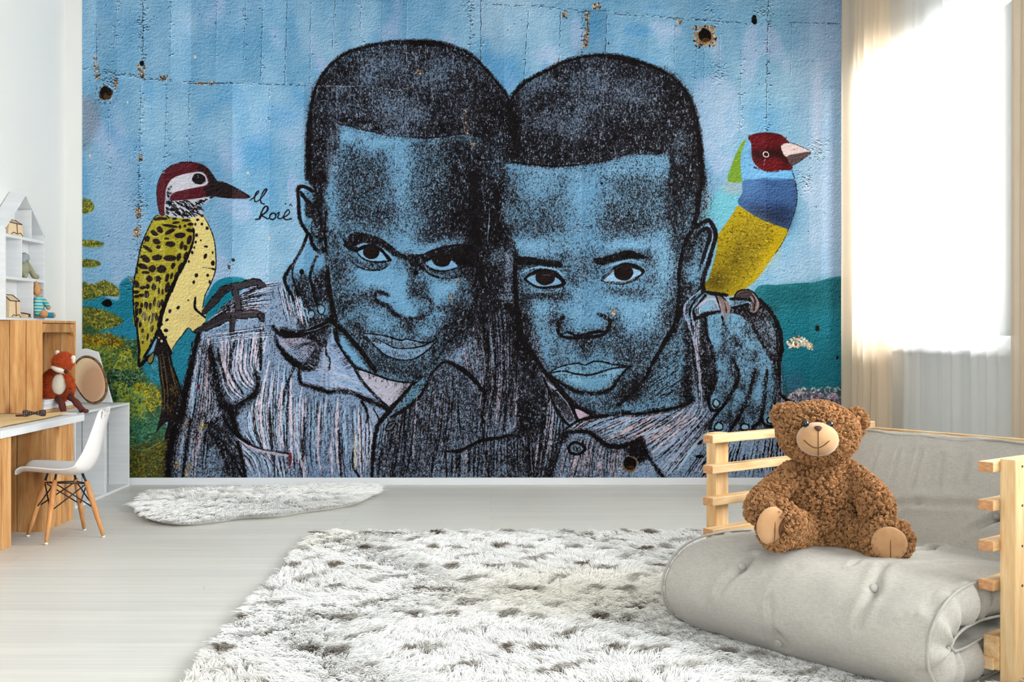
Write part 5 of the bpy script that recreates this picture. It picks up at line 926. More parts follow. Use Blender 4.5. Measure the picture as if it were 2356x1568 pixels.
for yb in (4.3,6.98):
    o = MB().box(XR-.115,XR,yb,yb+.02,3.2,3.26).build('bracket', M_TRIM, t_); o.matrix_parent_inverse = Matrix.Translation((-(XR-.11),-5.6,-3.23))

# ------------------------------------------------------------------ bench with folded futon
ROT = -math.radians(52.03); TIP = (.749,3.846,0)
M_ENDG = mat('pine_end_grain',(.80,.61,.43),.7,noise=((60,5,160),3,.2),col2=(.68,.46,.30))
sofa = empty('futon_chair', TIP, ROT, label='low pine slatted armchair with folded grey futon and a teddy on it', cat='armchair')
RZ = (.64,.533,.42,.310)
for side in (0,1):
    x0 = 0 if side==0 else 1.005
    for z in RZ:
        o = MB().box(x0,x0+.045,0,1.0,z-.029,z).build('arm_rail', M_PINE, sofa, bevel=.003); o.data.materials.append(M_ENDG)
        for pl_ in o.data.polygons:
            if abs(pl_.normal.y)>.9: pl_.material_index = 1
    px = (-.045,0) if side==0 else (1.05,1.095)
    for t in ((.07,.14) if side==0 else (.035,.105),(.93,1.0)): MB().box(px[0],px[1],t[0],t[1],0.0,.608 if t[0]>.5 else (.640 if side==0 else .648)).build('post', M_PINEZ, sofa, bevel=.003)
for z in (.612,.46,.31): MB().box(-.045,1.095,1.02,1.045,z-.055,z).build('back_rail', M_PINEX, sofa, bevel=.003)
for t in (.0,.99): MB().box(0.01,1.04,t+.02,t+.045,.055,.0901).build('base_rail', M_PINEX, sofa, bevel=.003)
for x in (.01,1.005): MB().box(x,x+.045,.03,1.02,.055,.15).build('side_board', M_PINE, sofa, bevel=.003)
for z in (.628,.519,.406,.296): MB().tube([(1.094,.072,z),(1.0965,.072,z)],.0035,10).build('screw', mat('dark_screw',(.22,.18,.15),.5) if z==.628 else bpy.data.materials['dark_screw'], sofa)
# mattress: an extruded pillow section folded along a path (t along the seat, z up)
CL = catmull([(.36,.080,0),(.2,.077,0),(.05,.074,0),(-.09,.073,0),(-.19,.090,0),(-.240,.150,0),(-.205,.210,0),(-.11,.238,0),(.03,.240,0),(.18,.232,0),(.34,.210,0),(.50,.185,0),(.60,.175,0),(.675,.205,0),(.725,.30,0),(.775,.40,0),(.835,.50,0),(.885,.578,0)],12)
WA, WB, TH = .052, .985, .064
def path_frame():
    out = []
    for i,p in enumerate(CL):
        d = (CL[min(i+1,len(CL)-1)]-CL[max(i-1,0)]).normalized(); out.append((p, Vector((-d.y,d.x,0))))
    return out
FR = path_frame(); NW = 112
SQ = [1.0]*len(FR)
for e_ in (0,-1):                                     # boxed ends: flat cap with a soft shoulder
    p_, n_ = FR[e_]; d_ = Vector((n_.y,-n_.x,0))*(1 if e_ else -1); p_ = p_.copy()
    for dd,q_ in ((.006,.97),(.012,.85),(.015,.5),(.016,.08)):
        if e_: FR.append((p_+d_*dd,n_)); SQ.append(q_)
        else: FR.insert(0,(p_+d_*dd,n_)); SQ.insert(0,q_)
def section(th, wa=WA, wb=WB):
    """closed loop (w, n): inner side then outer side with puffed boxing"""
    L = []
    for k in range(NW+1):
        u = k/NW; e = min(u,1-u)*(wb-wa); L.append((wa+(wb-wa)*u, th*(.80+.20*min(1,e/.10)**.6)+.010*math.sin(PI*u)))
    for k in range(1,6): a = k/6; L.append((wb+.020*math.sin(PI*a), th*.8*(1-2*a)))
    for k in range(NW+1):
        u = 1-k/NW; e = min(u,1-u)*(wb-wa); L.append((wa+(wb-wa)*u, -th*(.80+.20*min(1,e/.10)**.6)-.010*math.sin(PI*u)))
    for k in range(1,6): a = k/6; L.append((wa-.020*math.sin(PI*a), -th*.8*(1-2*a)))
    return L
def WS(t): return .036*max(0,min(1,(.05-t)/.25))      # the front roll has slipped a little to one side
def futon_mesh():
    S = section(TH); n = len(S); v = []; f = []; K = len(FR)
    for i,(p,nn) in enumerate(FR):
        sq = SQ[i]
        for (w,h) in S:
            q = Vector((w+WS(p.x), p.x+nn.x*h*sq, p.y+nn.y*h*sq))
            v.append(q)
    for i in range(K-1):
        for k in range(n): f.append((i*n+k,i*n+(k+1)%n,(i+1)*n+(k+1)%n,(i+1)*n+k))
    f += [tuple(range(n))[::-1], tuple((K-1)*n+k for k in range(n))]
    return v, f, n
fv, ff, fn = futon_mesh()
def to_world(q): 
    c, s = math.cos(ROT), math.sin(ROT); return Vector((TIP[0]+q.x*c-q.y*s, TIP[1]+q.x*s+q.y*c, q.z))
def to_local(q):
    c, s = math.cos(-ROT), math.sin(-ROT); d = q-Vector(TIP); return Vector((d.x*c-d.y*s, d.x*s+d.y*c, q.z))
tri = BVHTree.FromPolygons([to_world(q) for q in fv],[p for p in ff if len(p)==4])
CAM = Vector((0,0,1))
def hit(px,py,tree=tri):
    d = (P(px,py,5)-CAM).normalized(); h = tree.ray_cast(CAM,d); return h
BTN = [(1706,1302),(2010,1354),(1792,1477),(2292,1187)]; bl = []
for b in BTN:
    h = hit(*b)
    if h[0] is not None: bl.append((to_local(h[0]), b))
fold = [(1706,1302,1735,1275,.010,.03),(1700,1310,1655,1360,.008,.03),(2010,1350,2035,1300,.009,.03),(2005,1362,1975,1440,.008,.03),(1790,1470,1770,1380,.006,.03),(2290,1187,2150,1262,.016,.03),(2290,1187,2330,1180,.010,.03),(1970,1165,2110,1155,.008,.03),(2110,1155,2250,1160,.007,.03),
  (2150,1262,2095,1268,.012,.03),(2100,1300,2180,1290,.008,.03),(2180,1290,2330,1300,.007,.03),(1960,1300,1975,1290,.006,.02),(2020,1030,1990,1120,.004,.02),(2070,1035,2050,1110,.004,.015),(2120,1035,2095,1120,.004,.02),(2170,1045,2160,1120,.004,.015),(2230,1050,2215,1110,.004,.02)]
fl = []
for a,b,c,d,dep,wd in fold:
    h1, h2 = hit(a,b), hit(c,d)
    if h1[0] is not None and h2[0] is not None: fl.append((to_local(h1[0]),to_local(h2[0]),dep,wd))
nv = []
meT = bpy.data.meshes.new('f'); meT.from_pydata([tuple(q) for q in fv],[],ff); meT.update()
bmf = bmesh.new(); bmf.from_mesh(meT); bmesh.ops.recalc_face_normals(bmf,faces=bmf.faces); bmf.to_mesh(meT); bmf.free(); meT.update()
for i,vx in enumerate(meT.vertices):
    q = vx.co.copy(); n = vx.normal; d = 0
    for b,_ in bl:
        r = (q-b).length
        if r<.2: d -= .017*math.exp(-(r/.036)**2)+.005*math.exp(-(r/.09)**2)
    for a,b,dep,wd in fl:
        ab = b-a; t = max(0,min(1,(q-a).dot(ab)/max(ab.length_squared,1e-9))); r = (q-(a+ab*t)).length
        if r<wd*2.5: d -= 1.6*dep*(math.exp(-(r/(wd*.35))**2)-.35*math.exp(-((r-wd*.9)/(wd*.5))**2))
    d += .006*mnoise.noise(q*7)+.003*mnoise.noise(q*19)
    if q.x>WB-.01 or q.x<WA+.01:                       # gathered boxing of the ends
        kk = i//fn; d += .007*math.sin(kk*.62+3*mnoise.noise(Vector((kk*.11,0,0))))
    nv.append(q+n*d)
meT.vertices.foreach_set('co',[c for q in nv for c in q]); meT.update()
M_FUTON = fabric('grey_linen_futon',(.735,.72,.69),(.645,.63,.60),520,.5); M_PIPE = fabric('grey_piping',(.70,.69,.66),(.62,.61,.59),600,.3)
futon = link('mattress', meT, M_FUTON, sofa, smooth=True)
for w in (WA,WB):
    for sg in (1,-1):
        pp = []
        for i,(p,nn) in enumerate(FR):
            if 5 <= i < len(FR)-5:
                h = sg*(TH*.80+.004); pp.append(Vector((w+WS(p.x)+(.005 if w==WB else -.005), p.x+nn.x*h+(.0), p.y+nn.y*h))+Vector((0,nn.x,nn.y))*sg*.002)
        MB().tube(pp,.0042,8).build('piping', M_PIPE, futon, smooth=True)
pe, ne = FR[-6]
for sg in (1,-1):
    pp = []
    for k in range(0,NW+1,2):
        u = k/NW; e = min(u,1-u)*(WB-WA); h = sg*(TH*(.80+.20*min(1,e/.10)**.6)+.010*math.sin(PI*u)+.001)
        up_ = .006*math.sin(u*9+1)+.004*math.sin(u*23)
        pp.append(Vector((WA+(WB-WA)*u, pe.x+ne.x*h, pe.y+ne.y*h+up_)))
    MB().tube(pp,.0045,8).build('piping', M_PIPE, futon, smooth=True)
tri2 = BVHTree.FromPolygons([to_world(q) for q in nv],[p for p in ff if len(p)==4])
for _,b in bl:
    h = hit(*b, tree=tri2)
    if h[0] is None: continue
    n = (to_local(h[0]+h[1])-to_local(h[0])).normalized(); c = to_local(h[0])
    if n.dot(to_local(CAM)-c) < 0: n = -n
    M_ = n.to_track_quat('Z','Y').to_matrix()
    MB().ball(c+n*.004,(.0135,.0135,.0065),M_,(20,10)).build('tuft_button', M_PIPE, futon, smooth=True)

# ------------------------------------------------------------------ teddy bear, sitting on the futon
def seat_hit(px,py): return hit(px,py,tri2)[0]
bear = empty('teddy_bear', (1.10,3.62,.30), 0, label='large curly brown teddy bear with tan muzzle sitting on the grey futon', cat='teddy bear')
BO = Vector((1.10,3.62,.30))
def bw(px,py,Y): return P(px,py,Y)-BO
s_ = lambda px,Y: px/F_*Y       # pixels to metres at depth Y
def rotm(ax, ang): return Matrix.Rotation(ang,3,ax)
HC = bw(1882,992,3.58)
tilt = rotm('Z',-.28)
B_ = [(bw(1888,1160,3.62),(s_(86,3.62),s_(84,3.62),s_(98,3.62)),None),(bw(1895,1215,3.60),(s_(90,3.6),s_(88,3.6),s_(54,3.6)),None),(bw(1885,1100,3.63),(s_(62,3.62),s_(62,3.6),s_(56,3.62)),None),(bw(1892,1080,3.62),(s_(48,3.6),s_(48,3.6),s_(40,3.6)),None),
  (HC,(s_(88,3.58),s_(80,3.58),s_(62,3.58)),rotm('Y',.06)),(HC+Vector((-.002,-.01,-.025)),(s_(82,3.58),s_(78,3.58),s_(50,3.58)),None),(HC+Vector((.0,.0,.026)),(s_(66,3.58),s_(62,3.58),s_(46,3.58)),None)]
B_ += [(bw(1806,956,3.60),(s_(28,3.6),s_(14,3.6),s_(27,3.6)),rotm('Y',-.35)),(bw(1967,973,3.61),(s_(25,3.6),s_(14,3.6),s_(32,3.6)),rotm('Y',.2))]
B_ += cap_balls([bw(1825,1090,3.62),bw(1788,1122,3.55),bw(1755,1152,3.46),bw(1743,1175,3.40)],[.036,.038,.037,.034])
B_ += cap_balls([bw(1945,1085,3.62),bw(1982,1118,3.55),bw(2010,1150,3.47),bw(2018,1172,3.43)],[.036,.042,.046,.048])
B_ += cap_balls([bw(1855,1225,3.58),bw(1815,1215,3.45),bw(1790,1205,3.36)],[.060,.056,.056])
B_ += [(bw(1791,1206,3.35),(s_(49,3.35),.036,s_(55,3.35)),rotm('Z',.22))]
B_ += cap_balls([bw(1930,1220,3.58),bw(1985,1240,3.48),bw(2035,1246,3.38)],[.060,.056,.054])
B_ += [(bw(2042,1243,3.355),(s_(54,3.36),.036,s_(48,3.36)),rotm('Z',-.30)@rotm('Y',-.25))]
body_me = blob_mesh(B_, .0075, 6, 'bear_body')
M_BEARSKIN = mat('bear_plush_backing',(.42,.29,.18),.95,noise=((60,60,60),3,.2),col2=(.32,.19,.10))
body = link('body', body_me, M_BEARSKIN, bear, smooth=True)
def push_forward(cpx,cpy,Y): return P(cpx,cpy,Y)
M_TAN = mat('tan_velour',(.76,.60,.43),.85,noise=((14,14,14),3,.25),col2=(.66,.48,.31),sheen=.4,bump=(500,.15)); M_NOSE = mat('brown_felt_nose',(.27,.17,.12),.8); M_EYE = mat('black_glossy_eye',(.04,.03,.03),.12,spec=.6)
M_THREAD = mat('brown_thread',(.36,.24,.15),.9)
MUZ = bw(1881,1010,3.425); mz = (s_(47,3.425),.062,s_(39,3.425)); Mz = rotm('Z',-.30)
muz = MB().ball(MUZ,mz,rotm('Z',-.30),(40,26)).build('muzzle', M_TAN, bear, smooth=True)
def on_muzzle(u, v, out=.001):          # u right, v up in -1..1 on the front of the muzzle
    d = Vector((u, -math.sqrt(max(0,1-u*u-v*v)), v)); q = Vector((d.x*(mz[0]+out), d.y*(mz[1]+out), d.z*(mz[2]+out))); return MUZ+Mz@q
MB().tube([on_muzzle(u,v) for u,v in catmull2(((.08,.62),(.03,.2),(.02,-.2),(.0,-.6),(.0,-.95)))] if False else [on_muzzle(.04,.62-.1*i) for i in range(16)],.0014,6).build('muzzle_seam', M_THREAD, muz, smooth=True)
MB().tube([on_muzzle(-.62+.09*i, .02-.42*math.sin(PI*i/13.)*1.0+ (.0 if i<7 else .01)) for i in range(14)],.0016,6).build('mouth_stitch', M_THREAD, muz, smooth=True)
nz_ = MB(); npts = [(-.20,.78),(.0,.86),(.26,.78),(.20,.66),(.05,.46),(-.12,.66)]
c0 = [on_muzzle(u,v,.004) for u,v in npts]; cc = on_muzzle(.03,.68,.010)
nz_.add([on_muzzle(u,v,-.006) for u,v in npts]+c0+[cc], [(6+i,6+(i+1)%6,12) for i in range(6)]+[(i,(i+1)%6,6+(i+1)%6,6+i) for i in range(6)])
nb = nz_.build('nose', M_NOSE, bear, smooth=True); nb.modifiers.new('s','SUBSURF').render_levels = 2
for ex,ey in ((1853,974),(1909,976)): MB().ball(bw(ex,ey,3.418),.0115,None,(20,12)).build('eye', M_EYE, bear, smooth=True)
for (fx,fy,Yc,rx,rz,ang,sk) in ((1776,1209,3.316,38,45,.22,.0),(2046,1250,3.321,40,40,-.30,.0)):
    c = bw(fx,fy,Yc); pd = MB().ball(c,(s_(rx,Yc),.014,s_(rz,Yc)),rotm('Z',ang)@rotm('X',.10),(36,20)).build('foot_pad', M_TAN, bear, smooth=True)
    MB().tube([c+rotm('Z',ang)@Vector((0.003,-.0145*math.sqrt(max(0,1-(k/10.)**2)),s_(rz,Yc)*k/10.)) for k in range(-9,10)],.0011,6).build('pad_seam', M_THREAD, pd, smooth=True)
# curly pile
p, n, g = sample_mesh(body_me, 130000, 3)
def keep_mask(p):
    k = np.ones(len(p),bool)
    q = (p-np.array(MUZ))@np.array(Mz); k &= ((q[:,0]/(mz[0]*.96))**2+(q[:,2]/(mz[2]*.96))**2 > 1)|(q[:,1]>.01)
    for (fx,fy,Yc,rx,rz,ang,_) in ((1776,1209,3.316,38,45,.22,0),(2046,1250,3.321,40,40,-.30,0)):
        q = (p-np.array(bw(fx,fy,Yc)))@np.array(rotm('Z',ang)); k &= ((q[:,0]/s_(rx,Yc)/.66)**2+(q[:,2]/s_(rz,Yc)/.78)**2 > 1)|(abs(q[:,1])>.030)
    for ex,ey in ((1853,974),(1909,976)): k &= np.linalg.norm(p-np.array(bw(ex,ey,3.418)),axis=1)>.012
    return k
k = keep_mask(p); p, n = p[k], n[k]; N_ = len(p)
NCl = 7600; ci = g.integers(0,N_,NCl); cent = p[ci]; cdir = g.normal(0,1,(NCl,3))
from mathutils import kdtree
kd = kdtree.KDTree(len(cent))
for i,c in enumerate(cent): kd.insert(c,i)
kd.balance(); own = np.array([kd.find(q)[1] for q in p])
tan = cdir[own]; tan -= n*(tan*n).sum(1,keepdims=True); tan /= np.linalg.norm(tan,axis=1,keepdims=True)+1e-6
tow = cent[own]-p; Ls = g.uniform(.009,.016,(N_,1)); bit = np.cross(n,tan)
st = np.stack([p-n*.001, p+n*Ls*.45+tan*Ls*.25+tow*.25, p+n*Ls*.80+tan*Ls*.42+bit*Ls*.28+tow*.55, p+n*Ls*.95+tan*Ls*.05+bit*Ls*.45+tow*.75, p+n*Ls*.75-tan*Ls*.15+bit*Ls*.2+tow*.8],1)
rd = np.tile(np.array([.0009,.0008,.0007,.0006,.0003]),(N_,1))
tn = lin((.66,.49,.335))[None]*(1+.24*g.normal(0,1,(NCl,1))[own]*.6+.16*g.normal(0,1,(N_,1))); tn = np.clip(tn*np.array([[1,.98,.95]]),.02,.9)
hair('fur', st, rd, tn, attr_mat('bear_curly_pile'), bear)

# ------------------------------------------------------------------ shag rug
RX0, RX1, RY0, RY1 = -.86, 1.72, 2.35, 5.33
rug = empty('shag_rug', (.4,3.8,0), 0, label='large white shaggy rug flecked with brown tufts, in front of the futon', cat='rug')
ro = Vector((.4,3.8,0))
def rug_outline(x,y): return (x>RX0)&(x<RX1)&(y>RY0)&(y<RY1)
b = MB().box(RX0-ro.x,RX1-ro.x,RY0-ro.y,RY1-ro.y,0,.012).build('backing', mat('rug_backing',(.80,.78,.75),.95), rug)
g = np.random.default_rng(5)
def rug_field(x,y,seed=2):
    g2 = np.random.default_rng(seed); D = np.zeros_like(x); TX, TY = .325, .39
    wx = x+.012*np.sin(y*31)+.010*np.sin(x*23+y*9); wy = y+.012*np.sin(x*27+2)
    for iy in range(-1,9):
        for ix in range(-2,9):
            ox, oy = RX0-.1+ix*TX+ (0 if iy%2==0 else .02), RY0-.22+iy*TY
            for (cx,cy,rx,ry,an,st_) in ((.03,.05,.040,.055,.5,1),(.13,.03,.050,.050,-.6,.95),(.20,.20,.075,.030,.75,.8),(.245,.255,.055,.022,.45,.75),(.13,.30,.03,.02,0,.45),(.30,.10,.03,.03,.5,.4),(.08,.20,.035,.015,-.4,.4),(.28,-.04,.04,.02,-.9,.4),(.02,.36,.06,.014,.3,.35)):
                a = cx+ox+g2.normal(0,.008); rx, ry = rx*1.05, ry*.92; c = cy+oy+g2.normal(0,.010); an += g2.normal(0,.12); s = st_*g2.uniform(.6,1.1)
                if a<x.min()-.2 or a>x.max()+.2: continue
                dx, dy = wx-a, wy-c; u = dx*math.cos(an)+dy*math.sin(an); v = -dx*math.sin(an)+dy*math.cos(an)
                D = np.maximum(D, s*np.clip(1.3-1.1*((u/rx)**2+(v/ry)**2),0,1))
    return D
NR = 330000
x = g.uniform(RX0,RX1,NR); y = RY0+.55+(RY1-RY0-.55)*g.random(NR)
edge = g.random(NR)<.05
lx = np.array([to_local(Vector((a,c,0)))[:2] for a,c in zip(x[:1],y[:1])])
c_, s__ = math.cos(-ROT), math.sin(-ROT); dx, dy = x-TIP[0], y-TIP[1]; la = dx*c_-dy*s__; lb = dx*s__+dy*c_
k = ~((la>.0)&(la<1.1)&(lb>.02)&(lb<1.05)); x, y, la, lb = x[k], y[k], la[k], lb[k]; N_ = len(x)
under = (la>-.02)&(la<1.05)&(lb>-.36)
# clumps with their own lean
NC = 26000; cx, cy = g.uniform(RX0,RX1,NC), g.uniform(RY0,RY1,NC)
cell = {}
G_ = .022; gx, gy = (cx/G_).astype(int), (cy/G_).astype(int)
grid = -np.ones((int((RX1-RX0)/G_)+6, int((RY1-RY0)/G_)+6), int); ox_, oy_ = int(RX0/G_)-2, int(RY0/G_)-2
grid[gx-ox_, gy-oy_] = np.arange(NC); fill = grid[(x/G_).astype(int)-ox_, (y/G_).astype(int)-oy_]; fill = np.where(fill<0, g.integers(0,NC,N_), fill)
ok = np.hypot(cx[fill]-x, cy[fill]-y)<.05; tox = np.where(ok, cx[fill]-x, 0); toy = np.where(ok, cy[fill]-y, 0)
th = 2.2*np.sin(x*3.1+1.2)+1.6*np.sin(y*4.3+x*2)+g.normal(0,.55,NC)[fill]-1.2
Lh = g.uniform(.020,.040,N_)*(1+.25*np.sin(x*41)*np.sin(y*37)); Lh = np.where(under,.010,Lh)
lean = g.uniform(.5,.95,N_); ux, uy = np.cos(th), np.sin(th)
z0 = .011
st = np.empty((N_,4,3)); 
for j,(a,h) in enumerate(((0,0),(.30,.55),(.75,.85),(1.25,.90))):
    st[:,j,0] = x+ux*lean*Lh*a+tox*.25*j/3; st[:,j,1] = y+uy*lean*Lh*a+toy*.25*j/3; st[:,j,2] = z0+Lh*h*(1.05-lean*.45)
st -= np.array(ro)
rd = np.tile(np.array([.0012,.0012,.0010,.0004]),(N_,1))
D = rug_field(x,y)*(1+.12*g.normal(0,1,N_)); D = np.clip(D*.97,0,1)
white = lin((.95,.95,.945))[None]*(1+.025*g.normal(0,1,(N_,1))); cream = np.clip(np.sin(x*2.1+4)*np.sin(y*2.7)-.2,0,1)[:,None]*.10
white = white*(1-cream*np.array([[.1,.5,1.4]])); br = lin((.45,.41,.36))[None]*(1+.22*g.normal(0,1,(N_,1))); tn = np.clip(white*(1-D[:,None])+br*D[:,None],.02,.93)
hair('pile', st, rd, tn, attr_mat('rug_pile',.9,.1), rug)

# ------------------------------------------------------------------ sheepskin by the wall
def floor_pt(px,py,z=0): Y = F_*(1-z)/(py-HY); return Vector(((px-VX)/F_*Y,Y,z))
OUT = [floor_pt(a,c,.015) for a,c in ((322,1172),(345,1192),(390,1202),(440,1203),(500,1196),(560,1188),(640,1184),(700,1174),(760,1166),(815,1156),(852,1141),(862,1130),(845,1121),(790,1121),(700,1121),(600,1124),(500,1128),(420,1133),(350,1142),(325,1158))]
oc = Vector((-1.45,6.45,0)); skin = empty('sheepskin_rug', oc, 0, label='small cream sheepskin lying on the floor by the mural wall', cat='rug')
poly = [(q.x-oc.x,q.y-oc.y) for q in catmull(OUT+[OUT[0]],4)[:-1]]
MB().prism([(a*.97,b_*.95) for a,b_ in poly],'z',0,.010).build('hide', mat('sheepskin_hide',(.95,.94,.91),.95), skin)
def inside(x,y,poly):
    r = np.zeros(len(x),bool); m = len(poly)
    for i in range(m):
        (x1,y1),(x2,y2) = poly[i],poly[(i+1)%m]; c = ((y1<=y)&(y2>y))|((y2<=y)&(y1>y)); r ^= c&(x < (x2-x1)*(y-y1)/((y2-y1) if y2!=y1 else 1e-9)+x1)
    return r
px_ = np.array(poly); NS = 90000; x = g.uniform(px_[:,0].min(),px_[:,0].max(),NS); y = g.uniform(px_[:,1].min(),px_[:,1].max(),NS); k = inside(x,y,poly); x, y = x[k], y[k]; N_ = len(x)
ck = ((np.floor((x+.006*np.sin(y*90))/.034).astype(int)*73856093) ^ (np.floor((y+.006*np.sin(x*80))/.040).astype(int)*19349663)) % 4096
cth, ch, cx_, cy_ = g.uniform(0,6.28,4096)[ck], g.uniform(.55,1.15,4096)[ck], 0, 0
ox_d, oy_d = x/.85, y/.28; rr_ = np.hypot(ox_d,oy_d)+1e-6; eo = np.clip((rr_-.55)/.35,0,1)
dxx = np.cos(cth)*(1-eo)*.8+ox_d/rr_*eo; dyy = np.sin(cth)*(1-eo)*.8+oy_d/rr_*eo; jx, jy = g.normal(0,.25,N_), g.normal(0,.25,N_); Lh = g.uniform(.055,.080,N_)*ch
st = np.empty((N_,4,3))
for j,(a,h) in enumerate(((0,0),(.25,.5),(.6,.78),(1.05,.70))):
    st[:,j,0] = x+(dxx+jx)*Lh*a*.8; st[:,j,1] = y+(dyy+jy)*Lh*a*.8; st[:,j,2] = .010+Lh*h*(.85-.35*eo)
# keep tips off the wall
st[:,:,1] = np.minimum(st[:,:,1], YB-.02-oc.y)
tn = lin((.985,.98,.965))[None]*(1+.04*g.normal(0,1,(N_,1))); dk = np.clip((-.72-x)*7,0,1)[:,None]*.55; tn = np.clip(tn*(1-dk*np.array([[.25,.38,.55]])),.02,.93)
hair('wool', st, np.tile(np.array([.0013,.0013,.0011,.0005]),(N_,1)), tn, attr_mat('sheep_wool',.9,.1), skin)

# ------------------------------------------------------------------ left side: crates, desk
def planks(m, axis, fixed, u0, u1, z0, z1, n, t=.010, gap=.004, seed=0):
    g_ = random.Random(seed); w = (u1-u0)/n
    for i in range(n):
        a, c = u0+i*w+gap/2, u0+(i+1)*w-gap/2; j = g_.uniform(-.0012,.0012)
        if axis=='x': m.box(fixed+j,fixed+t+j,a,c,z0,z1)
        else: m.box(a,c,fixed+j,fixed+t+j,z0,z1)
    return m
def crate(x0,x1,y0,y1,z0,z1,ma,label,open_face='+x',n=3,sh=None,board=True,cat='crate',name='wooden_crate',group=None,gus=True):
    o = Vector(((x0+x1)/2,(y0+y1)/2,z0)); r = empty(name,o,0,label=label,cat=cat,group=group); T = .010
    X0,X1,Y0,Y1,Z = x0-o.x,x1-o.x,y0-o.y,y1-o.y,z1-z0
    planks(MB(),'y',Y0,X0,X1,0,Z,n,T,seed=1).build('side_panel',ma,r,bevel=.0015)
    planks(MB(),'y',Y1-T,X0,X1,0,Z,n,T,seed=2).build('side_panel',ma,r,bevel=.0015)
    if open_face=='+x': planks(MB(),'x',X0,Y0+T,Y1-T,0,Z,n,T,.013,seed=3).build('back_panel',sh or ma,r,bevel=.0015)
    else: planks(MB(),'x',X1-T,Y0+T,Y1-T,0,Z,n+1,T,.005,seed=3).build('front_panel',ma,r,bevel=.0015)
    MB().box(X0+T,X1 if open_face=='+x' else X1-T,Y0+T,Y1-T,0,.016).build('bottom_board',ma,r,bevel=.0015)
    MB().box(X0+T,X1 if open_face=='+x' else X1-T,Y0+T,Y1-T,Z-.014,Z).build('top_board',ma,r,bevel=.0015)
    if gus:
        for (yy,s) in ((Y0+T,1),(Y1-T,-1)):
            MB().prism([(X0+T,yy),(X0+T,yy+s*.032),(X0+T+.032,yy)],'z',.016,Z-.014).build('corner_post',ma,r)
    return r, o
crate(XL+.016,-2.25,4.60,5.10,0,.515,M_CRATE,'honey wooden crate at the left picture edge holding up the white desk','-x',n=4)
crate(XL+.016,-2.25,5.46,5.86,0,.515,M_CRATE,'honey wooden crate under the far end of the white desk, behind the chair','-x',n=4)
desk = empty('desk_top',(-2.5,5.45,.517),0,label='white desk top resting on two wooden crates, carrying a bow tie',cat='desk')
MB().box(-.294,.27,-.50,.51,0,.036).build('top_panel',M_WHITE,desk,bevel=.003)
WC = 'white open crates below the log slice'
crate(XL+.016,-2.36,6.66,7.10,0,.545,M_WHITE,'white slatted crate in the corner beside the mural, log slice on its top','+x',n=3,name='white_crate',cat='crate')
crate(XL+.016,-2.36,6.17,6.652,0,.545,M_WHITE,'white slatted crate behind the chair, wooden crate and fox on its top','+x',n=3,name='white_crate',cat='crate')
uc, uo = crate(XL+.004,-2.52,6.10,6.60,.547,1.07,M_CRATE,'tall honey wooden crate holding the toy house, plush fox sitting in it','+x',n=3,sh=M_CRATE2)
MB().box(.115,.126,-.205,.205,.455,.505).build('cross_board',M_CRATE2,uc,bevel=.001)
for s in (1,-1): MB().prism([(s*.24,.505),(s*.24,.43),(s*.165,.505)],'x',.112,.130).build('corner_wedge',M_CRATE,uc,bevel=.001)
for (y0_,y1_,z_,lab) in ((6.13,6.57,.563,'lower of two flat white boxes inside the wooden crate'),(6.14,6.55,.591,'upper flat white box under the plush fox')):
    bx_ = empty('white_box',(-2.62,6.35,z_+.001),0,label=lab,cat='box'); MB().box(-.13,.098,y0_-6.35,y1_-6.35,0,.018).build('box_base',M_WHITE,bx_,bevel=.002); MB().box(-.132,.1,y0_-6.352,y1_-6.348,.0185,.0265).build('box_lid',M_WHITE,bx_,bevel=.002)

# kraft board and bow tie on the desk
M_KRAFT = mat('kraft_card',(.85,.72,.52),.7,noise=((8,8,8),3,.3),col2=(.78,.64,.44))
kb = MB(); ys = [5.02+.9*i/24 for i in range(25)]; vv=[]; fz=[]
for i,yy in enumerate(ys):
    lift = .006+.010*max(0,(i-15)/9.)**2
    for xx in (-2.70,-2.5,-2.30): vv.append((xx-.0,yy,.5562+(lift if xx>-2.4 else .002)*(.6 if i<3 else 1)))
for i in range(24):
    for j in range(2): a=i*3+j; fz.append((a,a+1,a+4,a+3))
me = bpy.data.meshes.new('card'); me.from_pydata(vv,[],fz); me.update(); ko = link('kraft_sheet',me,M_KRAFT,None,smooth=True,label='tan sheet lying along the white desk under the bow tie',cat='sheet'); ko.modifiers.new('s','SOLIDIFY').thickness = .003
def dotted():
    m = bpy.data.materials.new('dotted_dark_cloth'); m.use_nodes = True; N, L_ = nt(m); b = N['Principled BSDF']; b.inputs['Roughness'].default_value = .9
    tc = N.new('ShaderNodeTexCoord'); v = N.new('ShaderNodeTexVoronoi'); v.inputs['Scale'].default_value = 110; v.inputs['Randomness'].default_value = .1; L_.new(tc.outputs['Object'], v.inputs['Vector'])
    r = N.new('ShaderNodeValToRGB'); r.color_ramp.interpolation = 'CONSTANT'; r.color_ramp.elements[0].color = (*srgb((.82,.76,.7)),1); r.color_ramp.elements[1].position = .30; r.color_ramp.elements[1].color = (*srgb((.22,.16,.14)),1); L_.new(v.outputs['Distance'], r.inputs['Fac']); L_.new(r.outputs['Color'], b.inputs['Base Color']); return m
M_DOT = dotted()
bt = empty('bow_tie', P(79,958,5.52), .35, label='dark dotted bow tie lying on the desk', cat='bow tie')
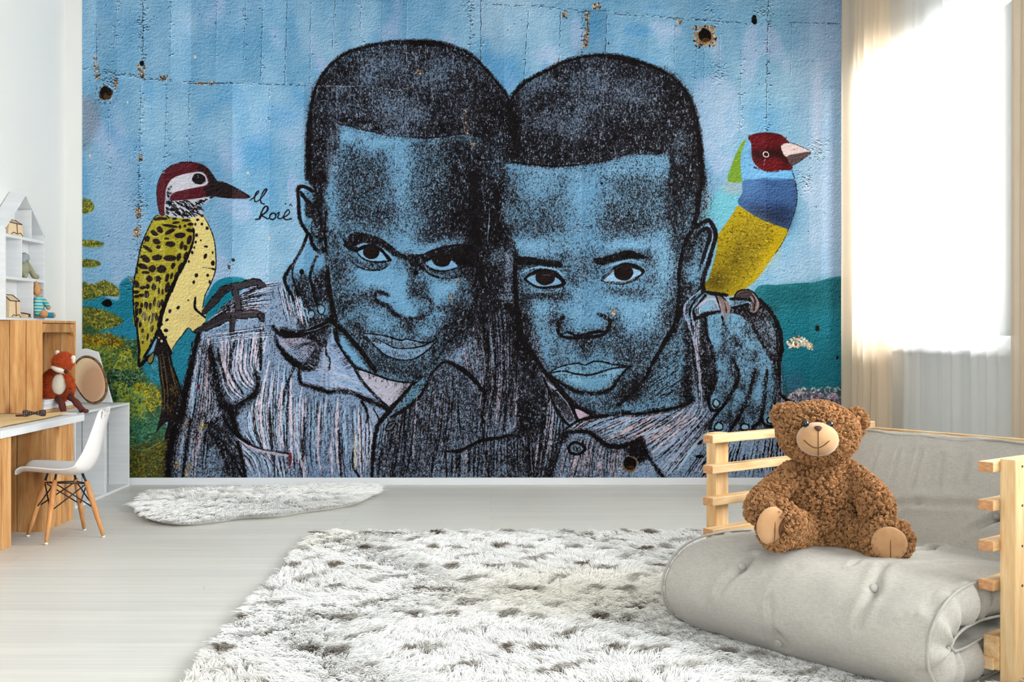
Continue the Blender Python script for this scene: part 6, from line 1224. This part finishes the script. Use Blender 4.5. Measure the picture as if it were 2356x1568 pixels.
for s in (-1,1):
    L2 = [(0,.004),(.012*s,.010),(.035*s,.017),(.052*s,.017),(.056*s,.008),(.056*s,-.008),(.052*s,-.017),(.035*s,-.017),(.012*s,-.010),(0,-.004)]
    w_ = MB(); n_ = len(L2); w_.add([(a,-.006,c+.018) for a,c in L2]+[(a*.96,.006,c*.9+.018) for a,c in L2],[tuple(range(n_)),tuple(range(n_,2*n_))[::-1]]+[(i,(i+1)%n_,n_+(i+1)%n_,n_+i) for i in range(n_)]); ww = w_.build('bow_wing',M_DOT,bt,bevel=.002)
MB().ball((0,-.003,.018),(.008,.009,.009)).build('knot',M_DOT,bt,smooth=True); MB().box(-.088,-.04,.003,.008,.002,.012).build('strap',mat('maroon_strap',(.30,.13,.12),.8),bt,bevel=.001)

# log slice and the white board behind it
def bark_slice():
    r = empty('log_slice', (-2.52,6.90,.547), 0, label='oval slice of pale tree trunk with bark rim leaning on white board', cat='log slice')
    outline = []
    cen = P(208,873,6.88)-r.location
    for k in range(40):
        a = 2*PI*k/40; u = 33*math.cos(a)*(1+.04*math.sin(3*a)); v = 58*math.sin(a)*(1+.05*math.sin(2*a+1)); an = .42
        du, dv = u*math.cos(an)-v*math.sin(an), u*math.sin(an)+v*math.cos(an); outline.append((du/F_*6.88*1.05, dv/F_*6.88*1.0))
    def lay(o2, dy, sc_): return [(cen.x+a*sc_, cen.y+dy+ (-b)*-.18, cen.z+b*sc_) for a,b in o2]
    m = MB(); n_ = 40
    m.add(lay(outline,-.012,.93)+lay(outline,.012,.93),[tuple(range(n_)),tuple(range(n_,2*n_))[::-1]]+[(i,(i+1)%n_,n_+(i+1)%n_,n_+i) for i in range(n_)])
    mt = bpy.data.materials.new('ringed_wood'); mt.use_nodes = True; N, L_ = nt(mt); b = N['Principled BSDF']; b.inputs['Roughness'].default_value = .6
    tc = N.new('ShaderNodeTexCoord'); mp = N.new('ShaderNodeMapping'); mp.inputs['Location'].default_value = (-cen.x-.02,0,-cen.z+.03); mp.inputs['Scale'].default_value = (1.6,.3,1); L_.new(tc.outputs['Object'], mp.inputs['Vector'])
    wv = N.new('ShaderNodeTexWave'); wv.wave_type = 'RINGS'; wv.rings_direction = 'Y'; wv.inputs['Scale'].default_value = 60; wv.inputs['Distortion'].default_value = 2; wv.inputs['Detail'].default_value = 2; L_.new(mp.outputs[0], wv.inputs['Vector'])
    rr = N.new('ShaderNodeValToRGB'); rr.color_ramp.elements[0].color = (*srgb((.72,.55,.42)),1); rr.color_ramp.elements[1].color = (*srgb((.80,.64,.51)),1); L_.new(wv.outputs['Fac'], rr.inputs['Fac'])
    ln = N.new('ShaderNodeVectorMath'); ln.operation = 'LENGTH'; L_.new(mp.outputs[0], ln.inputs[0]); r2 = N.new('ShaderNodeValToRGB'); r2.color_ramp.elements[0].position = .10; r2.color_ramp.elements[1].position = .17; L_.new(ln.outputs['Value'], r2.inputs['Fac'])
    mx = N.new('ShaderNodeMix'); mx.data_type = 'RGBA'; L_.new(r2.outputs['Color'], mx.inputs[0]); L_.new(rr.outputs['Color'], mx.inputs[6]); mx.inputs[7].default_value = (*srgb((.90,.80,.66)),1); L_.new(mx.outputs[2], b.inputs['Base Color'])
    m.build('heartwood',mt,r)
    q = lay(outline,0,.985); MB().tube(q,.0085,8,closed=True).build('bark',mat('dark_bark',(.58,.45,.33),.95,noise=((60,60,60),4,.2),col2=(.26,.18,.12),bump=(120,.9)),r,smooth=True)
    return r
bark_slice()
wb = empty('white_board', (-2.60,7.03,.547),0,label='white panel leaning in the corner behind the log slice',cat='panel')
Ml = Matrix.Rotation(-.10,4,'X')
MB().prism([(-.13,.001),(.152,.001),(.06,.328),(-.02,.352),(-.13,.335)],'y',-.008,.008).build('panel',M_WHITE,wb,bevel=.002)

# things inside the white crates
st_ = []
for k in range(10): a = PI/2+k*PI/5; rr = .085 if k%2==0 else .042; st_.append((rr*math.cos(a), rr*math.sin(a)))
cu_ = empty('star_cushion',(-2.47,6.40,.092),0,label='small white star cushion inside the white crate behind the chair',cat='cushion')
me = MB().prism(st_,'x',-.022,.022).mesh('star'); cs = link('cover',me,mat('white_cotton',(.93,.93,.93),.9),cu_,smooth=True); md = cs.modifiers.new('s','SUBSURF'); md.levels = md.render_levels = 2; cs.rotation_euler = (0,-.25,0); cs.location=(0,0,-.005)
lg = empty('wooden_stick',(-2.46,6.80,.017),0,label='short rough piece of wood standing in the corner white crate',cat='stick'); MB().tube([(0,-.075,0.002),(.0,-.07,.10),(.004,-.066,.19)],[.022,.020,.017],9).build('stick',M_CRATE2,lg,smooth=True)

# ------------------------------------------------------------------ house shelf
HX = -2.70; hY0, hY1 = 6.035, 6.575; hz0, hzE, hzP = 1.072, 1.585, 1.815
house = empty('house_shelf', (HX,(hY0+hY1)/2,hz0), 0, label='white house-shaped toy shelf with pointed roof on the wooden crate', cat='shelf')
def hb(y0,y1,z0,z1,x0=-.092,x1=0): return MB().box(x0,x1,y0-(hY0+hY1)/2,y1-(hY0+hY1)/2,z0-hz0,z1-hz0)
mid = (hY0+hY1)/2; T = .014
hb(hY0,hY0+T,hz0,hzE).build('side_wall',M_WHITE,house,bevel=.001); hb(hY1-T,hY1,hz0,hzE).build('side_wall',M_WHITE,house,bevel=.001)
hb(hY0+T,hY1-T,hz0,hz0+T).build('bottom_shelf',M_WHITE,house); 
for z in (1.300,1.535): hb(hY0+T,hY1-T,z,z+.018).build('shelf_board',M_WHITE,house,bevel=.001)
for (yd,z0,z1) in ((6.40,hz0+T,1.300),(6.245,1.318,1.535),(6.375,1.553,1.72)): hb(yd,yd+.011,z0,z1).build('divider',M_WHITE,house,bevel=.001)
hw = (hY1-hY0)/2
MB().prism([(-hw,0),(hw,0),(hw,hzE-hz0),(0,hzP-hz0),(-hw,hzE-hz0)],'x',-.096,-.0925).build('back_board',M_WHITE,house)
for s in (1,-1): MB().prism([(0,hzP-hz0),(0,hzP-hz0-.020),(s*hw,hzE-hz0-.012),(s*(hw+.006),hzE-hz0+.008)],'x',-.092,0).build('roof_board',M_WHITE,house)
MB().tube([(-.01,hw+.006,hzE-hz0-.0),(-.0,hw+.022,hzE-hz0-.012),(.0,hw+.026,hzE-hz0-.006)],.003,8).build('hook',M_TRIM,house)
M_PLY = mat('pale_plywood',(.93,.84,.70),.6,noise=((20,20,60),3,.3),col2=(.88,.76,.60)); M_BURN = mat('dark_burnt_edge',(.25,.16,.12),.8)
def block(px0,px1,Y,z,h,label,open_=False):
    x = HX-.03; r = empty('toy_block',(x,Y,z),0,label=label,cat='toy block'); w = px1-px0
    pr = [(-w*.50,0),(-w*.42,h*.78),(-w*.12,h),(w*.36,h),(w*.44,h*.80),(w*.5,0)]
    MB().prism([(-w*.5,0.001),(-w*.42,h*.72),(w*.40,h*.72),(w*.5,0.001)],'x',-.025,.025).build('body',M_PLY,r,bevel=.001)
    MB().add([(.025,-w*.42,h*.72),(.025,w*.40,h*.72),(-.025,w*.46,h),(-.025,-w*.30,h)],[(0,1,2,3)]).add([(.025,-w*.42,h*.72),(-.025,-w*.30,h),(-.025,-w*.42,h*.72)],[(0,1,2)]).add([(.025,w*.40,h*.72),(-.025,w*.40,h*.72),(-.025,w*.46,h)],[(0,1,2)]).build('lid',M_PLY,r)
    t = .0026
    MB().tube([(.026,-w*.42,h*.72),(.026,w*.40,h*.72)],t,6).tube([(.026,w*.05,h*.72),(.026,w*.08,h*.1)],t,6).tube([(.026,-w*.42,h*.72),(-.02,-w*.30,h)],t,6).tube([(.026,w*.40,h*.72),(-.02,w*.46,h)],t,6).tube([(-.024,-w*.30,h),(-.024,w*.46,h)],t,6).tube([(.0262,-w*.3,.004),(.0262,-w*.15,.016),(.0262,w*.1,.010),(.0262,w*.3,.018),(.0262,w*.46,.003)],t*.8,6).build('edge_lines',M_BURN,r)
    return r
block(0,.20,6.185,1.5535,.095,'pale toy block with dark edges under the shelf roof'); block(0,.15,6.175,1.0865,.13,'tall pale toy block with dark edges in the lowest shelf bay')
block(0,.04,6.36,1.0865,.03,'tiny pale toy block with dark edges by the shelf divider')
# grey plush animal in the middle bay
M_GREYP = mat('grey_knit',(.60,.63,.64),.95,bump=(260,.7)); M_OLIVEP = mat('olive_grey_knit',(.60,.60,.50),.95,bump=(260,.7))
pa = empty('plush_hippo', (HX-.035,6.34,1.3185), 0, label='grey and olive knitted plush slumped in the middle bay of the shelf', cat='plush toy')
link('body', blob_mesh([((0,.0,.055),(.036,.055,.055),None),((0,.0,.085),(.030,.040,.035),None)]+cap_balls([(.01,.03,.09),(.02,.07,.05),(.025,.10,.02),(.03,.13,.014)],[.016,.016,.017,.015])+cap_balls([(.01,-.03,.03),(.03,-.03,.015)],[.018,.018]),.005,4,'plush'), M_OLIVEP, pa, smooth=True)
link('head', blob_mesh([((.008,-.005,.118),(.032,.050,.030),rotm('X',.15)),((.012,-.035,.105),(.028,.030,.026),None),((.0,.03,.145),(.008,.010,.009),None),((.0,-.045,.142),(.007,.009,.008),None)],.005,4,'plush_head'), M_GREYP, pa, smooth=True)
# striped doll in the lower right bay
def stripes(name, a, b_, scale, axis):
    m = bpy.data.materials.new(name); m.use_nodes = True; N, L_ = nt(m); b = N['Principled BSDF']; b.inputs['Roughness'].default_value = .95
    tc = N.new('ShaderNodeTexCoord'); w = N.new('ShaderNodeTexWave'); w.wave_type='BANDS'; w.bands_direction = axis; w.inputs['Scale'].default_value = scale; L_.new(tc.outputs['Object'], w.inputs['Vector'])
    r = N.new('ShaderNodeValToRGB'); r.color_ramp.interpolation='CONSTANT'; r.color_ramp.elements[0].color=(*srgb(a),1); r.color_ramp.elements[1].position=.5; r.color_ramp.elements[1].color=(*srgb(b_),1); L_.new(w.outputs['Fac'], r.inputs['Fac']); L_.new(r.outputs['Color'], b.inputs['Base Color']); return m
dl = empty('knitted_doll', (HX+.005,6.47,1.0865), 0, label='knitted doll in blue and green striped suit sitting in the lowest shelf bay', cat='doll')
M_SKIN = mat('doll_tan_knit',(.78,.58,.40),.95,bump=(300,.6)); M_STR = stripes('blue_green_stripes',(.10,.62,.80),(.70,.80,.62),17,'Z'); M_STR2 = stripes('blue_navy_stripes',(.10,.62,.80),(.08,.36,.56),20,'Y')
link('torso', blob_mesh([((0,-.01,.06),(.032,.040,.05),None),((0,-.01,.10),(.026,.032,.03),None)]+cap_balls([(.01,.02,.115),(.02,.05,.095),(.022,.075,.075)],[.016,.016,.015]),.005,4,'torso'), M_STR, dl, smooth=True)
link('head', blob_mesh([((.0,-.02,.165),(.026,.028,.034),None),((0.0,-.03,.20),(.012,.014,.022),None)],.005,4,'dhead'), M_SKIN, dl, smooth=True)
MB().ball((.024,.085,.066),(.014,.017,.015)).build('hand',M_SKIN,dl,smooth=True); MB().ball((.035,-.01,.026),(.026,.026,.024)).build('knee_patch',M_SKIN,dl,smooth=True)
link('leg', blob_mesh(cap_balls([(.02,.0,.022),(.03,.05,.02),(.035,.10,.018)],[.018,.018,.017]),.005,4,'dleg'), M_STR2, dl, smooth=True); MB().ball((.036,.122,.020),(.016,.022,.018)).build('foot',M_SKIN,dl,smooth=True)
for yy in (-.026,-.012): MB().ball((.0245,yy,.168),.0028,None,(8,6)).build('eye',M_BURN,dl)

# ------------------------------------------------------------------ plush fox
fo = P(138,921,6.34); fo = Vector((-2.515,6.36,.6185))
fox = empty('plush_fox', fo, 0, label='orange plush fox with white belly and brown legs in crate', cat='plush toy')
def fw(px,py,Y=6.34): return P(px,py,Y)-fo
M_OR = mat('orange_plush_backing',(.72,.30,.14),.95); M_BR = mat('brown_corduroy',(.36,.17,.14),.9,bump=(200,.5)); M_CRM = mat('cream_plush',(.93,.90,.83),.95,bump=(180,.9)); M_OR2 = attr_mat('fox_fur')
fb = [(fw(131,885),(.078,.06,.088),None),(fw(128,908),(.072,.06,.045),None),(fw(112,880,6.36),(.035,.04,.065),None)]+cap_balls([fw(150,862,6.30),fw(162,880,6.28),fw(165,897,6.27)],[.022,.020,.017])+cap_balls([fw(118,858),fw(106,878),fw(108,898,6.30)],[.024,.024,.020])
fh = [(fw(144,833,6.28),(.056,.050,.044),rotm('Y',.25)),(fw(148,825,6.29),(.048,.046,.036),rotm('Y',.25))]
fbo = blob_mesh(fb+fh+[(fw(138,852,6.31),(.035,.035,.03),None)],.006,5,'fox_body'); link('body',fbo,M_OR,fox,smooth=True)
MB().ball(fw(136,883,6.285),(.043,.018,.062),rotm('Y',.10),(28,18)).build('belly',M_CRM,fox,smooth=True)
MB().ball(fw(134,850,6.245),(.046,.022,.017),rotm('Y',.38),(24,14)).build('muzzle',M_CRM,fox,smooth=True)
MB().ball(fw(151,854.5,6.215),(.0115,.010,.010)).build('nose',M_EYE,fox,smooth=True)
MB().ball(fw(134,837,6.228),(.003,.002,.003),None,(8,6)).build('eye',M_EYE,fox,smooth=True)
for ex,ey,rr in ((132,812,-.2),(168,824,.35)):
    e_ = link('ear', blob_mesh([(fw(ex,ey,6.28),(.015,.010,.020),rotm('Y',rr)),(fw(ex+(1 if ex<140 else -2),ey+6,6.285),(.018,.012,.016),None)],.004,3,'ear'), M_CRM, fox, smooth=True)
for pp,nm in (((fw(133,916,6.29),fw(141,925,6.24),fw(147,950,6.235)),'a'),((fw(160,912,6.28),fw(172,922,6.24),fw(187,940,6.22),fw(190,946,6.215)),'b')):
    q = catmull(pp,6); MB().tube(q,[.018+.002*math.sin(i) for i in range(len(q))],14).build('leg',M_BR,fox,smooth=True)
MB().ball(fw(197,945,6.20),(.018,.020,.012)).build('foot',M_BR,fox,smooth=True); MB().ball(fw(148,952,6.23),(.016,.02,.012)).build('foot',M_BR,fox,smooth=True)
link('arm', blob_mesh(cap_balls([fw(163,892,6.27),fw(165,906,6.265)],[.016,.014]),.004,2,'paw'),M_BR,fox,smooth=True)
p, n, g = sample_mesh(fbo, 16000, 9); N_ = len(p); tt = g.normal(0,1,(N_,3)); Ls = g.uniform(.005,.010,(N_,1))
st = np.stack([p,p+n*Ls*.6+tt*.0012,p+n*Ls+tt*.003+np.array([[0,0,-.003]])],1)
bel = np.array([(np.linalg.norm((q-np.array(fw(136,883,6.285)))/np.array([.045,.05,.064]))<1) or (np.linalg.norm((q-np.array(fw(134,850,6.245)))/np.array([.046,.024,.020]))<1) for q in p])
st, tn = st[~bel], np.clip(lin((.80,.36,.20))[None]*(1+.22*g.normal(0,1,(N_,1))),.02,.8)[~bel]
hair('fur', st, np.tile(np.array([.0008,.0006,.0003]),(len(st),1)), tn, M_OR2, fox)

# ------------------------------------------------------------------ child's chair with moulded shell
CC = Vector((-2.105,5.33,0)); ANG = math.radians(12); f_ = Vector((-math.cos(ANG),-math.sin(ANG),0)); w_ = Vector((math.sin(ANG),-math.cos(ANG),0))
chair = empty('child_chair', CC, 0, label='small white shell chair with wooden dowel legs beside the desk', cat='chair')
prof = catmull([(.195,.318,0),(.17,.334,0),(.10,.330,0),(.0,.316,0),(-.07,.312,0),(-.125,.330,0),(-.160,.385,0),(-.178,.450,0),(-.195,.53,0),(-.212,.598,0),(-.216,.606,0)],7)
def shell():
    n = len(prof); K = 22; v = []; f = []
    for i,q in enumerate(prof):
        t = i/(n-1)
        hw_ = .115+.060*math.sin(min(1,t*2.2)*PI/2) if t<.45 else .175-.058*((t-.45)/.55)**1.3
        if t<.07: hw_ *= .78+.22*(t/.07)
        if t>.94: hw_ *= 1-.30*((t-.94)/.06)**2
        up = prof[min(i+1,n-1)]-prof[max(i-1,0)]; nn = Vector((up.y,-up.x,0)).normalized()    # towards the sitter
        if nn.y<0 and t<.4: nn = -nn
        if t>=.4 and nn.x<0: nn = -nn
        for k in range(K+1):
            u = -1+2*k/K; cup = (.030+.030*math.exp(-((t-.55)/.2)**2))*abs(u)**2.6-.004*(1-u*u)
            if t<.12: cup *= t/.12
            a = q.x+nn.x*cup; z = q.y+nn.y*cup; lip = .006 if abs(u)>.97 else 0
            v.append(f_*a+w_*(u*hw_)+Vector((0,0,z)))
    for i in range(n-1):
        for k in range(K): a = i*(K+1)+k; f.append((a,a+1,a+K+2,a+K+1))
    me = bpy.data.meshes.new('shell'); me.from_pydata([tuple(q) for q in v],[],f); me.update(); return me
sh = link('seat_shell', shell(), M_PLASTIC, chair, smooth=True); so = sh.modifiers.new('t','SOLIDIFY'); so.thickness = .006; so.offset = 0; sh.modifiers.new('s','SUBSURF').render_levels = 1
FT = {'A':Vector((-2.100,5.125,0)),'B':Vector((-1.893,5.31,0)),'C':Vector((-2.278,5.34,0)),'D':Vector((-2.062,5.51,0))}
TP = {'A':P(127,1100,5.235),'B':P(197,1102,5.30),'C':P(106,1100,5.36),'D':P(174,1098,5.41)}
M_TIP = mat('grey_foot_cap',(.86,.86,.86),.4); mids = {}
for kx in 'ABCD':
    a, b2 = FT[kx]-CC, TP[kx]-CC; d = (b2-a); lg = MB().tube([a+d*.02,a+d*.3,a+d*.7,a+d*.97],[.0085,.0115,.0135,.0115],14).build('leg',M_BEECH,chair,smooth=True)
    MB().tube([a+Vector((0,0,.0)),a+d*.03],[.009,.0098],12).build('leg_cap',M_TIP,lg,smooth=True); mids[kx] = (a+d*.50, a+d*.93)
st2 = MB()
for a,c in (('A','B'),('A','C'),('B','D'),('C','D')):
    for (i,j) in ((0,1),(1,0)): st2.tube([mids[a][i],mids[c][j]],.0032,8)
    st2.tube([mids[a][1],mids[c][1]],.0035,8)
st2.build('wire_brace',M_BLACK,chair,smooth=True)
for kx in 'ABCD':
    MB().ball(mids[kx][0],.0085,None,(12,8)).build('bolt',M_BLACK,chair,smooth=True); top = mids[kx][1]; MB().tube([top,Vector((top.x*.8,top.y*.8,.318))],.006,8).build('mount',M_BLACK,chair,smooth=True)

# ------------------------------------------------------------------ light, camera
wd = bpy.data.worlds.new('world'); sc.world = wd; wd.use_nodes = True; N, L_ = wd.node_tree.nodes, wd.node_tree.links
bg = N['Background']; bg.inputs[0].default_value = (.93,.97,1.0,1); bg.inputs[1].default_value = 3.2
def area(name, loc, rot, sx, sy, power, col=(1,1,1)):
    l = bpy.data.lights.new(name,'AREA'); l.shape = 'RECTANGLE'; l.size = sx; l.size_y = sy; l.energy = power; l.color = col
    o = bpy.data.objects.new(name,l); COLL.objects.link(o); o.location = loc; o.rotation_euler = rot; return o
area('window_1_daylight',(XR+.30,(W1[0]+W1[1])/2,1.85),(0,PI/2,0),1.8,1.8,LP[0],(1,.99,.97))
area('fill_light_right',(XR+.20,(W2[0]+W2[1])/2,1.85),(0,PI/2,0),1.8,2.4,LP[1],(1,.985,.96))  # added lamp at the unseen right opening, lights the sofa from the right
area('fill_light_rear',((W3[0]+W3[1])/2,YF-.2,1.7),(PI/2,0,0),4.0,2.6,LP[2],(1,.975,.94))  # added fill lamp at the invented opening behind the camera
cam = bpy.data.cameras.new('camera'); co = bpy.data.objects.new('camera',cam); COLL.objects.link(co); sc.camera = co
co.location = (0,0,1); co.rotation_euler = (PI/2,0,0); cam.sensor_fit = 'HORIZONTAL'; cam.sensor_width = 36; cam.lens = 36*F_/2356; cam.shift_x = (1178-VX)/2356; cam.shift_y = -(784-HY)/2356; cam.clip_start = .05
sc.view_settings.view_transform = 'Standard'; sc.view_settings.look = 'None'; sc.view_settings.gamma = 1; sc.view_settings.exposure = EXPO; sc.view_settings.use_curve_mapping = False
sc.cycles.use_denoising = True; sc.cycles.use_adaptive_sampling = True; sc.cycles.adaptive_threshold = .07; sc.cycles.adaptive_min_samples = 12; sc.cycles.max_bounces = 5; sc.cycles.diffuse_bounces = 4; sc.cycles.glossy_bounces = 2; sc.cycles.transmission_bounces = 3; sc.cycles.transparent_max_bounces = 6
sc.cycles.sample_clamp_indirect = 6; sc.cycles.caustics_reflective = False; sc.cycles.caustics_refractive = False
